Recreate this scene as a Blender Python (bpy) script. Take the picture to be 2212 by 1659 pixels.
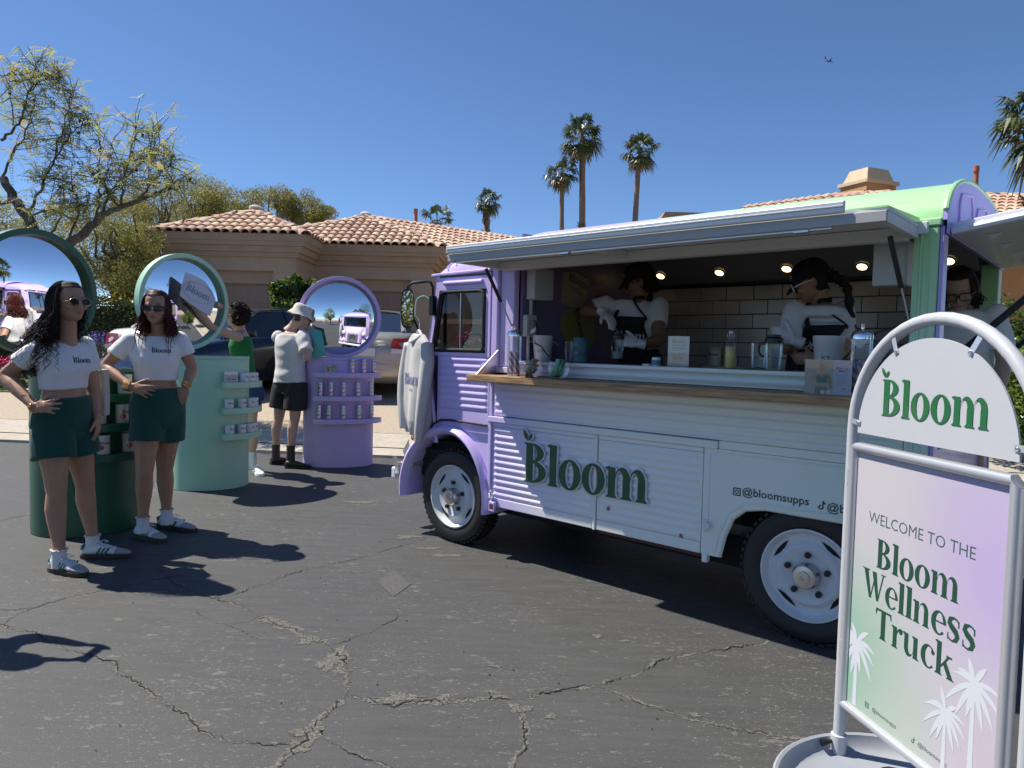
import bpy,bmesh,math,random
import numpy as np
from mathutils import Vector,Matrix,Euler,noise as mnoise
for _o in list(bpy.data.objects):
 bpy.data.objects.remove(_o)
sc=bpy.context.scene
COL=sc.collection
random.seed(7)
rng=np.random.default_rng(7)
R=math.radians
# ------------------------------------------------------------------ camera
CAM_H=1.38
PITCH,ROLL=R(2.85),R(1.35)
cam_d=bpy.data.cameras.new('camera')
cam=bpy.data.objects.new('camera',cam_d)
COL.objects.link(cam)
cam_d.sensor_width=36.0
cam_d.lens=36.0*1533/2212
cam_d.clip_start=0.02
cam_d.clip_end=6000
_fw=np.array([0,math.cos(PITCH),-math.sin(PITCH)])
_rt0=np.array([1.0,0,0])
_up0=np.cross(_rt0,_fw)
_up=_up0*math.cos(ROLL)-_rt0*math.sin(ROLL)
_rt=np.cross(_fw,_up)
cam.matrix_world=Matrix(((_rt[0],_up[0],-_fw[0],0),(_rt[1],_up[1],-_fw[1],0),(_rt[2],_up[2],-_fw[2],CAM_H),(0,0,0,1)))
sc.camera=cam
def at(x,y,Y):
 """point at forward distance Y seen at photo position x, y (2212 px wide)"""
 r=_fw+_rt*(x-1106)/1533+_up*(829.5-y)/1533
 return np.array([0,0,CAM_H])+r*(Y/r[1])
def gr(x,y,z=0.0):
 r=_fw+_rt*(x-1106)/1533+_up*(829.5-y)/1533
 return np.array([0,0,CAM_H])+r*((z-CAM_H)/r[2])
 # ------------------------------------------------------------------ sky, sun, exposure
SUN_EL=R(56.0)
sun_dir=np.array([-0.943*math.cos(SUN_EL),0.332*math.cos(SUN_EL),math.sin(SUN_EL)])
wd=bpy.data.worlds.new('World')
sc.world=wd
wd.use_nodes=True
nt=wd.node_tree
bg=nt.nodes['Background']
sky=nt.nodes.new('ShaderNodeTexSky')
sky.sky_type='NISHITA'
sky.sun_disc=False
sky.sun_elevation=SUN_EL
sky.sun_rotation=math.atan2(sun_dir[0],sun_dir[1])
sky.altitude=300
sky.air_density=0.75
sky.dust_density=0.0
sky.ozone_density=8.0
nt.links.new(sky.outputs[0],bg.inputs[0])
bg.inputs[1].default_value=0.093
sun_l=bpy.data.lights.new('sun','SUN')
sun_o=bpy.data.objects.new('sun',sun_l)
COL.objects.link(sun_o)
sun_l.energy=4.6
sun_l.angle=R(0.53)
sun_l.color=(1.0,0.94,0.85)
sun_o.rotation_euler=Vector(sun_dir).to_track_quat('Z','Y').to_euler()
sun_o.location=(0,0,30)
sc.view_settings.view_transform='Standard'
sc.view_settings.look='None'
sc.view_settings.gamma=1.0
sc.view_settings.use_curve_mapping=False
sc.view_settings.exposure=0.6
sc.render.engine='CYCLES'
sc.cycles.max_bounces=8
sc.cycles.diffuse_bounces=3
sc.cycles.transparent_max_bounces=12
sc.cycles.caustics_reflective=False
sc.cycles.caustics_refractive=False
# ------------------------------------------------------------------ materials
MATS={}
def _in(b,n):
 return b.inputs[n]
def mat(name,col,rough=0.6,metal=0.0,var=0.0,vscale=6.0,bump=0.0,bscale=40.0,coat=0.0,spec=0.5,emit=None,trans=0.0,stretch=None,sss=0.0,sheen=0.0,col2=None,detail=4.0,coords='Object',ior=None):
 if name in MATS:
  return MATS[name]
 m=bpy.data.materials.new(name)
 m.use_nodes=True
 t=m.node_tree
 b=t.nodes['Principled BSDF']
 c=(*col,1.0)
 b.inputs['Base Color'].default_value=c
 b.inputs['Roughness'].default_value=rough
 b.inputs['Metallic'].default_value=metal
 b.inputs['Coat Weight'].default_value=coat
 b.inputs['Specular IOR Level'].default_value=spec
 b.inputs['Transmission Weight'].default_value=trans
 if ior:b.inputs['IOR'].default_value=ior
 b.inputs['Coat Roughness'].default_value=0.05
 if sheen:b.inputs['Sheen Weight'].default_value=sheen
 if sss:
  b.inputs['Subsurface Weight'].default_value=sss
  b.inputs['Subsurface Radius'].default_value=(0.01,0.004,0.002)
  b.inputs['Subsurface Scale'].default_value=1.0
 if emit:
  b.inputs['Emission Color'].default_value=(*emit[0],1)
  b.inputs['Emission Strength'].default_value=emit[1]
 if var or bump:
  tc=t.nodes.new('ShaderNodeTexCoord')
  src=tc.outputs[coords]
  if stretch:
   mp=t.nodes.new('ShaderNodeMapping')
   mp.inputs['Scale'].default_value=stretch
   t.links.new(src,mp.inputs[0]);src=mp.outputs[0]
 if var:
  n=t.nodes.new('ShaderNodeTexNoise')
  n.inputs['Scale'].default_value=vscale
  n.inputs['Detail'].default_value=detail
  n.inputs['Roughness'].default_value=0.62
  t.links.new(src,n.inputs['Vector'])
  rp=t.nodes.new('ShaderNodeValToRGB')
  a=col if col2 is None else col
  lo=tuple(max(0,x*(1-var))for x in a)
  hi=tuple(min(1,x*(1+var))for x in(col if col2 is None else col2))
  rp.color_ramp.elements[0].position=0.3
  rp.color_ramp.elements[1].position=0.7
  rp.color_ramp.elements[0].color=(*lo,1)
  rp.color_ramp.elements[1].color=(*hi,1)
  t.links.new(n.outputs['Fac'],rp.inputs[0])
  t.links.new(rp.outputs[0],b.inputs['Base Color'])
  mr=t.nodes.new('ShaderNodeMapRange')
  mr.inputs['To Min'].default_value=max(0.02,rough-0.08)
  mr.inputs['To Max'].default_value=min(1,rough+0.08)
  t.links.new(n.outputs['Fac'],mr.inputs['Value'])
  t.links.new(mr.outputs[0],b.inputs['Roughness'])
 if bump:
  n2=t.nodes.new('ShaderNodeTexNoise')
  n2.inputs['Scale'].default_value=bscale
  n2.inputs['Detail'].default_value=6
  t.links.new(src,n2.inputs['Vector'])
  bp=t.nodes.new('ShaderNodeBump')
  bp.inputs['Strength'].default_value=bump
  bp.inputs['Distance'].default_value=0.01
  t.links.new(n2.outputs['Fac'],bp.inputs['Height'])
  t.links.new(bp.outputs[0],b.inputs['Normal'])
 MATS[name]=m
 return m
def leaf_mat(name,col,col2,rough=0.5,transl=0.35,scale=1.5):
 if name in MATS:return MATS[name]
 m=bpy.data.materials.new(name);m.use_nodes=True
 t=m.node_tree;b=t.nodes['Principled BSDF']
 tc=t.nodes.new('ShaderNodeTexCoord')
 n=t.nodes.new('ShaderNodeTexNoise');n.inputs['Scale'].default_value=scale;n.inputs['Detail'].default_value=5
 t.links.new(tc.outputs['Object'],n.inputs['Vector'])
 n.inputs['Roughness'].default_value=0.8
 rp=t.nodes.new('ShaderNodeValToRGB')
 rp.color_ramp.elements[0].position=0.35;rp.color_ramp.elements[1].position=0.65
 rp.color_ramp.elements[0].color=(*col,1);rp.color_ramp.elements[1].color=(*col2,1)
 t.links.new(n.outputs['Fac'],rp.inputs[0]);t.links.new(rp.outputs[0],b.inputs['Base Color'])
 b.inputs['Roughness'].default_value=rough
 tr=t.nodes.new('ShaderNodeBsdfTranslucent')
 t.links.new(rp.outputs[0],tr.inputs['Color'])
 mx=t.nodes.new('ShaderNodeMixShader');mx.inputs[0].default_value=transl
 out=t.nodes['Material Output']
 t.links.new(b.outputs[0],mx.inputs[1]);t.links.new(tr.outputs[0],mx.inputs[2]);t.links.new(mx.outputs[0],out.inputs[0])
 MATS[name]=m
 return m
def glass_mat(name,tint=(0.9,0.93,0.93),rough=0.0,refl=0.12,facing=True):
 """thin clear pane: transparent with a Fresnel-like reflection"""
 if name in MATS:return MATS[name]
 m=bpy.data.materials.new(name);m.use_nodes=True
 t=m.node_tree
 for n in list(t.nodes):
  if n.type=='BSDF_PRINCIPLED':t.nodes.remove(n)
 tr=t.nodes.new('ShaderNodeBsdfTransparent');tr.inputs[0].default_value=(*tint,1)
 gl=t.nodes.new('ShaderNodeBsdfGlossy');gl.inputs['Roughness'].default_value=rough
 gl.inputs['Color'].default_value=(1,1,1,1)
 lw=t.nodes.new('ShaderNodeFresnel');lw.inputs[0].default_value=1.45
 ml=t.nodes.new('ShaderNodeMath');ml.operation='MULTIPLY_ADD';ml.inputs[1].default_value=.55;ml.inputs[2].default_value=refl
 t.links.new(lw.outputs[0],ml.inputs[0])
 mx=t.nodes.new('ShaderNodeMixShader')
 t.links.new(ml.outputs[0],mx.inputs[0]);t.links.new(tr.outputs[0],mx.inputs[1]);t.links.new(gl.outputs[0],mx.inputs[2])
 t.links.new(mx.outputs[0],t.nodes['Material Output'].inputs[0])
 MATS[name]=m
 return m
 # ------------------------------------------------------------------ mesh helpers
def link(o,parent=None):
 COL.objects.link(o)
 if parent is not None:o.parent=parent
 return o
def tag(o,label=None,cat=None,group=None,kind=None):
 if label:o['label']=label
 if cat:o['category']=cat
 if group:o['group']=group
 if kind:o['kind']=kind
 return o
def empty(name,loc=(0,0,0),rz=0.0,label=None,cat=None,group=None):
 o=bpy.data.objects.new(name,None)
 o.empty_display_size=0.1
 link(o);o.location=[float(x)for x in loc];o.rotation_euler=(0,0,rz)
 return tag(o,label,cat,group)
def rotz(a):
 c,s=math.cos(a),math.sin(a)
 return np.array([[c,-s,0],[s,c,0],[0,0,1.0]])
class MB:
 def __init__(self):
  self.v=[];self.f=[];self.m=[];self.cm=0
 def add(self,vs,fs):
  o=len(self.v)
  self.v+=[tuple(float(c)for c in p)for p in vs]
  self.f+=[tuple(i+o for i in f)for f in fs]
  self.m+=[self.cm]*len(fs)
  return self
 def box(self,c,s,rz=0.0,M=None,taper=1.0):
  x,y,z=s[0]/2,s[1]/2,s[2]/2
  p=np.array([[-x,-y,-z],[x,-y,-z],[x,y,-z],[-x,y,-z],[-x*taper,-y*taper,z],[x*taper,-y*taper,z],[x*taper,y*taper,z],[-x*taper,y*taper,z]])
  if M is not None:p=p@np.array(M).T
  elif rz:p=p@rotz(rz).T
  p=p+np.array(c)
  return self.add(p,[(3,2,1,0),(4,5,6,7),(0,1,5,4),(1,2,6,5),(2,3,7,6),(3,0,4,7)])
 def bb(self,a,b):
  a=np.array(a,float);b=np.array(b,float)
  return self.box((a+b)/2,np.abs(b-a))
 def loft(self,rings,cap=True,closed=True):
  """rings: list of equally long point lists"""
  n=len(rings[0]);vs=[p for r in rings for p in r];fs=[]
  for i in range(len(rings)-1):
   for j in range(n if closed else n-1):
    k=(j+1)%n
    fs.append((i*n+j,i*n+k,(i+1)*n+k,(i+1)*n+j))
  if cap and closed:
   fs.append(tuple(range(n-1,-1,-1)))
   fs.append(tuple((len(rings)-1)*n+j for j in range(n)))
  return self.add(vs,fs)
 def tube(self,pts,r,n=8,cap=True,flat=None):
  pts=[np.array(p,float)for p in pts]
  rs=r if hasattr(r,'__len__')else[r]*len(pts)
  rings=[];ref=None
  for i,p in enumerate(pts):
   d=pts[min(i+1,len(pts)-1)]-pts[max(i-1,0)]
   d=d/(np.linalg.norm(d)+1e-9)
   if ref is None:
    a=np.array([0,0,1.0])if abs(d[2])<0.9 else np.array([1.0,0,0])
   else:
    a=ref
   x=a-d*(a@d);x=x/(np.linalg.norm(x)+1e-9);ref=x
   y=np.cross(d,x)
   fl=1.0 if flat is None else flat
   rings.append([p+rs[i]*(math.cos(2*math.pi*k/n)*x*fl+math.sin(2*math.pi*k/n)*y)for k in range(n)])
  return self.loft(rings,cap)
 def lathe(self,prof,c=(0,0,0),n=20,M=None,cap=True):
  rings=[]
  for r,z in prof:
   ring=np.array([[r*math.cos(2*math.pi*k/n),r*math.sin(2*math.pi*k/n),z]for k in range(n)])
   if M is not None:ring=ring@np.array(M).T
   rings.append(ring+np.array(c))
  return self.loft(rings,cap)
 def ball(self,c,r,n=10,m=7,M=None):
  r=np.array(r if hasattr(r,'__len__')else(r,r,r),float)
  rings=[]
  for i in range(m+1):
   t=-math.pi/2+math.pi*i/m
   ct=max(math.cos(t),0.02);st=math.sin(t)
   ring=np.array([[ct*math.cos(2*math.pi*k/n),ct*math.sin(2*math.pi*k/n),st]for k in range(n)])*r
   if M is not None:ring=ring@np.array(M).T
   rings.append(ring+np.array(c))
  return self.loft(rings)
 def prism(self,poly,z0,z1,M=None,c=(0,0,0)):
  n=len(poly)
  p=np.array([[x,y,z0]for x,y in poly]+[[x,y,z1]for x,y in poly])
  if M is not None:p=p@np.array(M).T
  p=p+np.array(c)
  fs=[tuple(range(n-1,-1,-1)),tuple(range(n,2*n))]+[(i,(i+1)%n,n+(i+1)%n,n+i)for i in range(n)]
  return self.add(p,fs)
 def build(self,name,m,parent=None,smooth=False,bevel=0.0,mats=None,origin=None):
  me=bpy.data.meshes.new(name)
  me.from_pydata(self.v,[],self.f)
  for mm in(mats or[m]):me.materials.append(mm)
  if mats and any(self.m):
   me.polygons.foreach_set('material_index',self.m)
  fix_normals(me)
  if smooth:set_smooth(me,smooth if not isinstance(smooth,bool)else 40)
  o=bpy.data.objects.new(name,me)
  link(o,parent)
  if origin is not None:
   ov=Vector([float(x)for x in origin])
   me.transform(Matrix.Translation(-ov));o.location=ov
  if bevel:
   b=o.modifiers.new('bevel','BEVEL');b.width=bevel;b.segments=2;b.limit_method='ANGLE';b.angle_limit=R(35)
   b.harden_normals=False
  return o
def fix_normals(me):
 bm=bmesh.new();bm.from_mesh(me)
 bmesh.ops.recalc_face_normals(bm,faces=bm.faces)
 bm.to_mesh(me);bm.free()
def set_smooth(me,ang=40):
 me.polygons.foreach_set('use_smooth',[True]*len(me.polygons))
 try:
  me.set_sharp_from_angle(angle=R(ang))
 except Exception:
  pass
def add(name,vs,fs,m,parent=None,smooth=False):
 return MB().add(vs,fs).build(name,m,parent,smooth)
def copy_tree(o,parent=None):
 c=o.copy();COL.objects.link(c);c.parent=parent
 for ch in o.children:copy_tree(ch,c)
 return c
def remeshed(name,mb,voxel,m,parent=None,smooth_it=3,wrinkle=None,mats=None):
 """one continuous surface out of overlapping solids"""
 me=bpy.data.meshes.new('tmp');me.from_pydata(mb.v,[],mb.f);fix_normals(me)
 o=bpy.data.objects.new('tmp',me);COL.objects.link(o)
 rm=o.modifiers.new('r','REMESH');rm.mode='VOXEL';rm.voxel_size=voxel;rm.adaptivity=0
 if smooth_it:
  s=o.modifiers.new('s','SMOOTH');s.factor=0.5;s.iterations=smooth_it
 dg=bpy.context.evaluated_depsgraph_get()
 ev=o.evaluated_get(dg)
 me2=bpy.data.meshes.new_from_object(ev)
 bpy.data.objects.remove(o);bpy.data.meshes.remove(me)
 me2.name=name
 me2.materials.clear()
 for mm in(mats or[m]):me2.materials.append(mm)
 if wrinkle:
  n=len(me2.vertices)
  co=np.empty(n*3);me2.vertices.foreach_get('co',co);co=co.reshape(-1,3)
  no=np.empty(n*3);me2.vertex_normals.foreach_get('vector',no);no=no.reshape(-1,3)
  co=co+no*wrinkle(co)[:,None]
  me2.vertices.foreach_set('co',co.ravel());me2.update()
 set_smooth(me2,180)
 o=bpy.data.objects.new(name,me2)
 return link(o,parent)
def wnoise(amp,sx,sy,sz,seed=0):
 r=np.random.default_rng(seed)
 W=r.normal(size=(7,3))*np.array([sx,sy,sz]);P=r.uniform(0,6.28,7);A=r.uniform(0.5,1,7)
 def f(co):
  w=np.zeros(len(co))
  q=co+0.05*np.sin(co[:,[1,2,0]]*9+seed)
  for i in range(7):w+=A[i]*np.sin(q@W[i]+P[i])
  return amp*w/4
 return f
 # ------------------------------------------------------------------ lettering
def _arc(cx,cy,rx,ry,a0,a1,n=12):
 return[(cx+rx*math.cos(R(a0+(a1-a0)*i/n)),cy+ry*math.sin(R(a0+(a1-a0)*i/n)))for i in range(n+1)]
def _band(out,inn):
 return('s',out,inn)
def _foot(x0,x1,y=0.0,h=0.05,e=0.055):
 return('p',[(x0-e,y),(x1+e,y),(x1+e,y+0.018),(x1+0.0,y+h+0.02),(x0,y+h+0.02),(x0-e,y+0.018)])
def _stem(x0,x1,y0,y1):
 return('p',[(x0,y0),(x1,y0),(x1,y1),(x0,y1)])
def _flag(x0,y):
 return('p',[(x0+0.02,y+0.02),(x0-0.075,y-0.015),(x0-0.075,y-0.04),(x0+0.02,y-0.09)])
GL={}
GL['B']=(0.74,[_stem(.06,.27,0,.98),('p',[(0,0),(.1,0),(.1,.05),(0,.02)]),('p',[(0,.98),(.1,.98),(.1,.92),(0,.95)]),_band(_arc(.24,.745,.37,.235,-90,90),_arc(.24,.745,.17,.195,-90,90)),_band(_arc(.24,.275,.45,.275,-90,90),_arc(.24,.275,.23,.225,-90,90))])
GL['l']=(0.34,[_stem(.07,.27,.03,1.0),_foot(.07,.27),_flag(.07,1.0)])
GL['o']=(0.68,[_band(_arc(.33,.345,.32,.365,0,360,28),_arc(.33,.345,.125,.315,0,360,28))])
def _arch(x0,x1,st):
 xm=(x0+x1)/2
 return _band(_arc((x0+x1+st)/2,.43,(x1+st-x0)/2,.285,175,0),_arc(xm+.01,.43,(x1-x0)/2,.2,175,0))
GL['n']=(0.76,[_stem(.07,.25,.03,.69),_foot(.07,.25),_flag(.07,.69),_arch(.25,.47,.18),_stem(.47,.65,.03,.43),_foot(.47,.65)])
GL['m']=(1.14,[_stem(.07,.25,.03,.69),_foot(.07,.25),_flag(.07,.69),_arch(.25,.46,.18),_stem(.46,.64,.03,.43),_foot(.46,.64),_arch(.64,.85,.18),_stem(.85,1.03,.03,.43),_foot(.85,1.03)])
GL['e']=(0.60,[_band(_arc(.31,.345,.30,.365,8,318,24),_arc(.34,.345,.145,.31,8,318,24)),_stem(.15,.60,.35,.40)])
GL['c']=(0.58,[_band(_arc(.31,.345,.30,.365,40,318,24),_arc(.35,.345,.15,.31,40,318,24)),('p',_arc(.50,.53,.075,.075,0,324,9))])
GL['T']=(0.80,[_stem(.29,.50,.03,.95),_foot(.29,.50),_stem(.02,.77,.91,.98),('p',[(.02,.91),(.10,.91),(.04,.76),(.01,.76)]),('p',[(.69,.91),(.77,.91),(.78,.76),(.75,.76)])])
GL['r']=(0.52,[_stem(.07,.25,.03,.69),_foot(.07,.25),_flag(.07,.69),_band(_arc(.42,.42,.2,.28,170,60),_arc(.42,.42,.16,.2,170,60)),('p',_arc(.42,.59,.085,.085,0,324,9))])
GL['u']=(0.78,[_stem(.07,.25,.25,.69),_flag(.07,.69),_band(_arc(.27,.26,.2,.28,180,350),_arc(.36,.28,.11,.2,180,350)),_stem(.47,.65,.03,.69),_flag(.47,.69),('p',[(.47,0),(.72,0),(.72,.03),(.6,.1),(.47,.1)])])
GL['k']=(0.74,[_stem(.07,.25,.03,1.0),_foot(.07,.25),_flag(.07,1.0),('p',[(.23,.30),(.27,.25),(.56,.62),(.50,.66)]),('p',[(.33,.36),(.44,.50),(.72,.04),(.52,.04)]),_stem(.44,.66,.62,.68),('p',[(.48,0),(.76,0),(.76,.04),(.48,.04)])])
GL['W']=(1.16,[('p',[(.08,.96),(.30,.96),(.50,.02),(.38,.02)]),('p',[(.42,.02),(.48,.06),(.68,.78),(.62,.80)]),('p',[(.50,.96),(.72,.96),(.86,.02),(.74,.02)]),('p',[(.78,.02),(.85,.06),(1.08,.94),(1.02,.96)]),_stem(.01,.37,.94,.98),_stem(.94,1.16,.94,.98)])
def _scurve():
 c=[(.47,.60,.02),(.40,.67,.03),(.28,.70,.035),(.15,.64,.075),(.12,.52,.09),(.22,.41,.10),(.36,.32,.10),(.43,.20,.09),(.38,.07,.07),(.25,.01,.03),(.13,.04,.025),(.06,.14,.02)]
 out,inn=[],[]
 for i,(x,y,w)in enumerate(c):
  a=c[max(i-1,0)];b=c[min(i+1,len(c)-1)]
  dx,dy=b[0]-a[0],b[1]-a[1];L=math.hypot(dx,dy)
  out.append((x-dy/L*w,y+dx/L*w));inn.append((x+dy/L*w,y-dx/L*w))
 return _band(out,inn)
GL['s']=(0.56,[_scurve(),_stem(.44,.49,.46,.66),_stem(.06,.10,.02,.22)])
GL[' ']=(0.30,[])
LEAVES=[('p',[(.085,1.03),(.01,1.09),(-.045,1.19),(-.05,1.30),(.02,1.26),(.09,1.17)]),('p',[(.11,1.03),(.12,1.12),(.17,1.19),(.235,1.22),(.23,1.12),(.18,1.06)])]
def word_width(s):
 return sum(GL[c][0]for c in s)
def glyph_mb(mb,pieces,h,x0,ox,oz,plane,depth):
 """plane: function (x, y, d) -> 3d point ; d = height off the surface"""
 for k,pc in enumerate(pieces):
  d0=depth+0.00003*k
  def P(q,d):return plane(x0+q[0]*h+ox,q[1]*h+oz,d)
  if pc[0]=='p':
   n=len(pc[1]);vs=[P(q,d0)for q in pc[1]];fs=[tuple(range(n))]
   if depth>0.002:
    vs+=[P(q,0)for q in pc[1]];fs+=[(i,(i+1)%n,n+(i+1)%n,n+i)for i in range(n)]
   mb.add(vs,fs)
  else:
   o,i_=pc[1],pc[2];n=len(o)
   vs=[P(q,d0)for q in o]+[P(q,d0)for q in i_]
   fs=[(j,j+1,n+j+1,n+j)for j in range(n-1)]
   if depth>0.002:
    vs+=[P(q,0)for q in o]+[P(q,0)for q in i_]
    fs+=[(j,j+1,2*n+j+1,2*n+j)for j in range(n-1)]+[(n+j,n+j+1,3*n+j+1,3*n+j)for j in range(n-1)]
   mb.add(vs,fs)
def raw_build(mb,name,m,parent):
 me=bpy.data.meshes.new(name);me.from_pydata(mb.v,[],mb.f);me.materials.append(m)
 o=bpy.data.objects.new(name,me)
 return link(o,parent)
def serif(s,h,plane,m,parent,name='lettering',depth=0.0,center=True,leaves=False,z=0.0):
 mb=MB();x=-word_width(s)*h/2 if center else 0.0
 for i,c in enumerate(s):
  w,pcs=GL[c]
  glyph_mb(mb,pcs+(LEAVES if leaves and i==0 else[]),h,x,0,z,plane,depth)
  x+=w*h
 return raw_build(mb,name,m,parent)
_fc={}
def _fontmesh(s,bold=0.0):
 if(s,bold)in _fc:return _fc[(s,bold)]
 cu=bpy.data.curves.new('t','FONT');cu.body=s;cu.size=1.0;cu.offset=bold;cu.resolution_u=2
 cu.align_x='CENTER'
 o=bpy.data.objects.new('t',cu);COL.objects.link(o)
 me=bpy.data.meshes.new_from_object(o.evaluated_get(bpy.context.evaluated_depsgraph_get()))
 vs=[tuple(v.co)for v in me.vertices];fs=[tuple(p.vertices)for p in me.polygons]
 bpy.data.objects.remove(o);bpy.data.curves.remove(cu);bpy.data.meshes.remove(me)
 _fc[(s,bold)]=(vs,fs)
 return vs,fs
def sans(s,h,plane,m,parent,name='lettering',bold=0.0,x=0.0,z=0.0,sx=1.0,mb=None,d=0.0):
 vs,fs=_fontmesh(s,bold)
 own=mb is None
 if own:mb=MB()
 mb.add([plane(v[0]*h*1.4*sx+x,v[1]*h*1.4+z,d)for v in vs],fs)
 if own:return raw_build(mb,name,m,parent)
def flat_poly(pts,plane,m,parent,name,d=0.0):
 return raw_build(MB().add([plane(x,y,d)for x,y in pts],[tuple(range(len(pts)))]),name,m,parent)
 # ================================================================== ground
def asphalt_mat():
 m=bpy.data.materials.new('asphalt');m.use_nodes=True
 t=m.node_tree;b=t.nodes['Principled BSDF'];L=t.links
 tc=t.nodes.new('ShaderNodeTexCoord')
 def noise(scale,det=5,stretch=None,rot=0,rough=0.6):
  n=t.nodes.new('ShaderNodeTexNoise');n.inputs['Scale'].default_value=scale;n.inputs['Detail'].default_value=det
  n.inputs['Roughness'].default_value=rough
  if stretch:
   mp=t.nodes.new('ShaderNodeMapping');mp.inputs['Scale'].default_value=stretch;mp.inputs['Rotation'].default_value=(0,0,rot)
   L.new(tc.outputs['Object'],mp.inputs[0]);L.new(mp.outputs[0],n.inputs['Vector'])
  else:L.new(tc.outputs['Object'],n.inputs['Vector'])
  return n
 def ramp(n,p0,c0,p1,c1):
  r=t.nodes.new('ShaderNodeValToRGB');e=r.color_ramp.elements
  e[0].position=p0;e[1].position=p1;e[0].color=c0;e[1].color=c1
  L.new(n.outputs['Fac']if 'Fac' in n.outputs else n.outputs[0],r.inputs[0]);return r
 def mix(fac,a,c):
  x=t.nodes.new('ShaderNodeMixRGB');L.new(fac,x.inputs[0])
  for i,v in((1,a),(2,c)):
   if isinstance(v,tuple):x.inputs[i].default_value=v
   else:L.new(v,x.inputs[i])
  return x.outputs[0]
 W=lambda v:(v,v,v,1)
 big=ramp(noise(0.55,6),.3,(.044,.045,.045,1),.72,(.066,.067,.066,1))
 streak=ramp(noise(3.0,6,(1.0,6.0,1),R(38)),.36,W(0),.72,W(.55))
 c=mix(streak.outputs[0],big.outputs[0],(.072,.073,.071,1))
 brush=ramp(noise(6.0,5,(0.5,9.0,1),R(-28)),.42,W(0),.72,W(.5))
 c=mix(brush.outputs[0],c,(.040,.041,.042,1))
 fine=ramp(noise(150,3),.35,W(0),.75,W(.42))
 c=mix(fine.outputs[0],c,(.088,.087,.084,1))
 # chipped sealcoat: pale flecks, denser in places
 dens=noise(1.3,4)
 def flecks(scale,lo,hi,col,stretch,rot):
  nonlocal c
  n=noise(scale,5,stretch,rot,0.72)
  ad=t.nodes.new('ShaderNodeMath');ad.operation='MULTIPLY_ADD';ad.inputs[1].default_value=0.22;L.new(dens.outputs['Fac'],ad.inputs[0]);L.new(n.outputs['Fac'],ad.inputs[2])
  r=t.nodes.new('ShaderNodeValToRGB');r.color_ramp.elements[0].position=lo;r.color_ramp.elements[1].position=hi
  L.new(ad.outputs[0],r.inputs[0]);c=mix(r.outputs[0],c,col);return r
 f1=flecks(11.0,.725,.74,(.125,.122,.112,1),(1.0,2.2,1),R(-20))
 f2=flecks(42.0,.725,.755,(.20,.195,.18,1),(1.0,2.4,1),R(-22))
 dk=ramp(noise(22,4),.24,W(.8),.29,W(0))
 c=mix(dk.outputs[0],c,(.022,.022,.023,1))
 L.new(c,b.inputs['Base Color'])
 rr=t.nodes.new('ShaderNodeMapRange');rr.inputs['To Min'].default_value=.55;rr.inputs['To Max'].default_value=.85
 L.new(streak.outputs[0],rr.inputs['Value']);L.new(rr.outputs[0],b.inputs['Roughness'])
 bn=noise(190,6)
 bp=t.nodes.new('ShaderNodeBump');bp.inputs['Strength'].default_value=.35;bp.inputs['Distance'].default_value=.006
 sb=t.nodes.new('ShaderNodeMath');sb.operation='MULTIPLY_ADD';sb.inputs[1].default_value=-.8
 L.new(f1.outputs[0],sb.inputs[0]);L.new(bn.outputs['Fac'],sb.inputs[2]);L.new(sb.outputs[0],bp.inputs['Height']);L.new(bp.outputs[0],b.inputs['Normal'])
 return m
M_ASPH=asphalt_mat()
M_DIRT=mat('dry_earth',(.30,.24,.17),.95,var=.3,vscale=3,bump=.5,bscale=30)
M_DRIVE=mat('exposed_aggregate',(.40,.33,.245),.85,var=.28,vscale=55,bump=.6,bscale=120)
M_CONC=mat('pale_concrete',(.42,.375,.305),.8,var=.16,vscale=9,bump=.3,bscale=90)
M_GRASS=leaf_mat('lawn_blades',(.07,.13,.025),(.14,.22,.05),.6,.3,6)
M_RAVEL=mat('ravelled_gravel',(.070,.066,.058),.95,var=.6,vscale=90,bump=.45,bscale=130,col2=(.128,.123,.108),detail=10)
M_CRACK=mat('crack_shadow_dirt',(.022,.02,.018),.95,var=.3,vscale=60)
def KY(x):
 return 8.52-0.112*x
def GZ(x,y):
 d=y-KY(x)
 t=[(-99,0),(0,.0),(.02,.05),(.35,.075),(2.2,.40),(4.2,.58),(8.5,.78),(60,.9)]
 for(a,za),(b_,zb)in zip(t,t[1:]):
  if d<=b_:return za+(zb-za)*(d-a)/(b_-a)
 return .9
g=tag(add('terrain',[(-900,-900,-.03),(900,-900,-.03),(900,900,-.03),(-900,900,-.03)],[(0,1,2,3)],M_DIRT),kind='structure')
road=tag(add('street',[(-70,-60,0),(70,-60,0),(70,KY(70)+.02,0),(-70,KY(-70)+.02,0)],[(0,1,2,3)],M_ASPH),kind='structure')
def strip(name,d0,d1,m,x0=-30,x1=30,n=2,lift=0.0,nx=24):
 vs,fs=[],[]
 for i in range(nx+1):
  x=x0+(x1-x0)*i/nx
  for j in range(n+1):
   y=KY(x)+d0+(d1-d0)*j/n
   vs.append((x,y,GZ(x,y)+lift))
 for i in range(nx):
  for j in range(n):fs.append((i*(n+1)+j,(i+1)*(n+1)+j,(i+1)*(n+1)+j+1,i*(n+1)+j+1))
 return tag(add(name,vs,fs,m,smooth=True),kind='structure')
 # gutter lip: a real step
vs=[]
for x in(-30,30):vs+=[(x,KY(x)-.02,-.02),(x,KY(x)-.02,.035),(x,KY(x)+.34,.07),(x,KY(x)+.34,-.02)]
tag(MB().add(vs,[(0,1,5,4),(1,2,6,5),(2,3,7,6),(0,3,2,1),(4,5,6,7)]).build('gutter',M_CONC,smooth=False),kind='structure')
strip('pavement_band',.36,.95,M_CONC,lift=.001)
strip('driveway',.965,14,M_DRIVE,n=12)
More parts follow.
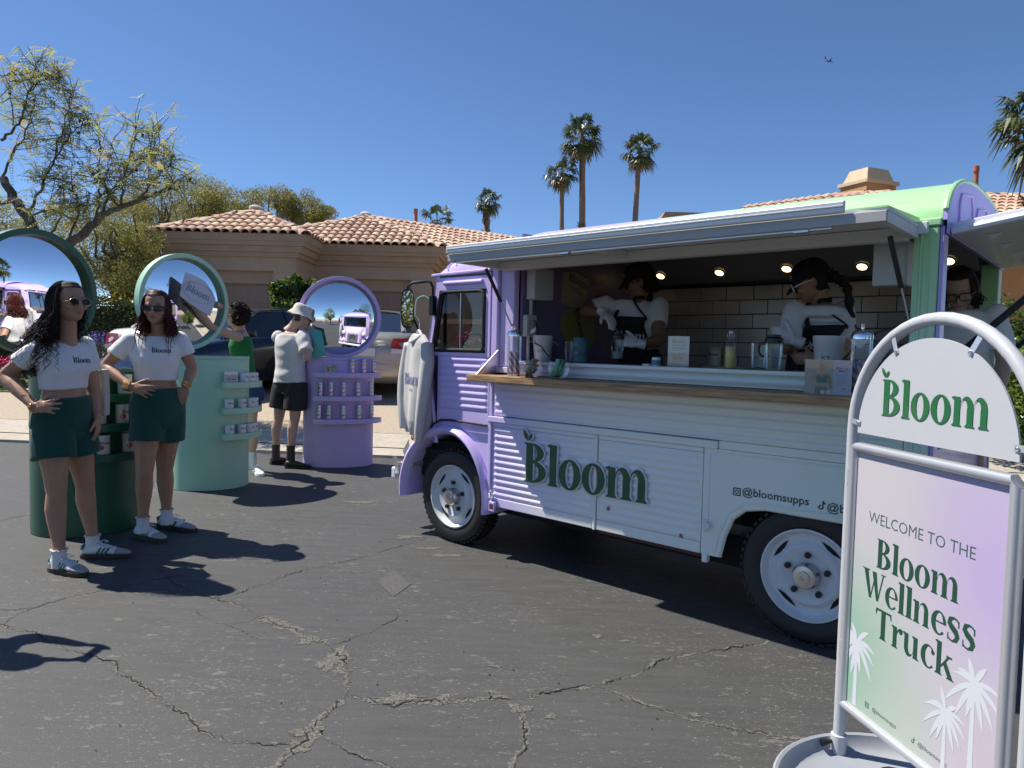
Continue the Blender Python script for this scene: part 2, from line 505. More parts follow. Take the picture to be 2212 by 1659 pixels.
# joints in the drive
for d in(2.9,5.4):
 strip('drive_joint_band',d,d+.10,M_CONC,lift=.004,x0=-9,x1=9)
 # cracks in the sealed asphalt, laid out on the ground
def crack(pts,w=.016,wdark=.006,seed=0):
 r=np.random.default_rng(seed)
 P=[gr(x,y)[:2]for x,y in pts]
 Q=[]
 for a,b_ in zip(P,P[1:]):
  n=max(2,int(np.linalg.norm(b_-a)/.011))
  for i in range(n):Q.append(a+(b_-a)*i/n)
 Q.append(P[-1]);Q=np.array(Q);n=len(Q)
 # wander
 k=np.cumsum(r.normal(0,.0045,(n,2)),axis=0);k-=np.linspace(0,1,n)[:,None]*k[-1]
 Q=Q+k*.8+r.normal(0,.0018,(n,2))
 T=np.gradient(Q,axis=0);T/=np.linalg.norm(T,axis=1)[:,None]+1e-9
 N=np.stack([-T[:,1],T[:,0]],1)
 env=np.abs(np.sin(np.cumsum(r.normal(.09,.07,n))+seed))**2.2
 sm=lambda v,q:np.convolve(np.pad(v,q,mode='edge'),np.ones(2*q+1)/(2*q+1),'valid')
 U=lambda:.55*sm(r.uniform(-.4,2.4,n),3)+.45*r.uniform(.2,1.8,n)
 out=[]
 for nm,mt,wl,wr,z in(('ravelled_edge',M_RAVEL,w*(.12+.9*env)*U(),w*(.10+.8*np.roll(env,15))*U(),.0012),('crack',M_CRACK,wdark*.5*np.clip(U()*(.25+np.roll(env,5)),.08,1.4),wdark*.4*np.clip(U()*(.25+env),.08,1.2),.0040)):
  ends=np.minimum(1,np.minimum(np.arange(n),np.arange(n)[::-1])/6)
  off=r.normal(0,w*.25,n)
  l=Q+N*((wl*ends)+(off if nm=='crack' else 0))[:,None];q=Q-N*((wr*ends)-(off if nm=='crack' else 0))[:,None]
  vs=[(p[0],p[1],z)for p in l]+[(p[0],p[1],z)for p in q]
  fs=[(i,i+1,n+i+1,n+i)for i in range(n-1)]
  add(nm,vs,fs,mt,road)
CR=[([(335,1225),(400,1275),(490,1300),(550,1325)],.022,.007),([(550,1325),(620,1358),(690,1387),(712,1395)],.042,.006),([(712,1395),(735,1440),(745,1500)],.045,.008),([(745,1500),(690,1555),(660,1600),(610,1650),(590,1690)],.034,.007),([(745,1500),(800,1515),(860,1522),(930,1513),(1040,1508),(1115,1513)],.026,.008),([(1115,1513),(1210,1492),(1290,1480)],.024,.008),([(1290,1480),(1375,1462),(1430,1430),(1530,1405),(1600,1395),(1640,1385),(1670,1372)],.015,.006),([(1118,1515),(1120,1560),(1128,1600),(1110,1659),(1090,1720)],.020,.006),([(1290,1482),(1350,1503),(1420,1525),(1500,1552),(1600,1580),(1700,1588),(1790,1592),(1900,1600)],.017,.004),([(-60,1352),(10,1350),(80,1362),(150,1395),(265,1420),(275,1450),(330,1480),(380,1520),(440,1545),(490,1580),(560,1600),(640,1612)],.013,.006),([(10,1350),(30,1330),(90,1310),(150,1290),(215,1278),(330,1255),(400,1240)],.009,.004),([(-40,1318),(40,1314),(90,1310)],.005,.003),([(500,1285),(570,1260),(680,1222),(780,1205),(900,1170),(930,1160)],.014,.005),([(712,1395),(800,1365),(850,1340),(862,1305)],.011,.004),([(690,1590),(740,1620),(800,1640),(860,1680)],.010,.004),([(410,1310),(450,1335),(520,1360),(560,1385)],.006,.002),([(480,1352),(540,1340),(600,1322)],.004,.002),([(-30,1130),(20,1118),(60,1112)],.010,.004)]
for i,(p,w,d)in enumerate(CR):crack(p,w,d,11+i)
def patch(x,y,rx,ry,seed,parent=road):
 r=np.random.default_rng(seed);c=gr(x,y)
 n=110;ph=r.uniform(0,6.28,9);vs=[]
 for i in range(n):
  a=2*math.pi*i/n
  k=1+.28*math.sin(2*a+ph[0])+.22*math.sin(3*a+ph[1])+.16*math.sin(5*a+ph[2])+.10*math.sin(11*a+ph[3])+.09*math.sin(17*a+ph[4])+.07*math.sin(29*a+ph[5])+.12*r.uniform(-1,1)
  vs.append((c[0]+rx*.85*k*math.cos(a),c[1]+ry*.85*k*math.sin(a),.0018))
 vs.append((c[0],c[1],.0018))
 add('ravelled_patch',vs,[(i,(i+1)%n,n)for i in range(n)],M_RAVEL,road)
for i,q in enumerate([(715,1425,.055,.11),(862,1508,.10,.038),(665,1580,.05,.05),(1120,1530,.04,.05),(955,1510,.045,.03),(605,1350,.06,.05),(665,1385,.05,.04),(640,1615,.05,.035),(1190,1548,.03,.02),(1070,1440,.03,.012),(1350,1385,.035,.012),(960,1200,.10,.04),(925,1185,.08,.04),(880,1160,.09,.06),(1290,1375,.03,.02),(1500,1545,.03,.015),(780,1085,.14,.06)]):patch(*q,100+i)
# pebbles and grit lying loose
def grit():
 r=np.random.default_rng(5);mb=MB()
 for _ in range(160):
  x,y=r.uniform(-3.4,2.6),r.uniform(1.6,6.5)
  s=r.uniform(.0015,.0035)
  mb.box((x,y,s*.6+.003),(s*2,s*1.5,s*1.2),rz=r.uniform(0,3))
 tag(mb.build('loose_grit',mat('dark_grit',(.06,.055,.05),.9)),'tiny dark loose grit scattered over the asphalt','grit',kind='stuff')
grit()
def diamond_patch():
 c=[gr(x,y)[:2]for x,y in((815,1258),(850,1232),(888,1262),(850,1290))]
 add('pale_diamond',[(p[0],p[1],.0028)for p in c],[(0,1,2,3)],mat('pale_asphalt',(.078,.077,.074),.7,var=.2,vscale=40,bump=.4,bscale=90),road)  # flat diamond in a slightly paler asphalt colour
diamond_patch()
# lawn at the left
def lawn():
 r=np.random.default_rng(3);vs,fs=[],[]
 add_pts=[]
 for _ in range(15000):
  x=r.uniform(-16,-8.5);y=r.uniform(12.2,17.5)
  add_pts.append((x,y))
 for x,y in add_pts:
  z=GZ(x,y);a=r.uniform(0,6.28);h=r.uniform(.04,.09);w=.010
  n=len(vs);dx,dy=math.cos(a)*w,math.sin(a)*w;lx,ly=r.normal(0,.025,2)
  vs+=[(x-dx,y-dy,z),(x+dx,y+dy,z),(x+lx,y+ly,z+h)];fs.append((n,n+1,n+2))
 me=bpy.data.meshes.new('lawn');me.from_pydata(vs,[],fs);me.materials.append(M_GRASS)
 o=link(bpy.data.objects.new('lawn',me));tag(o,'short green lawn at the left edge beyond the driveway','lawn',kind='stuff')
 q=[(-30,12.1),(-8.4,12.1),(-8.4,17),(-30,17)]
 tag(add('lawn_soil',[(x,y,GZ(x,y)+.012)for x,y in q],[(0,1,2,3)],mat('lawn_green_soil',(.09,.13,.03),.95,var=.4,vscale=12)),kind='structure')
lawn()
# ================================================================== houses
M_STUC=mat('tan_stucco',(.44,.33,.23),.92,var=.08,vscale=2.5,bump=.35,bscale=160)
M_STUC_T=mat('tan_stucco_trim',(.40,.29,.20),.92,var=.08,vscale=3,bump=.25,bscale=160)
M_GDOOR=mat('garage_door_taupe',(.30,.20,.155),.6,var=.06,vscale=3)
M_DECK=mat('roof_underlay',(.10,.07,.055),.95,var=.2,vscale=5)
TILE_M=[mat('clay_tile_pale',(.56,.41,.29),.85,var=.2,vscale=7,bump=.3,bscale=60),mat('clay_tile_pink',(.50,.31,.23),.85,var=.2,vscale=7,bump=.3,bscale=60),mat('clay_tile_buff',(.60,.45,.31),.85,var=.2,vscale=7,bump=.3,bscale=60),mat('clay_tile_rose',(.45,.28,.215),.85,var=.2,vscale=7,bump=.3,bscale=60)]
def tile_mesh(m,L=.43,r0=.118,r1=.100,name='tile',th=.020):
 vs,fs=[],[];n=7
 for(x,ro)in((0,r0),(L,r1)):
  for i in range(n):
   a=math.pi*i/(n-1);vs.append((math.cos(a)*ro,x,math.sin(a)*ro*.82))
 for i in range(n):
  a=math.pi*i/(n-1);vs.append((math.cos(a)*(r0-th),0,math.sin(a)*(r0-th)*.82))
 for i in range(n):
  a=math.pi*i/(n-1);vs.append((math.cos(a)*(r0-th),.14,math.sin(a)*(r0-th)*.82*.9))
 for i in range(n-1):
  fs+=[(i,i+1,n+i+1,n+i),(i,2*n+i,2*n+i+1,i+1),(2*n+i,3*n+i,3*n+i+1,2*n+i+1)]
 me=bpy.data.meshes.new(name);me.from_pydata(vs,[],fs);me.materials.append(m);fix_normals(me)
 me.polygons.foreach_set('use_smooth',[True]*len(me.polygons));me.set_sharp_from_angle(angle=R(50))
 return me
TILES=[tile_mesh(m)for m in TILE_M]
RTILES=[tile_mesh(m,.40,.155,.135,'ridge_tile')for m in TILE_M]
def inside(p,poly):
 x,y=p;c=False;n=len(poly)
 for i in range(n):
  x1,y1=poly[i];x2,y2=poly[(i+1)%n]
  if(y1>y)!=(y2>y)and x<(x2-x1)*(y-y1)/(y2-y1)+x1:c=not c
 return c
def _place(me,nm,parent,M):
 o=bpy.data.objects.new(nm,me);o.matrix_local=M;link(o,parent);o.matrix_local=M
 return o
def tile_slope(house,pts,deck_name='roof_deck',single=True,stuff=None,pitch=.225,expo=.345,seed=0,part_of=None):
 """pts: planar polygon, first edge the eave (left to right seen from outside)"""
 r=random.Random(seed)
 P=[np.array(p,float)for p in pts]
 e=P[1]-P[0];e/=np.linalg.norm(e)
 nrm=np.cross(e,P[2]-P[0]);nrm/=np.linalg.norm(nrm)
 if nrm[2]<0:nrm=-nrm
 g_=np.cross(nrm,e)
 if g_[2]<0:g_=-g_
 poly=[((p-P[0])@e,(p-P[0])@g_)for p in P]
 add(deck_name,[p+nrm*.0 for p in P],[tuple(range(len(P)))],M_DECK,house)
 amax=max(q[0]for q in poly);amin=min(q[0]for q in poly);bmax=max(q[1]for q in poly)
 X=np.cross(g_,nrm)
 base=Matrix(((X[0],g_[0],nrm[0],0),(X[1],g_[1],nrm[1],0),(X[2],g_[2],nrm[2],0),(0,0,0,1)))
 for j in range(int(bmax/expo)+1):
  for i in range(int((amax-amin)/pitch)+2):
   a=amin+(i+.5)*pitch;b_=j*expo-.05
   if not inside((a,max(b_+.20,.02)),poly):continue
   p=P[0]+e*(a+r.uniform(-.008,.008))+g_*(b_+r.uniform(-.012,.012))+nrm*.018
   tilt=Matrix.Rotation(R(3.2+r.uniform(-.6,.6)),4,'X')@Matrix.Rotation(R(r.uniform(-1.3,1.3)),4,'Z')
   M=Matrix.Translation(p)@base@Matrix.Rotation(0,4,'X')@Matrix.Rotation(-R(3.0),4,'X')@Matrix.Rotation(R(r.uniform(-1.3,1.3)),4,'Z')
   k=r.choices((0,1,2,3),(5,4,3,2))[0]
   if single:_place(TILES[k],'tile',house,M)
   else:stuff.append((TILES[k],M,k))
def ridge(house,a,b_,seed=0,lift=.05):
 r=random.Random(seed);a=np.array(a,float);b_=np.array(b_,float)
 d=b_-a;L=np.linalg.norm(d);d/=L
 up=np.array([0,0,1.0]);x=np.cross(d,up);x/=np.linalg.norm(x);z=np.cross(x,d)
 for i in range(int(L/.33)):
  p=a+d*(i*.33)+z*(lift-.08)
  M=Matrix(((x[0],d[0],z[0],p[0]),(x[1],d[1],z[1],p[1]),(x[2],d[2],z[2],p[2]),(0,0,0,1)))@Matrix.Rotation(R(r.uniform(-2,2)-2),4,'X')
  _place(RTILES[r.choices((0,1,2,3),(3,3,3,2))[0]],'ridge_tile',house,M)
def stuff_tiles(house,lst,name='far_tiles'):
 if not lst:return
 vs,fs,ms=[],[],[]
 for me,M,k in lst:
  o=len(vs);vs+=[tuple(M@v.co)for v in me.vertices]
  fs+=[tuple(i+o for i in p.vertices)for p in me.polygons];ms+=[k]*len(me.polygons)
 me=bpy.data.meshes.new(name);me.from_pydata(vs,[],fs)
 for m in TILE_M:me.materials.append(m)
 me.polygons.foreach_set('material_index',ms);fix_normals(me)
 o=link(bpy.data.objects.new(name,me),house);o['kind']='stuff'
def sweep(path,prof,name,m,parent):
 """profile (outward distance, z) swept along an open plan path with mitred corners; outward = right of travel"""
 n=len(path);rings=[]
 for i in range(n):
  p=np.array(path[i],float)
  ds=[]
  if i>0:d=p-np.array(path[i-1]);ds.append(d/np.linalg.norm(d))
  if i<n-1:d=np.array(path[i+1])-p;ds.append(d/np.linalg.norm(d))
  ns=[np.array([d[1],-d[0]])for d in ds]
  mv=ns[0]if len(ns)==1 else(ns[0]+ns[1])/(1+ns[0]@ns[1])
  rings.append([(p[0]+mv[0]*o,p[1]+mv[1]*o,z)for o,z in prof])
 return MB().loft(rings,cap=True,closed=True).build(name,m,parent)
def garage_house():
 h=empty('garage_house',(-5.3,17.3,.7),0,'tan stucco house with two garage bays and a clay tile hip roof','house')
 H0=Vector((-5.3,17.3,.7))
 kids=[]
 ez=3.97;base=.3
 # walls, opening by opening
 def wall(a,b_):MB().bb(a,b_).build('wall',M_STUC,h,origin=None)
 T=.3
 def bay(x0,x1,y,gx0,gx1,gtop):
  mb=MB()
  mb.bb((x0,y,base),(gx0,y+T,3.62));mb.bb((gx1,y,base),(x1,y+T,3.62));mb.bb((gx0,y,gtop),(gx1,y+T,3.62))
  mb.build('wall',M_STUC,h)
  MB().bb((gx0,y+.14,gtop-.3),(gx1,y+.298,gtop)).build('door_header',M_STUC_T,h)
  gd=MB().bb((gx0,y+.22,base),(gx1,y+.28,gtop-.3)).build('garage_door',M_GDOOR,h)
  nr,nc=4,max(3,round((gx1-gx0)/.62));hh=(gtop-.3-.75)/nr;ww=(gx1-gx0)/nc
  for i in range(nr):
   for j in range(nc):
    cx=gx0+(j+.5)*ww;cz=.75+(i+.5)*hh
    MB().bb((cx-ww/2+.05,y+.202,cz-hh/2+.05),(cx+ww/2-.05,y+.22,cz+hh/2-.05)).build('panel',M_GDOOR,gd,bevel=.008)
 bay(-8.4,-5.3,17.3,-7.75,-5.85,3.12)
 bay(-5.0,-2.2,18.8,-4.75,-2.72,3.12)
 MB().bb((-5.6,17.602,base),(-5.3,18.8,3.62)).build('wall',M_STUC,h)
 MB().bb((-5.3,18.8,base),(-5.0,19.1,3.62)).build('wall',M_STUC,h)
 MB().bb((-2.5,19.102,base),(-2.2,25,3.62)).build('wall',M_STUC,h)
 MB().bb((-8.4,17.602,base),(-8.1,25,3.62)).build('wall',M_STUC,h)
 path=[(-8.4,25),(-8.4,17.3),(-5.3,17.3),(-5.3,18.8),(-2.2,18.8),(-2.2,25)]
 path=path
 rp=path[::-1]
 sweep(rp[::-1],[(-.0,3.55),(.06,3.55),(.06,3.66),(.002,3.66)],'eave_moulding',M_STUC_T,h)if False else None
 def mould(d0,d1,z0,z1,m):
  sweep(path,[(-.05,z0),(d0,z0),(d1,z1),(-.05,z1)],'eave_moulding',m,h)
 mould(.08,.10,3.45,3.56,M_STUC_T);mould(.16,.20,3.562,3.70,M_STUC_T);mould(.27,.30,3.702,3.80,M_STUC_T);mould(.32,.345,3.802,3.972,M_STUC_T)
 st=[]
 k=.45
 A0,A1,AP,AB=(-8.75,16.95,ez),(-4.95,16.95,ez),(-6.85,18.85,ez+1.9*k),(-6.85,23,ez+1.9*k)
 tile_slope(h,[A0,A1,AP],seed=1)
 tile_slope(h,[A1,(-4.95,21,ez),(-6.85,21,ez+1.9*k),AP],seed=2)
 tile_slope(h,[(-8.75,23,ez),A0,AP,AB],single=False,stuff=st,seed=3)
 B1,BP=(-1.85,18.45,ez),(-4.4,21.0,ez+2.55*k)
 tile_slope(h,[(-5.3,18.45,ez),B1,BP,(-5.9,19.85,ez+1.4*k),],seed=4)
 # wing running back at an angle
 d=np.array([1.27,1.0]);d/=np.linalg.norm(d);nn=np.array([d[1],-d[0]])
 c0=np.array([-4.4,21.0]);c1=c0+d*6.3
 z1=BP[2];dn=2.4
 e0=c0+nn*dn+d*.9;e1=c1+nn*dn
 tile_slope(h,[(*e0,z1-dn*k),(*e1,z1-dn*k),(*c1,z1),(*c0,z1)],seed=5)
 tile_slope(h,[B1,(-1.85,23.5,ez),(-4.4,23.5,BP[2]),BP],single=False,stuff=st,seed=6)
 w0=e0-nn*.35;w1=e1-nn*.35
 mb=MB();mb.add([(*w0,.5),(*w1,.5),(*w1,z1-dn*k+.05),(*w0,z1-dn*k+.05)],[(0,1,2,3)]);mb.build('wall',M_STUC,h)
 sweep([tuple(w1),tuple(w0)],[(-.05,z1-dn*k-.2),(.25,z1-dn*k-.2),(.33,z1-dn*k-.03),(-.05,z1-dn*k-.03)],'eave_moulding',M_STUC_T,h)
 ridge(h,A0,AP,1);ridge(h,A1,AP,2);ridge(h,AP,AB,3);ridge(h,B1,BP,4);ridge(h,(*c1,z1),(*c0,z1),5);ridge(h,(-5.95,19.45,ez+1.0*k+.05),BP,6)
 stuff_tiles(h,st)
 for cx,cy,cz in((AP[0],AP[1],AP[2]+.08),(BP[0],BP[1],BP[2]+.08)):
  MB().ball((cx,cy,cz),(.17,.17,.09)).build('mortar_cap',mat('grey_mortar',(.55,.53,.5),.95,var=.2),h,smooth=True)
 p=at(898,500,22.5);q=at(898,452,22.5)
 MB().lathe([(.055,0),(.055,q[2]-p[2]+.1)],(p[0],p[1],p[2]-.1),12).build('vent_pipe',M_PIPE,h,smooth=40)
 MB().lathe([(.07,0),(.07,.13)],(q[0],q[1],q[2]-.12),12).build('vent_cap',M_PIPE,h,smooth=40)
 for o in h.children:o.location=Vector(o.location)-H0
M_PIPE=mat('rust_red_pipe',(.38,.13,.06),.6,var=.15,vscale=8)
garage_house()
def right_house():
 h=empty('chimney_house',(9,17,.7),0,'orange stucco house with clay tile ridge and stucco chimney behind the truck','house')
 H0=Vector((9,17,.7))
 mo=mat('orange_stucco',(.42,.22,.09),.92,var=.12,vscale=2,bump=.3,bscale=150)
 mc=mat('chimney_stucco',(.50,.30,.13),.92,var=.16,vscale=3,bump=.3,bscale=120)
 mk=mat('chimney_cap_cream',(.55,.44,.29),.85,var=.1,vscale=4)
 rz=5.6;k=.45
 st=[]
 a,b_,c=np.array([6.7,21.0]),np.array([9.0,18.5]),np.array([17.5,18.5])
 # ridge slopes toward the street
 tile_slope(h,[(7.6,15.6,rz-2.9*k),(17.5,15.6,rz-2.9*k),(*c,rz),(*b_,rz)],seed=21,single=False,stuff=st)
 n2=np.array([-.73,-.68])
 tile_slope(h,[(*(a+n2*2.4),rz-2.4*k),(*(b_+n2*2.4+np.array([.6,-.5])),rz-2.4*k),(*b_,rz),(*a,rz)],seed=22,single=False,stuff=st)
 stuff_tiles(h,st,'roof_tiles')
 ridge(h,(*a,rz),(*b_,rz),7);ridge(h,(*c,rz),(*b_,rz),8)
 MB().bb((7.9,16.0,.2),(17.3,16.3,4.2)).build('wall',mo,h)
 MB().bb((7.9,16.302,.2),(8.2,21,4.6)).build('wall',mo,h)
 # stucco parapet at the left
 p=at(1418,480,21.5);q=at(1628,462,21.5)
 MB().add([(p[0],21.5,.3),(q[0],21.5,.3),(q[0],21.5,q[2]),(p[0]+.25,21.5,q[2]),(p[0],21.5,q[2]-.45),(p[0],25,.3),(q[0],25,.3),(q[0],25,q[2]),(p[0]+.25,25,q[2]),(p[0],25,q[2]-.45)],[(0,1,2,3,4),(9,8,7,6,5),(0,5,6,1),(1,6,7,2),(2,7,8,3),(3,8,9,4),(4,9,5,0)]).build('parapet',mat('brown_stucco',(.33,.22,.13),.92,var=.1,vscale=3,bump=.3,bscale=120),h)
 # chimney
 p0=at(1836,430,19);p1=at(1936,430,19);t0=at(1836,398,19)[2];t1=at(1836,362,19)[2]
 cx,w=(p0[0]+p1[0])/2,(p1[0]-p0[0])
 rzc=R(22)
 ch=MB().box((cx,19.3,(4.9+t0)/2),(w*.86,.85,t0-4.9),rz=rzc).build('chimney',mc,h)
 MB().box((cx,19.3,t0+.05),(w*.95,.98,.1),rz=rzc).build('slab',mk,ch,bevel=.01)
 MB().box((cx,19.3,(t0+.102+t1)/2),(w*.80,.80,t1-t0-.1),rz=rzc,taper=.74).build('hood',mk,ch)
 v0,v1=at(2106,435,18.6),at(2109,360,18.6)
 MB().lathe([(.055,0),(.055,v1[2]-v0[2]+.2)],(v0[0],v0[1],v0[2]-.2),12).build('vent_pipe',M_PIPE,h,smooth=40)
 MB().lathe([(.075,0),(.075,.14)],(v1[0],v1[1],v1[2]-.13),12).build('vent_cap',M_PIPE,h,smooth=40)
 for o in h.children:o.location=Vector(o.location)-H0
right_house()
def gate_pillars():
 m=mat('pillar_stucco',(.50,.36,.23),.9,var=.08,vscale=4,bump=.3,bscale=140)
 mt=mat('pillar_cap',(.55,.33,.2),.85,var=.15,vscale=8)
 for i,(x,y,lab)in enumerate(((989,740,'tan stucco gate pillar with tile cap, left one seen through the cab window'),(1062,742,'tan stucco gate pillar with tile cap, right one seen through the cab window'))):
  p=at(x,y,17.0)
  e=empty('gate_pillar',(p[0],17.0,GZ(p[0],17.0)),0,lab,'pillar','gate pillars beyond the cab')
  MB().bb((-.33,-.33,-.2),(.33,.33,1.15)).build('shaft',m,e)
  MB().box((0,0,1.21),(.86,.86,.12),taper=.9).build('cap',mt,e)
gate_pillars()
# ================================================================== plants
def quads_mesh(name,V,m,parent=None,tri=False):
 """V: (n,4,3) or (n,3,3) array of leaf faces"""
 n,k=V.shape[:2]
 me=bpy.data.meshes.new(name)
 me.vertices.add(n*k);me.vertices.foreach_set('co',V.reshape(-1).astype(np.float32))
 me.loops.add(n*k);me.loops.foreach_set('vertex_index',np.arange(n*k,dtype=np.int32))
 me.polygons.add(n);me.polygons.foreach_set('loop_start',np.arange(0,n*k,k,dtype=np.int32))
 me.update(calc_edges=True)
 for mm in(m if isinstance(m,list)else[m]):me.materials.append(mm)
 if isinstance(m,list):
  me.polygons.foreach_set('material_index',rng.integers(0,len(m),n).astype(np.int32))
 o=bpy.data.objects.new(name,me)
 return link(o,parent)
def unit(a):return a/(np.linalg.norm(a,axis=-1,keepdims=True)+1e-9)
def leaf_quads(C,size,aspect=.45,droop=0.0,r=rng):
 n=len(C)
 d=unit(r.normal(size=(n,3))+np.array([0,0,-droop]))
 s=unit(np.cross(d,r.normal(size=(n,3))))
 L=(size*r.uniform(.6,1.3,(n,1)));W=L*aspect
 return np.stack([C-d*L*.5,C+s*W*.5,C+d*L*.5,C-s*W*.5],1)
def clump_points(clumps,n,r=rng,shell=.55):
 w=np.array([c[1]**2 for c in clumps]);idx=r.choice(len(clumps),n,p=w/w.sum())
 C=np.array([c[0]for c in clumps])[idx];RR=np.array([c[1]for c in clumps])[idx]
 d=unit(r.normal(size=(n,3)));rad=(shell+(1-shell)*r.uniform(0,1,n)**.5)*(1+r.normal(0,.10,n))
 return C+d*(RR*rad)[:,None]*np.array([1,1,.85])
def sub_clumps(center,radii,k,rr,r=rng):
 out=[]
 for _ in range(k):
  d=unit(r.normal(size=3))*r.uniform(.35,1.0)**.6
  out.append((np.array(center)+d*np.array(radii),rr*r.uniform(.55,1.2)))
 return out
M_BARK=mat('grey_brown_bark',(.13,.10,.08),.95,var=.5,vscale=14,bump=1.0,bscale=45,stretch=(1,1,.35))
M_BARK_L=mat('pale_bark',(.26,.22,.18),.9,var=.35,vscale=18,bump=.7,bscale=60,stretch=(1,1,.35))
L_OLIVE=leaf_mat('olive_gold_leaf',(.22,.21,.05),(.40,.36,.10),.55,.5,1.2)
L_OLIVE2=leaf_mat('olive_green_leaf',(.11,.13,.04),(.25,.26,.075),.55,.45,1.2)
L_JAC=leaf_mat('lacy_green_leaf',(.24,.30,.07),(.42,.45,.14),.5,.62,2)
L_JAC2=leaf_mat('lacy_gold_leaf',(.42,.34,.10),(.55,.43,.15),.55,.6,2)
L_DARK=leaf_mat('dark_shrub_leaf',(.018,.045,.012),(.06,.12,.025),.35,.25,3)
L_HEDGE=leaf_mat('hedge_leaf',(.03,.055,.015),(.09,.12,.03),.45,.3,3)
L_LIME=leaf_mat('lime_leaf',(.10,.17,.02),(.26,.34,.05),.45,.4,4)
L_WILLOW=leaf_mat('fresh_willow_leaf',(.05,.10,.02),(.13,.20,.04),.5,.4,1)
def branchy(mb,p0,p1,r0,r1,wob,n=7,r=rng):
 p0=np.array(p0,float);p1=np.array(p1,float);L=np.linalg.norm(p1-p0)
 pts=[p0+(p1-p0)*i/n+(r.normal(0,wob*L,3)if 0<i<n else 0)for i in range(n+1)]
 mb.tube(pts,[r0+(r1-r0)*i/n for i in range(n+1)],7)
 return pts
def bushy_tree(name,label,base,clumps,nleaf,size,lm,trunk_r=.12,cat='tree',group=None,aspect=.4,droop=.3,seed=1,bark=M_BARK):
 r=np.random.default_rng(seed)
 e=empty(name,base,0,label,cat,group);b=np.array(base,float)
 mb=MB();top=np.mean([c[0]for c in clumps],axis=0)
 fork=b+(top-b)*.45;fork[:2]=b[:2]+(top-b)[:2]*.2
 branchy(mb,(0,0,-.1),fork-b,trunk_r,trunk_r*.7,.02,r=r)
 for c,rr in clumps[:22]:
  branchy(mb,fork-b,np.array(c)-b,trunk_r*.45,trunk_r*.08,.05,r=r)
 mb.build('trunk',bark,e,smooth=60)
 P=clump_points([(np.array(c)-b,rr)for c,rr in clumps],nleaf,r)
 quads_mesh('crown',leaf_quads(P,size,aspect,droop,r),lm,e)
 return e
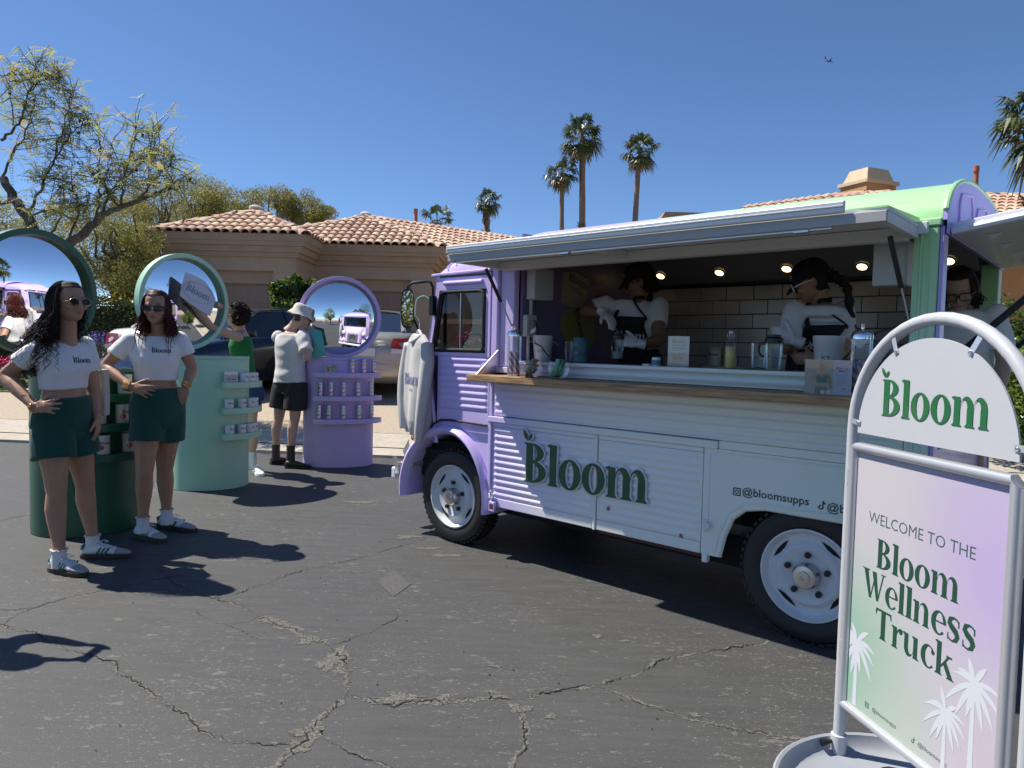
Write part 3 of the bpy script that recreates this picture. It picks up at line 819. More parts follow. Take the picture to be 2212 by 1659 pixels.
 # --- lacy tree at the far left: limbs traced, twigs grown
def lacy_tree():
 Y=10.5;r=np.random.default_rng(42)
 b=np.array([at(95,800,Y)[0],Y,GZ(at(95,800,Y)[0],Y)])
 e=empty('feathery_tree',b,0,'tall sparse tree with feathery yellow-green leaves and crooked dark limbs','tree')
 def A(x,y,dy=0):return at(x,y,Y+dy)-b
 mb=MB();tips=[]
 def limb(pts,r0,r1,dy0=0,dy1=0,tip=True):
  P=[A(x,y,dy0+(dy1-dy0)*i/(len(pts)-1))for i,(x,y)in enumerate(pts)]
  Q=[]
  for a_,c_ in zip(P,P[1:]):
   for k in range(4):Q.append(a_+(c_-a_)*k/4+r.normal(0,.012,3))
  Q.append(P[-1]);n=len(Q)
  mb.tube(Q,[.68*(r0+(r1-r0)*(i/(n-1))**.8)for i in range(n)],8)
  return Q
 limb([(118,860),(105,700),(88,600),(95,540)],.15,.12)
 main=[([(92,545),(60,470),(30,430),(8,385)],.13,.085,0,.2),([(95,545),(150,525),(192,498),(222,462)],.12,.075,0,-.2),([(222,462),(262,447),(300,431),(312,428)],.065,.045,-.2,-.4),([(312,428),(345,415),(372,398),(392,388)],.03,.008,-.4,-.6),([(300,431),(318,405),(350,372),(380,345)],.028,.006,-.4,-.2),([(262,447),(265,405),(275,360),(290,300),(298,258)],.03,.006,-.3,.1),([(222,462),(232,415),(262,385),(310,350),(345,315)],.032,.006,-.2,.3),([(205,485),(212,440),(215,400),(216,350),(215,300)],.035,.006,-.1,.2),([(150,525),(165,470),(170,430),(150,395),(110,385)],.03,.010,0,.4),([(60,470),(75,435),(100,380),(120,345),(150,290),(158,245)],.04,.008,.1,.4),([(120,345),(125,300),(135,290),(155,215),(160,195)],.022,.005,.3,.5),([(150,290),(175,270),(195,245)],.014,.004,.4,.6),([(8,385),(25,330),(50,300),(65,260),(75,225)],.03,.007,.2,.5),([(0,300),(30,280),(50,250),(60,200),(75,160),(78,135)],.035,.006,.2,.2),([(28,275),(24,210),(22,165),(30,145)],.016,.004,.2,.1),([(62,200),(90,175),(120,160),(135,165)],.014,.003,.2,.3),([(262,447),(240,430),(225,395),(240,340),(245,300)],.022,.005,-.2,-.5),([(318,405),(322,360),(325,310),(332,275)],.016,.004,-.3,-.1),([(60,470),(100,455),(150,450),(190,440)],.025,.008,.1,-.3),([(95,520),(130,470),(140,430),(135,380)],.03,.008,.2,.6),([(30,430),(10,440),(-40,430)],.03,.01,.1,.3),]
 segs=[]
 for pts,r0,r1,d0,d1 in main:
  Q=limb(pts,r0,r1,d0,d1)
  if r1<.02:
   k=len(Q)
   for i in range(k//3,k):segs.append(Q[i])
   # twigs
 for q in list(segs):
  for _ in range(2):
   d=unit(r.normal(size=3)+np.array([0,0,.35]));L=r.uniform(.18,.5)
   p1=q+d*L
   mb.tube([q,q+d*L*.5+r.normal(0,.02,3),p1],[.007,.005,.003],4)
   tips+=[p1,q+d*L*.6]
 mb.build('trunk',M_BARK,e,smooth=60)
 tips=np.array(tips+segs)
 # feathery fronds: rachis with paired leaflets
 V,V2=[],[]
 for t in tips:
  for _ in range(2):
   d=unit(r.normal(size=3)*np.array([1,1,.5]));d[2]-=.15
   L=r.uniform(.14,.30);side=unit(np.cross(d,[0,0,1.0]))
   tgt=V if r.random()<.62 else V2
   for k in range(8):
    f=(k+1)/8;c=t+d*L*f+np.array([0,0,-.16*f*f*L])
    l=.050*(1-.5*f)*r.uniform(.7,1.2);w=d*.010
    for s in(-1,1):
     o_=side*s*l+np.array([0,0,-.35*l]);tgt.append([c-w,c+o_*.6-w,c+o_,c+o_*.6+w])
 quads_mesh('crown',np.array(V),L_JAC,e);quads_mesh('dry_leaves',np.array(V2),L_JAC2,e)
 pods=MB()
 for _ in range(26):
  t=tips[r.integers(len(tips))]+np.array([0,0,-.08]);pods.ball(t,(.025,.01,.028),8,5)
 o=pods.build('seed_pods',mat('brown_pod',(.09,.045,.025),.7),e,smooth=True);o['kind']='stuff'
lacy_tree()
def wispy(name,label,base,ell,nleaf,seed,size=.085,lm=None,k=26,rr=None,group='wispy golden trees behind the houses'):
 r=np.random.default_rng(seed);cl=[]
 for c,rad in ell:
  cl+=sub_clumps(c,rad,k,(rr or min(rad)*.55),r)
 return bushy_tree(name,label,base,cl,nleaf,size,lm or[L_OLIVE,L_OLIVE,L_OLIVE2],.16,'tree',group,.32,.5,seed)
Yw=26
a=at(440,450,Yw);wispy('wispy_tree','big wispy golden-green tree rising over the left garage roof',(a[0],Yw,.8),[((a[0],Yw,a[2]+.1),(1.15,1.0,1.0)),(at(400,500,Yw),(1.1,1,.9)),(at(490,470,Yw),(1.0,1,.8))],30000,61)
a=at(610,460,Yw+1);wispy('wispy_tree','wispy golden-green tree over the roof valley, right of the biggest one',(a[0],Yw+1,.8),[(at(580,455,Yw+1),(1.2,1,.75)),(at(650,450,Yw+1),(.8,1,.62)),(at(690,470,Yw+1),(.5,.8,.5))],26000,62)
a=at(270,560,16.5);wispy('wispy_tree','wispy golden tree hanging low between the two left mirrors',(a[0],16.5,.75),[(at(250,520,16.5),(.75,.9,1.0)),(at(250,590,16.5),(.9,.9,.7)),(at(278,480,18.5),(.5,.7,.6)),(at(215,560,16.5),(.6,.8,.8)),(at(285,600,16),(.4,.6,.5))],42000,63,size=.060,k=20)
a=at(330,470,23);wispy('wispy_tree','thin pale wispy tree behind the feathery one',(a[0],23,.8),[(at(330,450,23),(.7,.8,.9)),(at(300,490,23),(.8,.8,.7))],14000,64,size=.07)
a=at(60,610,17);wispy('wispy_tree','wispy tree behind the dark green mirror frame',(a[0],17,.75),[(at(60,560,17),(1.6,1,1.2)),(at(-60,520,17),(1.2,1,1.2)),(at(120,500,17),(.7,1,.6))],26000,65,size=.07)
def hedge(name,label,x0,x1,y0,y1,z0,z1,n,lm,seed,size=.05,cat='hedge'):
 r=np.random.default_rng(seed)
 e=empty(name,((x0+x1)/2,(y0+y1)/2,z0),0,label,cat)
 b=np.array([(x0+x1)/2,(y0+y1)/2,z0])
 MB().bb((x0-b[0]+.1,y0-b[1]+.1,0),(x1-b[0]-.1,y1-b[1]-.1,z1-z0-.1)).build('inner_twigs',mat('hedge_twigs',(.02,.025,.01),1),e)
 P=np.stack([r.uniform(x0,x1,n),r.uniform(y0,y1,n),r.uniform(z0,z1,n)],1)
 f=r.random(n);top=f<.35;fr=(f>=.35)&(f<.8)
 P[top,2]=z1+r.normal(0,.05,top.sum())+.05*np.sin(P[top,0]*5);P[fr,1]=y0+r.normal(0,.05,fr.sum())
 quads_mesh('foliage',leaf_quads(P-b,size,.5,0,r),lm,e)
 return e,b,r
hx0,hx1=at(185,690,14.5)[0],at(330,690,14.5)[0]
hz=at(250,650,14.5)[2]
he,hb,hr=hedge('clipped_hedge','dark clipped hedge with yellow blooms behind the white sedan',hx0-4.5,hx1+.3,14.5,15.4,GZ(-8,14.5),hz,24000,[L_HEDGE,L_HEDGE,L_DARK],71,.055)
P=np.stack([hr.uniform(hx0,hx1,90),hr.uniform(14.45,15,90),hz+hr.normal(.05,.07,90)],1)
fl=quads_mesh('blooms',leaf_quads(P-hb,.075,.8,0,hr),mat('yellow_petal',(.65,.42,.03),.6),he);fl['kind']='stuff'
def flower_bed(name,label,px,py,Y,w,h,colr,n,seed,spike=True):
 r=np.random.default_rng(seed);c=at(px,py,Y)
 e=empty(name,(c[0],Y,GZ(c[0],Y)),0,label,'flowers')
 zt=c[2]-GZ(c[0],Y)
 P=np.stack([r.uniform(-w,w,n),r.normal(0,.18,n),r.uniform(0,zt-.1,n)],1)
 quads_mesh('foliage',leaf_quads(P,.06,.45,0,r),[L_HEDGE,mat('sage_leaf',(.16,.19,.12),.6,var=.3)],e)
 V=[]
 for _ in range(34):
  x,y=r.uniform(-w,w),r.normal(0,.15);hh=zt+r.uniform(-.12,h)
  if spike:
   for k in range(26):
    z=hh-.22*k/26;a=r.uniform(0,6.28);q=np.array([x,y,z]);d=np.array([math.cos(a),math.sin(a),.3])*.022
    s=np.array([-d[1],d[0],0])*.7;V.append([q,q+d+s,q+d*1.4,q+d-s])
  else:
   for k in range(20):
    q=np.array([x,y,hh-.06])+r.normal(0,.05,3);V.append(leaf_quads(q[None],.05,.8,0,r)[0])
 quads_mesh('blossoms',np.array(V),colr,e)
M_PURP=mat('violet_petal',(.07,.045,.33),.6,var=.3,vscale=9)
M_MAG=mat('magenta_petal',(.62,.02,.16),.55,var=.3,vscale=9)
flower_bed('salvia_bed','violet flower spikes behind the first woman in white',213,728,12.6,.30,.12,M_PURP,2600,81)
flower_bed('bougainvillea','magenta flowers low at the left edge',8,775,12.8,.35,.06,M_MAG,2200,82,False)
flower_bed('bougainvillea','magenta flowers seen through the cab window',1040,722,16.2,.5,.06,M_MAG,2000,83,False)
def shrub(name,label,base,clumps,n,size,lm,seed,aspect=.55,cat='shrub'):
 return bushy_tree(name,label,base,clumps,n,size,lm,.05,cat,None,aspect,.1,seed)
Yb=15.6
a=at(612,640,Yb);b2=at(655,610,Yb+.6)
shrub('glossy_shrub','bushy dark green shrub between the two garage doors',(at(635,700,Yb)[0],Yb,GZ(-4.8,Yb)),sub_clumps(at(608,640,Yb),(.18,.25,.26),9,.2)+sub_clumps(at(650,628,Yb+.5),(.36,.3,.3),14,.2)+sub_clumps(at(625,670,Yb),(.35,.3,.25),10,.2),9000,.10,[L_DARK,L_DARK,L_LIME],91)
shrub('roadside_shrub','bright lime green shrub at the right edge beside the truck',(5.2,6.9,0.05),sub_clumps((5.15,6.9,.95),(.55,.5,.55),26,.28),15000,.055,[L_LIME,L_LIME,L_DARK],92)
shrub('roadside_shrub','taller darker shrub under the raised rear hatch',(6.2,8.6,0.05),sub_clumps((6.1,8.6,1.3),(.8,.6,.7),26,.32),13000,.06,[L_DARK,L_HEDGE,L_LIME],93)
# --- fan palms
M_PTRUNK=mat('palm_trunk',(.20,.155,.115),.95,var=.4,vscale=9,bump=.9,bscale=24,stretch=(1,1,3))
M_PBOOT=mat('palm_boots',(.10,.07,.05),.95,var=.5,vscale=12,bump=.8,bscale=30)
L_PALM=leaf_mat('palm_frond',(.030,.050,.014),(.10,.125,.035),.38,.2,1.5)
L_PALM2=leaf_mat('palm_frond_old',(.12,.11,.035),(.22,.18,.06),.5,.25,1.5)
def fan_palm(label,base,H,cr,trunk_r,nleaf,seed,boots=(.0,.45),lm=None,group='fan palms on the skyline',lean=(0,0)):
 r=np.random.default_rng(seed)
 e=empty('fan_palm',base,0,label,'palm tree',group)
 top=np.array([lean[0],lean[1],H])
 mb=MB();n=14
 mb.tube([np.array([lean[0]*(i/n)**1.6,lean[1]*(i/n)**1.6,H*i/n-.1])for i in range(n+1)],[trunk_r*(1.15-.35*i/n)*(1+.04*(-1)**i)for i in range(n+1)],10)
 mb.build('trunk',M_PTRUNK,e,smooth=60)
 if boots[1]>boots[0]:
  bt=MB()
  for k in range(int((boots[1]-boots[0])*H/.05)):
   f=boots[0]+(boots[1]-boots[0])*r.random();a=r.uniform(0,6.28)
   c=np.array([lean[0]*f**1.6,lean[1]*f**1.6,H*f]);d=np.array([math.cos(a),math.sin(a),0]);s=np.array([-d[1],d[0],0])*trunk_r*.38
   q=c+d*trunk_r*.9;tip=q+d*trunk_r*r.uniform(.5,1.1)+np.array([0,0,r.uniform(.18,.4)*trunk_r*3])
   bt.add([q-s,q+s,tip+s*.5,tip-s*.5,q-np.array([0,0,.1])],[(0,1,2,3),(0,4,1)])
  bt.build('leaf_stubs',M_PBOOT,e)['kind']='stuff'
 V,V2=[],[]
 nleaf=int(nleaf*.72)
 for i in range(nleaf):
  f=(i+.5)/nleaf
  el=R(82-150*f**.9)+r.normal(0,.17)
  az=i*2.39996+r.normal(0,.2)
  d=np.array([math.cos(az)*math.cos(el),math.sin(az)*math.cos(el),math.sin(el)])
  pl=cr*r.uniform(.38,.68);fanr=cr*r.uniform(.42,.60)
  p0=top.copy();p1=top+d*pl+np.array([0,0,-.06*cr])
  side=unit(np.cross(d,[0,0,1.0])+1e-6);upv=np.cross(side,d)
  tgt=V2 if f>.84 else V
  w=side*.02*cr;tgt.append([p0-w,p0+w,p1+w*.6,p1-w*.6])
  nb=17;fold=r.uniform(.15,.5)
  for k in range(nb):
   th=R(-105+210*k/(nb-1))+r.normal(0,.03)
   bd=d*math.cos(th)+side*math.sin(th)-upv*fold*abs(math.sin(th))*.5
   bd=unit(bd);L=fanr*(1-.25*abs(th)/1.9)*r.uniform(.85,1.1)
   bs=unit(np.cross(bd,upv))*fanr*.065
   m1=p1+bd*L*.62+np.array([0,0,-.05*L]);m2=p1+bd*L*.98+np.array([0,0,-L*r.uniform(.22,.62)])
   lift=upv*(fanr*.02 if k%2 else-fanr*.02)
   tgt.append([p1,m1-bs+lift,m1-bs*.2+lift*2,m1+bs]);tgt.append([m1-bs,m2-bs*.12,m2+bs*.12,m1+bs])
 quads_mesh('fronds',np.array(V),lm or L_PALM,e)
 if V2:quads_mesh('old_fronds',np.array(V2),L_PALM2,e)
 return e
def palm_at(label,px,py,Y,crown_px,seed,boots,trunk_px=16,nleaf=44,**k):
 c=at(px,py,Y);cr=crown_px/1533*Y/2*1.0
 return fan_palm(label,(c[0],Y,.5),c[2]-.5,cr,trunk_px/1533*Y/2,nleaf,seed,boots,**k)
palm_at('lowest fan palm, peeping over the roof beside the left vent pipe',945,478,38,92,201,(0,0),22,34)
palm_at('short fan palm standing alone right of the garage roof',1053,432,44,68,202,(0,.97),14)
palm_at('smallest and leftmost fan palm of the group of three',1220,372,52,82,203,(0,.62),11,42,lean=(-.2,0))
palm_at('tallest fan palm, middle of the group of three',1268,292,52,108,204,(0,.62),15,52,lean=(-.35,0))
palm_at('rightmost fan palm of the group of three',1372,325,52,90,205,(0,.60),13,48,lean=(.3,0))
palm_at('fan palm cropped by the right edge, long drooping fronds',2265,262,17,230,206,(.6,.95),50,46)
# --- what stands across the street, seen only in the round mirrors
def far_side():
 r=np.random.default_rng(9)
 wispy('street_tree','big fresh green weeping tree seen in the dark green mirror',(13,-7,0),[((13,-7,4.4),(2.4,2.4,2.2)),((12.2,-6,3.0),(2,2,1.8))],14000,301,.16,[L_WILLOW],24,None,'trees across the street')
 wispy('street_tree','round green tree seen beside the palm in the dark green mirror',(19,-2,0),[((19,-2,3.4),(2.4,2.2,1.8))],7000,302,.2,[L_WILLOW,L_OLIVE2],22,None,'trees across the street')
 wispy('street_tree','umbrella shaped green tree seen in the lavender mirror',(3.3,-12.5,0),[((3.3,-12.5,3.3),(2.3,2,1.7))],8000,303,.16,[L_OLIVE,L_LIME],22,.8,'trees across the street')
 wispy('street_tree','low hedge-like tree across the street',(24,-26,0),[((24,-26,2.4),(4,2,1.8))],6000,304,.25,[L_WILLOW],22,1.2,'trees across the street')
 fan_palm('fan palm seen in the dark green mirror',(25,3,0),7.5,2.0,.22,40,305,(0,.5),group='palms across the street')
 fan_palm('left fan palm seen above the truck in the lavender mirror',(22,-25,0),6.5,2.4,.25,36,306,(0,.5),group='palms across the street')
 fan_palm('right fan palm seen above the truck in the lavender mirror',(25,-24,0),7.0,2.4,.25,36,307,(0,.5),group='palms across the street')
 h=empty('street_house',(27,7,0),R(80),'tan house with low tile roof seen in the dark green mirror','house','houses across the street')
 MB().bb((-6,-3,0),(6,3,3.2)).build('wall',M_STUC,h)
 MB().add([(-6.6,-3.6,3.2),(6.6,-3.6,3.2),(6.6,3.6,3.2),(-6.6,3.6,3.2),(-3.4,0,4.9),(3.4,0,4.9)],[(0,1,5,4),(1,2,5),(2,3,4,5),(3,0,4),(3,2,1,0)]).build('roof',TILE_M[0],h)
 for x in(-3.5,-1.5,2.5):MB().bb((x,2.96,1.0),(x+.9,3.04,2.3)).build('window',mat('dark_window',(.02,.025,.03),.1),h)
 h2=empty('street_house',(-9,-52,0),0,'low tan house across the street seen in the lavender mirror','house','houses across the street')
 MB().bb((-9,-3,0),(9,3,3.0)).build('wall',M_STUC,h2)
 MB().add([(-9.6,-3.6,3.0),(9.6,-3.6,3.0),(9.6,3.6,3.0),(-9.6,3.6,3.0),(-6,0,4.6),(6,0,4.6)],[(0,1,5,4),(1,2,5),(2,3,4,5),(3,0,4),(3,2,1,0)]).build('roof',TILE_M[1],h2)
 for x in(-6,-2,4):MB().bb((x,2.96,1.0),(x+1.4,3.04,2.2)).build('window',MATS['dark_window'],h2)
far_side()
# ================================================================== food truck
TO=np.array([-0.4296,4.9329,0.0]);TA=R(-41.779)
TU=np.array([math.cos(TA),math.sin(TA),0]);TN=np.array([TU[1],-TU[0],0])
def SP(x,y,yl):
 """photo position -> (s, z) on the truck-local plane y = yl (yl grows into the truck)"""
 r=_fw+_rt*(x-1106)/1533+_up*(829.5-y)/1533
 p0=TO-TN*yl;C0=np.array([0,0,CAM_H])
 p=C0+r*(((p0-C0)@TN)/(r@TN))
 return float((p-TO)@TU),float(p[2])
def XP(x,y,s):
 """photo position -> (yl, z) on the truck-local plane x = s"""
 r=_fw+_rt*(x-1106)/1533+_up*(829.5-y)/1533
 p0=TO+TU*s;C0=np.array([0,0,CAM_H])
 p=C0+r*(((p0-C0)@TU)/(r@TU))
 return float(-(p-TO)@TN),float(p[2])
TW=1.60
truck=empty('food_truck',TO,TA,'vintage ribbed food truck painted lavender to white to green with its serving hatch open','food truck')
def paint_mat():
 m=bpy.data.materials.new('gradient_truck_paint');m.use_nodes=True
 t=m.node_tree;b=t.nodes['Principled BSDF'];L=t.links
 tc=t.nodes.new('ShaderNodeTexCoord');sp=t.nodes.new('ShaderNodeSeparateXYZ');L.new(tc.outputs['Object'],sp.inputs[0])
 # soft wander of the colour edges
 nz=t.nodes.new('ShaderNodeTexNoise');nz.inputs['Scale'].default_value=1.1;nz.inputs['Detail'].default_value=1;L.new(tc.outputs['Object'],nz.inputs['Vector'])
 ad=t.nodes.new('ShaderNodeMath');ad.operation='MULTIPLY_ADD';ad.inputs[1].default_value=.5;L.new(nz.outputs['Fac'],ad.inputs[0]);L.new(sp.outputs['X'],ad.inputs[2])
 mr=t.nodes.new('ShaderNodeMapRange');mr.inputs['From Min'].default_value=-.45;mr.inputs['From Max'].default_value=3.25;L.new(ad.outputs[0],mr.inputs['Value'])
 low=t.nodes.new('ShaderNodeValToRGB');e=low.color_ramp.elements
 e[0].position=.20;e[0].color=(.62,.50,.87,1);e[1].position=1;e[1].color=(.60,.77,.66,1)
 for p,c in((.30,(.62,.53,.87,1)),(.39,(.76,.71,.84,1)),(.50,(.90,.875,.82,1)),(.80,(.83,.87,.78,1))):
  q=e.new(p);q.color=c
 L.new(mr.outputs[0],low.inputs[0])
 upr=t.nodes.new('ShaderNodeValToRGB');e=upr.color_ramp.elements
 e[0].position=.28;e[0].color=(.62,.50,.87,1);e[1].position=.93;e[1].color=(.42,.72,.36,1)
 for p,c in((.52,(.60,.52,.82,1)),(.68,(.60,.80,.60,1)),(.80,(.54,.83,.47,1))):
  q=e.new(p);q.color=c
 L.new(mr.outputs[0],upr.inputs[0])
 zf=t.nodes.new('ShaderNodeMapRange');zf.interpolation_type='SMOOTHSTEP';zf.inputs['From Min'].default_value=1.15;zf.inputs['From Max'].default_value=1.75;L.new(sp.outputs['Z'],zf.inputs['Value'])
 mx=t.nodes.new('ShaderNodeMixRGB');L.new(zf.outputs[0],mx.inputs[0]);L.new(low.outputs[0],mx.inputs[1]);L.new(upr.outputs[0],mx.inputs[2])
 # faint dust
 n2=t.nodes.new('ShaderNodeTexNoise');n2.inputs['Scale'].default_value=14;n2.inputs['Detail'].default_value=6;L.new(tc.outputs['Object'],n2.inputs['Vector'])
 r2=t.nodes.new('ShaderNodeMapRange');r2.inputs['To Min'].default_value=.22;r2.inputs['To Max'].default_value=.48;L.new(n2.outputs['Fac'],r2.inputs['Value'])
 L.new(mx.outputs[0],b.inputs['Base Color']);L.new(r2.outputs[0],b.inputs['Roughness'])
 b.inputs['Coat Weight'].default_value=.25;b.inputs['Coat Roughness'].default_value=.12
 n3=t.nodes.new('ShaderNodeTexNoise');n3.inputs['Scale'].default_value=5;L.new(tc.outputs['Object'],n3.inputs['Vector'])
 bp=t.nodes.new('ShaderNodeBump');bp.inputs['Strength'].default_value=.12;bp.inputs['Distance'].default_value=.01;L.new(n3.outputs['Fac'],bp.inputs['Height']);L.new(bp.outputs[0],b.inputs['Normal'])
 return m
M_PAINT=paint_mat()
M_LAV=mat('lavender_paint',(.46,.36,.76),.35,coat=.3,var=.04,vscale=3)
M_WHITEP=mat('white_enamel',(.78,.79,.80),.35,coat=.2,var=.03,vscale=5)
M_ALU=mat('brushed_aluminium',(.62,.62,.60),.42,metal=.55,var=.06,vscale=30,stretch=(1,12,12))
M_GREYP=mat('grey_white_panel',(.42,.415,.40),.5,var=.04,vscale=4)
M_RUB=mat('black_rubber',(.014,.014,.015),.6,var=.2,vscale=20)
M_BLK=mat('black_satin',(.012,.012,.013),.35)
M_CHROME=mat('chrome',(.86,.87,.88),.08,metal=1.0)
M_STEEL=mat('stainless_steel',(.55,.55,.56),.28,metal=1.0)
M_UNDER=mat('underbody_black',(.01,.01,.011),.9)
M_OAK=mat('oak_board',(.30,.17,.075),.5,var=.4,vscale=5,stretch=(1,16,16),bump=.15,bscale=30,col2=(.40,.25,.12))
M_GLASS=glass_mat('window_glass',(.50,.53,.53),0,.04)
M_CLEAR=glass_mat('clear_glass',(.95,.97,.97),0,.03)
M_INT=mat('interior_grey',(.30,.30,.30),.6,var=.05,vscale=4)
M_INTW=mat('interior_white',(.55,.55,.56),.5)
M_BULK=mat('bulkhead_lavender_print',(.19,.145,.27),.4,var=.1,vscale=2)
M_GREEN_L=mat('logo_green',(.012,.085,.035),.35,coat=.2)
M_WHITE_L=mat('logo_white_edge',(.75,.76,.78),.5)
def corr(mb,s0,s1,z0,z1,nr,amp=.0075,y=0.0,end=.035,ns=6,thick=.018,side=-1):
 """pressed sheet with rounded horizontal ribs"""
 ss=[s0,s0+.004]+[s0+.012+end*k/5 for k in range(6)]
 ss=ss+[s0+.012+end+(s1-s0-.024-2*end)*k/ns for k in range(1,ns)]+[s1-(q-s0)for q in ss[::-1]]
 zz=np.linspace(z0,z1,nr*8+1)
 rows=[]
 for z in zz:
  f=(z-z0)/(z1-z0)*nr;fr=f-math.floor(f)
  h0=math.sin(math.pi*min(max((fr-.14)/.72,0),1))if .14<fr<.86 else 0.0
  row=[]
  for s in ss:
   d=min(s-s0,s1-s)-.012
   rr=.36
   lim=end*(1-math.sqrt(max(0,1-min(1,abs(fr-.5)/rr)**2)))
   k=min(1,max(0,(d-lim)/(end*.55)));k=k*k*(3-2*k)
   row.append((s,y+side*amp*(h0**.8)*k,z))
  rows.append(row)
 mb.loft(rows,cap=False,closed=False)
 mb.bb((s0,y+.0015,z0),(s1,y+thick,z1))
def corr_part(name,*a,mat_=None,**k):
 mb=MB();corr(mb,*a,**k)
 return mb.build(name,mat_ or M_PAINT,truck,smooth=50)
 # --- chassis and floor
MB().bb((-.45,.22,.24),(2.86,TW-.22,.40)).build('chassis',M_UNDER,truck)
MB().bb((.45,.26,.40),(2.90,TW-.26,.46)).build('floor',M_INT,truck)
# --- side panels on the serving side
corr_part('lower_panel',.415,1.235,.40,.865,11)
corr_part('lower_panel',1.262,1.918,.40,.865,11)
for a,b_ in((.415,1.235),(1.262,1.918)):
 MB().bb((a,-.006,.338),(b_,.02,.398)).build('sill',M_PAINT,truck,bevel=.006)
 MB().bb((a,-.004,.867),(b_,.02,.893)).build('panel_rim',M_PAINT,truck,bevel=.004)
MB().bb((1.240,-.012,.335),(1.257,.02,.893)).build('seam_strip',M_PAINT,truck,bevel=.004)
MB().bb((.385,-.012,.30),(.411,.03,.93)).build('seam_strip',M_PAINT,truck,bevel=.004)
MB().bb((.385,-.020,.895),(2.0,.02,.935)).build('ledge_moulding',M_PAINT,truck,bevel=.006)
corr_part('upper_band',.415,2.84,.94,1.165,5,ns=14)
MB().bb((2.002,-.006,.895),(2.84,.02,.938)).build('ledge_moulding',M_PAINT,truck,bevel=.004)
MB().bb((.385,-.008,.937),(.412,.03,1.26)).build('seam_strip',M_PAINT,truck,bevel=.004)
corr_part('counter_front',.56,2.84,1.215,1.278,1,amp=.012,ns=14,y=.01)
MB().bb((.56,-.022,1.281),(2.85,.03,1.303)).build('counter_edge',M_PAINT,truck,bevel=.005)
# rear quarter with squarish wheel arch
def quarter():
 pts=[(1.922,.338),(2.02,.338),(2.045,.45),(2.085,.55),(2.15,.605),(2.25,.625),(2.66,.625),(2.76,.60),(2.82,.54),(2.85,.45),(2.86,.338),(2.94,.338),(2.94,.893),(1.922,.893)]
 arch=pts[1:11];mb=MB()
 top=[(s,.893)for s,z in arch]
 mb.loft([[(p[0],0,p[1]),(q[0],0,q[1]),(q[0],.03,q[1]),(p[0],.03,p[1])]for p,q in zip(arch,top)])
 mb.bb((1.922,0,.338),(2.0199,.03,.893));mb.bb((2.8601,0,.338),(2.94,.03,.893))
 mb.build('rear_quarter',M_PAINT,truck)
 sw=[(1.998,-.001,.36),(2.02,-.001,.46),(2.065,-.001,.57),(2.14,-.001,.632),(2.25,-.001,.652),(2.66,-.001,.652),(2.78,-.001,.625),(2.845,-.001,.55),(2.875,-.001,.45)]
 MB().tube(sw,.006,6).build('arch_swage',M_PAINT,truck,smooth=True)
 MB().tube([(1.955,-.001,.47),(1.955,-.001,.86),(1.985,-.001,.875),(2.9,-.001,.875)],.005,6).build('press_line',M_PAINT,truck,smooth=True)
 lip=[(s,.015,z)for s,z in pts[1:11]]
 MB().tube(lip,.010,6).build('arch_lip',M_PAINT,truck,smooth=True)
 MB().bb((2.02,.26,.40),(2.90,.44,.735)).build('wheel_well',M_UNDER,truck)
quarter()
MB().bb((1.935,-.016,.30),(1.965,.02,.345)).build('jack_point',M_PAINT,truck,bevel=.004)
# small fittings
def fittings():
 for s,z in((.435,.315),(1.955,.40)):
  mb=MB();mb.bb((s-.02,-.03,z+.08),(s+.02,-.012,z+.11));mb.tube([(s,-.02,z+.06),(s,-.03,z+.13)],.007,8);mb.build('hinge',M_WHITE_L,truck,bevel=.002)
 for s,z,c in((1.335,.465,'reflector_pink'),(1.80,.40,'reflector_pink')):
  MB().bb((s,-.010,z),(s+.018,-.0105+.012,z+.022)).build('reflector',mat('reflector_pink',(.35,.12,.14),.3),truck,bevel=.003)
 MB().bb((.425,-.035,.31),(.475,-.012,.375)).build('tow_bracket',M_PAINT,truck,bevel=.004)
 MB().bb((.432,-.0352,.325),(.468,-.034,.36)).build('bracket_hole',mat('rust_dark',(.10,.03,.025),.8),truck)
fittings()
MB().bb((1.27,.0,.322),(1.93,.03,.3365)).build('sill_trim',mat('rust_dark',(.10,.03,.025),.8),truck)
# --- pillars, jambs, header
MB().bb((.385,-.004,1.262),(.44,.07,1.93)).build('door_post',M_PAINT,truck,bevel=.008)
MB().bb((.442,.02,1.262),(.560,.07,1.91)).build('hatch_post',M_PAINT,truck,bevel=.006)
MB().bb((.40,-.02,1.222),(.556,.06,1.260)).build('post_foot',M_PAINT,truck,bevel=.006)
MB().bb((2.842,-.006,.94),(2.938,.075,1.93)).build('rear_post',M_PAINT,truck,bevel=.008)
MB().tube([(2.875,-.008,.96),(2.875,-.008,1.9)],.007,6).build('post_bead',M_PAINT,truck,smooth=True)
MB().tube([(2.905,-.008,.96),(2.905,-.008,1.9)],.004,6).build('post_bead',M_PAINT,truck,smooth=True)
MB().bb((2.9395,.002,.34),(2.955,.085,1.93)).build('rear_post_face',M_LAV,truck,bevel=.003)
MB().bb((.385,-.01,1.932),(2.945,.06,1.965)).build('roof_gutter',M_PAINT,truck,bevel=.006)
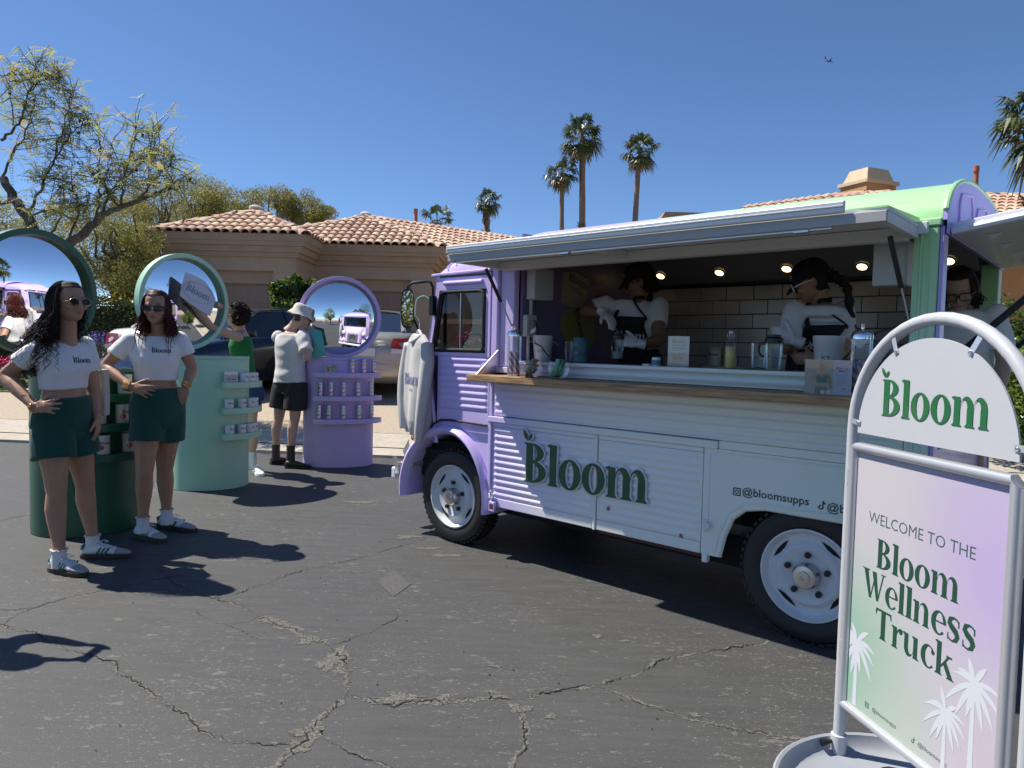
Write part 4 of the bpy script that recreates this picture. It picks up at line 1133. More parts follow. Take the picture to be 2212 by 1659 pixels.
# --- roof
def roof_z(y,h=.245,base=1.955):
 k=min(1,abs(2*y/TW-1));return base+h*(1-k**2.5)**(1/2.2)
def roof():
 mb=MB();ys=[TW*(.5-.5*math.cos(math.pi*i/26))for i in range(27)]
 ss=[.44,.445,.47,.52,.6]+[.6+(2.945-.6)*k/12 for k in range(1,13)]
 rows=[]
 for s in ss:
  f=1.0 if s>=.6 else .80+.2*math.sin(math.pi/2*(s-.44)/.16)
  rows.append([(s,y,1.955+(roof_z(y)-1.955)*f)for y in ys])
 mb.loft(rows,cap=False,closed=False)
 mb.loft([[(s,min(max(y,.02),TW-.02),1.93+(roof_z(y)-1.955)*.86)for y in ys]for s in(.46,2.93)],cap=False,closed=False)
 mb.build('roof',M_PAINT,truck,smooth=40)
 # front lip of the box roof and rear gable
 MB().tube([(.445,y,roof_z(y)*1.0-.03)for y in ys[2:-2]],.016,8).build('roof_lip',M_LAV,truck,smooth=True)
 gb=MB();n=len(ys)
 gb.add([(2.946,y,roof_z(y))for y in ys]+[(2.946,y,1.90)for y in ys]+[(2.962,y,roof_z(y))for y in ys]+[(2.962,y,1.90)for y in ys],[(i,i+1,n+i+1,n+i)for i in range(n-1)]+[(2*n+i,2*n+i+1,3*n+i+1,3*n+i)for i in range(n-1)]+[(i,i+1,2*n+i+1,2*n+i)for i in range(n-1)])
 gb.build('rear_gable',M_LAV,truck)
 MB().tube([(2.955,y,roof_z(y)+.004)for y in ys[1:-1]],.012,8).build('gable_bead',M_PAINT,truck,smooth=True)
 for y0 in(.22,.62):
  MB().tube([(2.965,y0,1.96),(2.965,y0,2.06),(2.965,y0+.03,2.10),(2.965,y0+.26,2.13),(2.965,y0+.3,2.08),(2.965,y0+.3,1.99),(2.965,y0+.26,1.95),(2.965,y0,1.96)],.006,6).build('press_line',M_LAV,truck,smooth=True)
 hx=[(.98+.075*math.cos(R(60*k)),2.02+.06*math.sin(R(60*k)))for k in range(6)]
 MB().add([(2.9645,a,b_)for a,b_ in hx],[tuple(range(6))]).build('vent_opening',mat('vent_brown',(.06,.045,.03),.8),truck)
 MB().tube([(2.966,a,b_)for a,b_ in hx+hx[:1]],.008,6).build('vent_rim',M_LAV,truck,smooth=True)
 # gutter rail and rope rail on the near side
 MB().bb((2.30,-.035,1.90),(2.90,-.012,1.95)).build('hinge_rail',M_WHITEP,truck,bevel=.004)
 MB().tube([(1.9,.05,2.045),(2.82,.05,2.045)],.010,6).build('roof_bead',M_PAINT,truck,smooth=True)
roof()
# --- far side wall, rear lower door, cab rear wall
MB().bb((.40,TW-.03,.338),(2.94,TW,1.95)).build('far_wall',M_PAINT,truck)
MB().bb((2.90,.09,.338),(2.94,TW-.09,.98)).build('rear_door',M_LAV,truck,bevel=.006)
MB().bb((2.86,TW-.10,.98),(2.95,TW+.004,1.93)).build('rear_post',M_PAINT,truck,bevel=.006)
MB().bb((2.90,.09,.984),(2.935,TW-.11,1.01)).build('rear_shelf',M_STEEL,truck)
# --- awning
M_AWN=mat('awning_white',(.72,.715,.70),.55,var=.03)
def awning():
 s0,s1,o,zb,zt=.50,2.865,.50,1.882,1.938
 # tray: skin + rim + ribs
 aw=MB().bb((s0,-o,zt-.012),(s1,-.02,zt)).build('awning_skin',M_AWN,truck)
 MB().add([(s0-.13,-o*.8,zt+.004),(s1,-o-.004,zt+.004),(s1,-.015,zt+.030),(s0-.16,-.015,zt+.030),(s0-.13,-o*.8,zt-.002),(s1,-o-.004,zt-.002),(s1,-.015,zt+.002),(s0-.16,-.015,zt+.002)],[(0,1,2,3),(7,6,5,4),(0,4,5,1),(1,5,6,2),(2,6,7,3),(3,7,4,0)]).build('awning_cover',M_PAINT,truck)
 MB().bb((s0,-o-.012,zb),(s1,-o,zt-.014)).build('awning_valance',M_GREYP,truck,bevel=.003)
 MB().bb((s0+.002,-o-.03,zt-.012),(2.72,-o-.0125,zt+.036)).build('awning_rail',M_ALU,truck,bevel=.006)
 MB().tube([(s0+.01,-o-.033,zt+.014),(2.715,-o-.033,zt+.014)],.004,6).build('rail_bead',M_ALU,truck,smooth=True)
 for s in(s0,s1-.03):
  MB().bb((s,-o+.002,zb),(s+.03,-.03,zt-.014)).build('awning_side',M_AWN,truck)
 MB().bb((s0+.032,-.10,zb-.012),(s1-.032,-.03,zt-.014)).build('awning_inner_rail',M_AWN,truck,bevel=.004)
 MB().bb((1.42,-o+.003,zb+.005),(1.48,-.102,zt-.014)).build('awning_cross_rib',M_AWN,truck,bevel=.004)
 MB().tube([(s0+.05,-o+.012,zb-.004),(s1-.2,-o+.012,zb-.004)],.006,6).build('latch_rod',M_STEEL,truck,smooth=True)
 for s in(1.33,2.52):
  MB().bb((s,-o-.006,zb-.014),(s+.06,-o+.02,zb-.002)).build('latch',M_STEEL,truck,bevel=.002)
 for s,zlow,st in((.515,1.53,.62),(2.80,1.53,2.855)):
  a=np.array([s,-.20,zb-.01]);b_=np.array([st-.06 if s<1 else 2.84,.0,zlow]);c=a+(b_-a)*.58
  mb=MB().tube([a,c],.011,10);su=mb.build('gas_strut',M_BLK,truck,smooth=40)
  MB().tube([c,b_],.005,8).build('rod',M_STEEL,su,smooth=40)
  MB().ball(b_,.011).build('ball_joint',M_CHROME,su,smooth=True)
awning()
def rear_hatch():
 a=np.array([2.965,1.905]);b_=np.array([3.75,2.03])
 y0,y1=.10,TW-.06
 mb=MB().add([(a[0],y0,a[1]),(b_[0],y0,b_[1]),(b_[0],y1,b_[1]),(a[0],y1,a[1]),(a[0]-.01,y0,a[1]+.05),(b_[0],y0,b_[1]+.04),(b_[0],y1,b_[1]+.04),(a[0]-.01,y1,a[1]+.05)],[(3,2,1,0),(4,5,6,7),(0,1,5,4),(1,2,6,5),(2,3,7,6),(3,0,4,7)])
 hh=mb.build('rear_hatch',M_WHITEP,truck,bevel=.004)
 MB().tube([(a[0]+.0,y0-.012,a[1]+.012),(b_[0],y0-.012,b_[1]+.012)],.016,8).build('edge_bead',M_WHITEP,hh,smooth=True)
 d=(b_-a)/np.linalg.norm(b_-a)
 for i in range(5):
  for j in range(4):
   s=.10+i*.14;y=y0+.16+j*.34
   p=a+d*s;q=a+d*(s+.06)
   MB().add([(p[0],y,p[1]-.002),(q[0],y+.02,q[1]-.002),(p[0]+.03,y+.07,p[1]-.002),(p[0]+.015,y+.03,p[1]-.022)],[(0,1,3),(1,2,3),(2,0,3)]).build('louvre',M_WHITEP,hh)
 MB().tube([(3.35,.55,a[1]+.03),(3.38,.55,a[1]-.01),(3.5,.55,a[1]+.01),(3.53,.55,a[1]+.06)],.009,6).build('grab_handle',M_BLK,hh,smooth=True)
 for y in(.15,TW-.12):
  MB().tube([(3.55,y,1.97),(3.02,y,1.42)],.014,8).build('gas_strut',M_BLK,truck,smooth=40)
rear_hatch()
# --- wood shelf and counter
MB().bb((.375,-.215,1.168),(2.87,.008,1.210)).build('shelf_board',M_OAK,truck,bevel=.004)
MB().add([(.44,-.005,1.212),(.44,-.20,1.212),(.445,-.005,1.37),(.452,-.005,1.212),(.452,-.20,1.212),(.457,-.005,1.37)],[(0,1,2),(5,4,3),(0,2,5,3),(1,4,5,2),(0,3,4,1)]).build('shelf_end_plate',M_STEEL,truck)
MB().bb((.60,.032,1.262),(2.84,.42,1.300)).build('counter_top',M_STEEL,truck,bevel=.003)
MB().bb((.62,.05,.74),(2.84,.40,1.26)).build('counter_cabinet',M_INT,truck)
# --- interior
MB().bb((.565,.075,.46),(.585,TW-.032,2.12)).build('bulkhead',M_BULK,truck)
MB().add([(.59,1.50,1.885),(2.86,1.50,1.885),(2.86,1.18,2.10),(.59,1.18,2.10)],[(0,1,2,3)]).build('cove',M_INT,truck)
MB().add([(.59,1.178,2.10),(2.90,1.178,2.10),(2.90,.06,2.00),(.59,.06,2.00)],[(0,1,2,3)]).build('ceiling',M_INT,truck)
MB().bb((.59,1.50,1.05),(2.86,1.56,1.89)).build('tile_backing',mat('dark_grout',(.015,.014,.013),.9),truck)
MB().bb((.59,1.470,1.875),(2.86,1.499,1.889)).build('cove_trim',M_BLK,truck)
def tiles():
 mt=[mat('glazed_tile_%s'%k,c,.28,coat=.15)for k,c in(('warm',(.42,.385,.35)),('pale',(.45,.41,.37)),('cool',(.40,.37,.335)))]
 mes=[]
 for m in mt:
  o=MB().box((0,0,0),(.1985,.014,.0965)).build('t',m,None,bevel=.003)
  dg=bpy.context.evaluated_depsgraph_get();me=bpy.data.meshes.new_from_object(o.evaluated_get(dg));me.name='tile';mes.append(me);bpy.data.objects.remove(o)
 rr=random.Random(4);host=[o for o in truck.children if o.name.startswith('tile_backing')][0]
 for j in range(8):
  z=1.105+j*.1015
  for i in range(12):
   s=.60+.10+i*.2035+(.10 if j%2 else 0)
   if s>2.76:continue
   o=bpy.data.objects.new('tile',rr.choice(mes));link(o,host);o.location=(s,1.494+rr.uniform(-.001,.001),z);o.rotation_euler=(rr.uniform(-.006,.006),0,rr.uniform(-.006,.006))
tiles()
def spots():
 m=mat('spot_lens',(1,.85,.55),.4,emit=((1,.72,.33),2.6));mr=mat('spot_rim',(.3,.3,.3),.4)
 # lamps in the sloping cove
 p0=np.array([1.5,1.885]);d=np.array([-.32,.215]);nrm=np.array([-.215,-.32])/np.linalg.norm([.215,.32])
 for px,py in((1428,593),(1555,586),(1700,578),(1863,572),(1340,597),(2050,560)):
  best=None
  for f in np.linspace(.0,1,60):
   yl=p0[0]+d[0]*f;z=p0[1]+d[1]*f
   s_,z_=SP(px,py,yl)
   if best is None or abs(z_-z)<best[0]:best=(abs(z_-z),s_,yl,z)
  s_=min(best[1],2.80);c=np.array([s_,best[2]+nrm[0]*.012,best[3]+nrm[1]*.012])
  zax=np.array([0,nrm[0],nrm[1]]);xax=np.array([1.0,0,0]);yax=np.cross(zax,xax)
  Mx=np.array([xax,yax,zax]).T
  l=MB().lathe([(.030,0),(.030,.004),(.0,.006)],c,20,Mx).build('spotlight',m,truck,smooth=40)
  MB().lathe([(.030,-.008),(.037,-.008),(.037,.003),(.031,.004)],c,20,Mx,cap=False).build('rim',mr,l,smooth=40)
spots()
# --- bulkhead print: product pictures and a sheet of text (flat, stuck on)
def bulk_print():
 PL=lambda y,z,d:(.5862+d,y,z)
 def q(px,py):return XP(px,py,.5862)
 def quad(pts,m,name,d):flat_poly([q(*p)for p in pts],PL,m,truck,name,d)
 def Z(x,y):return((2000+x/2.458)/1.8517,(950+y/2.458)/1.8517)
 mc=mat('print_cream',(.34,.30,.22),.4);mp=mat('print_mauve',(.24,.13,.22),.35);my=mat('print_olive',(.26,.25,.06),.4);mr=mat('print_red',(.20,.03,.05),.4);mk=mat('print_ink',(.02,.02,.02),.4)
 quad([Z(625,330),Z(735,330),Z(860,400),Z(850,610),Z(820,700),Z(690,680),Z(600,640)],mc,'wall_print',.0004)
 quad([Z(630,318),Z(720,312),Z(862,392),Z(858,412),Z(735,340),Z(628,336)],mr,'wall_print',.0008)
 quad([Z(865,330),Z(920,285),Z(1005,268),Z(1020,300),Z(1080,600),Z(990,640),Z(920,620)],mp,'wall_print',.0004)
 quad([Z(935,570),Z(1060,545),Z(1085,690),Z(960,700)],mr,'wall_print',.0009)
 quad([Z(600,760),Z(680,700),Z(830,710),Z(930,800),Z(940,1000),Z(880,1120),Z(700,1100),Z(590,900)],my,'wall_print',.0004)
 quad([Z(250,430),Z(445,440),Z(435,830),Z(240,810)],mat('print_sheet',(.16,.13,.20),.5),'notice_sheet',.0005)
 quad([Z(960,780),Z(1060,840),Z(1070,1140),Z(1000,1130)],mat('print_silver',(.22,.21,.23),.3),'wall_print',.0006)
 def word(s,x,y,h,m,rot=0.0,ser=True,leaves=False):
  c0=q(*Z(x,y));cr,sr=math.cos(rot),math.sin(rot)
  P=lambda a,b_,d:PL(c0[0]+a*cr-b_*sr,c0[1]+a*sr+b_*cr,.0014+d)
  if ser:serif(s,h,P,m,truck,'print_lettering',leaves=leaves)
  else:sans(s,h,P,m,truck,'print_lettering')
 word('Bloom',760,470,.060,mk,-.25,leaves=True);word('Bloom',965,470,.052,mk,.10,leaves=True);word('Bloom',760,860,.060,mk,-1.2,leaves=True)
 word('colostrum &',740,505,.016,mk,-.25,False);word('collagen peptides',752,545,.016,mk,-.25,False);word('sparkling energy',975,520,.012,mk,.1,False)
 word('Bloom',348,505,.026,mk,0);word('Pricing Notice',345,555,.010,mk,0,False)
 for k in range(7):word('enjoy the taste of wellness today',345,590+k*22,.0065,mk,0,False)
bulk_print()
def elec():
 W=mat('utility_white',(.55,.55,.54),.5)
 a=XP(1126,620,.70);
 MB().bb((.588,.10,1.70),(.66,.30,1.905)).build('heater_box',W,truck,bevel=.01)
 ob=MB().bb((.588,.075,1.46),(.625,.175,1.60)).build('outlet_box',W,truck,bevel=.005)
 for i in(0,1):
  for j in(0,1):
   MB().bb((.625,.092+i*.04,1.475+j*.055),(.6275,.118+i*.04,1.515+j*.055)).build('socket',mat('socket_grey',(.42,.42,.42),.4),ob,bevel=.002)
 MB().tube([(.60,.12,1.30),(.60,.12,1.46)],.012,8).build('conduit',W,truck,smooth=True)
 MB().tube([(.60,.14,1.60),(.60,.14,1.70)],.012,8).build('conduit',W,truck,smooth=True)
 pts=[(.628,.14,1.565),(.66,.12,1.56),(.70,.09,1.50),(.70,.08,1.44),(.69,.08,1.42),(.72,.07,1.41),(.76,.06,1.40),(.82,.05,1.345),(.92,.05,1.315),(.97,.08,1.308)]
 co=MB().tube(pts,.0045,6).build('power_cord',M_BLK,truck,smooth=True)
 MB().add([(.695,.076,1.49),(.70,.074,1.52),(.66,.072,1.50),(.655,.074,1.475)],[(0,1,2,3)]).build('cord_tag',mat('paper_tag',(.6,.6,.6),.6),co)
 MB().bb((2.66,.09,1.70),(2.80,.20,1.90)).build('heater_box',W,truck,bevel=.008)
 pts=[(2.84,.10,1.52),(2.78,.09,1.52),(2.70,.06,1.49),(2.62,.05,1.43),(2.56,.05,1.36),(2.54,.05,1.31)]
 co=MB().tube(pts,.0045,6).build('power_cord',M_BLK,truck,smooth=True)
 MB().add([(2.64,.045,1.415),(2.67,.044,1.455),(2.635,.044,1.485),(2.60,.045,1.44)],[(0,1,2,3)]).build('cord_tag',mat('paper_tag',(.6,.6,.6),.6),co)
elec()
MB().bb((.9,1.30,1.135),(2.0,1.48,1.155)).build('wall_shelf',mat('dark_wood',(.06,.04,.025),.5),truck)
MB().bb((.62,1.05,.47),(2.84,1.49,.95)).build('back_counter',M_INT,truck)
# --- cab
def cab():
# plan of the cab at the belt: sides run in towards the windscreen
 zf=.86
 corr_part('door_skin',-.13,.372,.955,1.318,8,end=.03)
 door=[o for o in truck.children if o.name.startswith('door_skin')][0]
 MB().add([(-.13,-.0,.86),(.372,0,.86),(.372,0,.953),(-.13,0,.953),(-.13,.02,.86),(.372,.02,.86),(.372,.02,.953),(-.13,.02,.953)],[(0,1,2,3),(7,6,5,4),(0,4,5,1),(2,6,7,3),(3,7,4,0),(1,5,6,2)]).build('door_lower',M_PAINT,truck)
 # window frame built round the opening
 fr=MB()
 W0,W1,Wb,Wt=-.185,.333,1.345,1.775
 def slab(pts,y0=-.003,y1=.025):
  n=len(pts);fr.add([(s,y0,z)for s,z in pts]+[(s,y1,z)for s,z in pts],[tuple(range(n)),tuple(range(2*n-1,n-1,-1))]+[(i,(i+1)%n,n+(i+1)%n,n+i)for i in range(n)])
 slab([(-.235,1.32),(.372,1.32),(.372,Wb),(-.225,Wb)])
 slab([(.333,Wb),(.372,Wb),(.372,1.88),(.333,1.88)])
 slab([(-.225,Wb),(-.19,Wb),(-.125,Wt),(-.10,1.88),(-.15,1.88)])
 slab([(-.125,Wt),(.333,Wt),(.333,1.88),(-.10,1.88)])
 fr.build('door_frame',M_PAINT,truck)
 MB().tube([(-.07,-.008,1.822),(.30,-.008,1.822)],.016,10).build('door_rib',M_PAINT,truck,smooth=True)
 MB().bb((-.12,-.006,1.862),(.36,.01,1.876)).build('drip_gap',M_BLK,truck)
 g_=[(-.170,Wb+.018),(.30,Wb+.018),(.318,Wb+.036),(.318,Wt-.045),(.30,Wt-.02),(.27,Wt-.012),(-.075,Wt-.012),(-.108,Wt-.03),(-.18,Wb+.045),(-.170,Wb+.018)]
 MB().tube([(s,-.006,z)for s,z in g_],.012,8).build('window_gasket',M_RUB,truck,smooth=True)
 MB().add([(-.178,.006,Wb+.01),(.10,.006,Wb+.01),(.10,.006,Wt-.01),(-.11,.006,Wt-.01)],[(0,1,2,3)]).build('window_glass',M_GLASS,truck)
 MB().add([(.08,.014,Wb+.01),(.325,.014,Wb+.01),(.325,.014,Wt-.01),(.08,.014,Wt-.01)],[(0,1,2,3)]).build('window_glass',M_GLASS,truck)
 MB().bb((.085,-.002,Wb+.012),(.093,.010,Wt-.012)).build('pane_edge',M_STEEL,truck)
 MB().bb((-.115,.03,Wb),(-.10,.05,Wt)).build('inner_post',M_BLK,truck)
 MB().lathe([(.034,0),(.034,.006),(.0,.008)],(.338,-.012,1.25),16,np.array([[1,0,0],[0,0,-1],[0,1,0]])).build('door_handle_cup',M_PAINT,truck,smooth=40)
 MB().tube([(.31,-.014,1.252),(.365,-.02,1.25)],.008,8).build('door_handle',M_CHROME,truck,smooth=True)
 # far door
 fw=MB();fw.bb((-.13,TW-.02,.86),(.38,TW,1.345));fw.bb((.33,TW-.02,1.347),(.38,TW,1.88));fw.bb((-.15,TW-.02,1.775),(.328,TW,1.88));fw.build('far_door',M_PAINT,truck)
 # corner panels and windscreen surround (plan taper)
 fs_=-.36;yi=.16
 mb=MB()
 def corner(sgn):
  a=0.0 if sgn>0 else TW;b_=yi if sgn>0 else TW-yi
  mb.add([(-.13,a,.70),(-.235,a,1.32),(fs_,b_,1.32),(fs_-.04,b_,.70)],[(0,1,2,3)])
  mb.add([(-.235,a,1.32),(-.15,a,1.88),(fs_+.10,b_,1.88),(fs_,b_,1.32)],[(0,1,2,3)])
 corner(1);corner(-1)
 mb.add([(fs_-.04,yi,.62),(fs_,yi,1.32),(fs_,TW-yi,1.32),(fs_-.04,TW-yi,.62)],[(0,1,2,3)])
 o=mb.build('cab_front',M_PAINT,truck)
 so=o.modifiers.new('t','SOLIDIFY');so.thickness=.02;so.offset=0
 # windscreen opening: frame bars over dark glass
 zt_=1.84;sl=lambda z:fs_+.10*(z-1.32)/.56
 MB().add([(sl(1.36)-.004,yi+.03,1.36),(sl(zt_)-.004,yi+.03,zt_),(sl(zt_)-.004,TW-yi-.03,zt_),(sl(1.36)-.004,TW-yi-.03,1.36)],[(0,1,2,3)]).build('windscreen',M_GLASS,truck)
 w=[(sl(1.35),yi+.02,1.35),(sl(zt_),yi+.02,zt_),(sl(zt_),TW-yi-.02,zt_),(sl(1.35),TW-yi-.02,1.35),(sl(1.35),yi+.02,1.35)]
 MB().tube([(a-.01,b_,c)for a,b_,c in w],.016,8).build('windscreen_gasket',M_RUB,truck,smooth=True)
 MB().add([(fs_+.09,yi,1.85),(fs_+.105,yi,1.89),(fs_+.105,TW-yi,1.89),(fs_+.09,TW-yi,1.85)],[(0,1,2,3)]).build('windscreen_header',M_PAINT,truck)
 for y in(.45,1.0):MB().tube([(sl(1.36)-.025,y,1.36),(sl(1.5)-.03,y+.18,1.47)],.006,6).build('wiper',M_STEEL,truck,smooth=True)
 # cab roof dome
 rows=[];ys=[TW*(.5-.5*math.cos(math.pi*i/22))for i in range(23)]
 for s in np.linspace(-.27,.44,14):
  f=(s+.27)/.71;rise=.03+.20*math.sin(math.pi/2*min(1,f*1.5))**.9
  inset=.10*(1-min(1,f*2.2))**2
  rows.append([(s,inset+(TW-2*inset)*y/TW,1.885+rise*(1-abs(2*y/TW-1)**2.8)**(1/2.6))for y in ys])
 MB().loft(rows,cap=False,closed=False).build('cab_roof',M_PAINT,truck,smooth=40)
 MB().add([(-.27,.10,1.885),(-.27,TW-.10,1.885),(-.27,TW-.10,1.87),(-.27,.10,1.87)],[(0,1,2,3)]).build('cab_brow',M_PAINT,truck)
 MB().tube([(-.20,-.006,1.884),(.38,-.006,1.896)],.010,6).build('cab_gutter',M_PAINT,truck,smooth=True)
 for i in range(5):
  s=-.07+i*.095;hh=.05+.01*i
  f=(s+.27)/.71;rise=.03+.20*math.sin(math.pi/2*min(1,f*1.5))**.9
  P=[]
  for y in(.012,.03,.055,.085):
   P.append((s,y,1.882+rise*(1-abs(2*y/TW-1)**2.8)**(1/2.6)))
  MB().tube(P,.006,6).build('roof_rib',M_PAINT,truck,smooth=True)
  # fenders
 for sgn in(1,-1):
  Y=(lambda q:q)if sgn>0 else(lambda q:TW-q)
  rings=[]
  for k in range(25):
   a=R(-8+196*k/24);c,s_=math.cos(a),math.sin(a)
   rx=.395 if c>0 else .52;rz_=.505
   if s_<.35 and c<0:rz_=.505
   def P(rr,y):return(.005+rx*rr*c,Y(y),.335+max(rz_*rr*s_,-.06))
   rings.append([P(.86,.02),P(.88,-.025),P(.93,-.045),P(.98,-.03),P(1.0,.02),P(1.0,.12),P(.98,.32),P(.86,.32)])
  MB().loft(rings,cap=True).build('front_fender',M_PAINT,truck,smooth=50)
  MB().bb((-.40,Y(.10)if sgn>0 else Y(.34),.42),(.30,Y(.34)if sgn>0 else Y(.10),.70)).build('wheel_well',M_UNDER,truck)
  # apron between fender and door, with bent black beading
 MB().add([(-.19,.012,.76),(.08,.012,.80),(.25,.012,.70),(.34,.012,.52),(.355,.012,.31),(.385,.012,.31),(.385,.012,.87),(.25,.012,.87),(.08,.012,.87),(-.13,.012,.87)],[(0,1,8,9),(1,2,7,8),(2,3,6,7),(3,4,5,6)]).build('cowl_side',M_PAINT,truck)
 bead=[(-.215,-.012,.72),(-.20,-.012,.78),(-.15,-.012,.835),(-.08,-.012,.868),(.02,-.012,.874),(.375,-.012,.868)]
 MB().tube(bead,.008,6).build('beading',M_RUB,truck,smooth=True)
 # nose
 nz=[]
 for s,y0,z0,z1 in((-.36,.30,.50,1.31),(-.46,.34,.50,1.26),(-.56,.38,.50,1.18),(-.62,.42,.50,1.10),(-.64,.44,.52,1.02)):
  y1=TW-y0;q=.05
  nz.append([(s,y0,z0),(s,y0,z1-q*2),(s,y0+q,z1-q*.4),(s,y0+2*q,z1),(s,y1-2*q,z1),(s,y1-q,z1-q*.4),(s,y1,z1-q*2),(s,y1,z0)])
 MB().loft(nz).build('bonnet',M_PAINT,truck,smooth=35)
 for i in range(6):
  for sgn in(1,-1):
   z=.72+i*.075;Y=(lambda q:q)if sgn>0 else(lambda q:TW-q)
   MB().tube([(-.40,Y(.298),z),(-.60,Y(.395),z)],.012,6).build('bonnet_rib',M_PAINT,truck,smooth=True)
 gl_=MB().bb((-.652,.52,.54),(-.641,1.08,.98)).build('grille',mat('grille_grey',(.42,.43,.45),.4,metal=.6),truck)
 for i in range(11):MB().bb((-.660,.535,.56+i*.037),(-.6525,1.065,.575+i*.037)).build('grille_bar',M_STEEL,gl_)
 for k in(0,1):
  z=.68+k*.11
  MB().add([(-.668,.66,z),(-.668,.80,z+.12),(-.668,.94,z),(-.668,.94,z+.05),(-.668,.80,z+.17),(-.668,.66,z+.05)],[(0,1,4,5),(1,2,3,4)]).build('chevron',M_BLK,gl_)
 for sgn in(1,-1):
  y=.26 if sgn>0 else TW-.26
  Mx=np.array([[0,0,-1],[0,1,0],[1,0,0]])
  hl=MB().lathe([(.03,-.13),(.075,-.09),(.098,-.02),(.102,.01),(.098,.03)],(-.55,y,1.0),20,Mx).build('headlight',M_WHITEP,truck,smooth=50)
  MB().lathe([(.097,.012),(.092,.034),(.05,.05),(.0,.054)],(-.55,y,1.0),20,Mx).build('lens',mat('headlight_lens',(.75,.77,.78),.08,coat=.5),hl,smooth=50)
  MB().tube([(-.45,y+.03*sgn,.80),(-.48,y,.92)],.022,8).build('stalk',M_PAINT,hl,smooth=True)
  MB().lathe([(.035,0),(.03,.03),(0,.04)],(-.585,y-.06*sgn,.68),14,Mx).build('indicator',mat('amber_lens',(.55,.2,.05),.3),truck,smooth=50)
  pl=MB();yy=0.0 if sgn>0 else TW
  pl.add([(-.60,yy+.02*sgn,.50),(-.40,yy-.0*sgn,.53),(-.37,yy+.22*sgn,.54),(-.60,yy+.24*sgn,.50),(-.60,yy+.02*sgn,.46),(-.40,yy,.49),(-.37,yy+.22*sgn,.50),(-.60,yy+.24*sgn,.46)],[(0,1,2,3),(7,6,5,4),(0,4,5,1),(1,5,6,2),(2,6,7,3),(3,7,4,0)])
  MB().add([(-.63,yy+.01*sgn,.54),(-.53,yy-.035*sgn,.56),(-.50,yy-.035*sgn,.44),(-.56,yy-.02*sgn,.42),(-.63,yy+.03*sgn,.46)],[(0,1,2,3,4)]).build('tread_plate',M_TREAD,truck)
  pl.build('step_plate',M_TREAD,truck,bevel=.004)
  MB().add([(-.50,yy-.001*sgn,.60),(-.42,yy-.012*sgn,.70),(-.40,yy-.012*sgn,.58),(-.46,yy-.005*sgn,.54)],[(0,1,2,3)]).build('side_grille',M_STEEL,truck)
 MB().bb((-.70,.05,.36),(-.645,TW-.05,.45)).build('front_bumper',M_WHITEP,truck,bevel=.012)
 # inside the cab
 MB().bb((-.34,.18,.85),(-.22,TW-.18,1.30)).build('dashboard',mat('dash_grey',(.06,.06,.06),.6),truck,bevel=.02)
 c=np.array([-.05,.42,1.34]);ring=[]
 ax=np.array([.75,0,.66]);ux=np.array([0,1.0,0]);vx=np.cross(ax,ux)
 for k in range(25):
  a=2*math.pi*k/24;ring.append(c+.19*(math.cos(a)*ux+math.sin(a)*vx))
 sw=MB().tube(ring,.013,8).build('steering_wheel',M_BLK,truck,smooth=True)
 for a in(R(20),R(160),R(270)):MB().tube([c,c+.18*(math.cos(a)*ux+math.sin(a)*vx)],.009,6).build('spoke',M_BLK,sw,smooth=True)
 MB().tube([c,c-ax*.3],.018,8).build('column',M_BLK,sw,smooth=True)
 for y in(.42,1.15):MB().bb((.12,y-.22,.75),(.42,y+.22,1.12)).build('seat',mat('seat_black',(.02,.02,.02),.7),truck,bevel=.03)
 MB().bb((-.30,.05,.60),(.40,TW-.05,.64)).build('cab_floor',M_UNDER,truck)
M_TREAD=mat('tread_plate_metal',(.62,.62,.63),.35,metal=.8,bump=1.0,bscale=60,var=.2,vscale=50)
cab()
MB().bb((.44,.08,.64),(.50,TW-.05,1.95)).build('cab_rear_wall',mat('cab_dark',(.02,.02,.02),.8),truck)
# --- wing mirror
def wing():
 a=(-.165,-.006,1.64)
 MB().bb((-.19,-.045,1.60),(-.15,-.004,1.74)).build('mirror_bracket',M_BLK,truck,bevel=.006)
 arm=[(-.17,-.02,1.72),(-.165,-.03,1.80),(-.175,-.045,1.835),(-.20,-.055,1.838),(-.29,-.115,1.825),(-.318,-.13,1.80),(-.325,-.135,1.70)]
 MB().tube(arm,.010,8).build('mirror_arm',M_BLK,truck,smooth=True)
 ln=[]
 for k in range(32):
  t=2*math.pi*k/32;ln.append((.045*abs(math.cos(t))**.6*math.copysign(1,math.cos(t)),.132*abs(math.sin(t))**.6*math.copysign(1,math.sin(t))))
  # the glass looks back along the truck
 c=np.array([-.300,-.145,1.645]);nx=np.array([.80,-.60,-.02]);nx/=np.linalg.norm(nx);tx=np.array([nx[1],-nx[0],0]);tx=-tx
 def P(a_,b_,d):return c+tx*a_+np.array([0,0,1.0])*b_+nx*d
 hs=MB().loft([[P(a_*k,b_*k,d)for a_,b_ in ln]for k,d in((.75,-.045),(.95,-.03),(1.04,-.005),(1.04,.006),(.93,.008))]).build('mirror_housing',M_BLK,truck,smooth=50)
 MB().add([P(a_*.92,b_*.94,.0095)for a_,b_ in ln],[tuple(range(32))]).build('mirror_glass',mat('mirror_silver',(.9,.9,.9),.01,metal=1),hs)
 MB().tube([(-.33,-.135,1.69),(-.36,-.14,1.685),(-.365,-.14,1.61)],.014,8).build('mirror_clamp',M_BLK,truck,smooth=True)
wing()
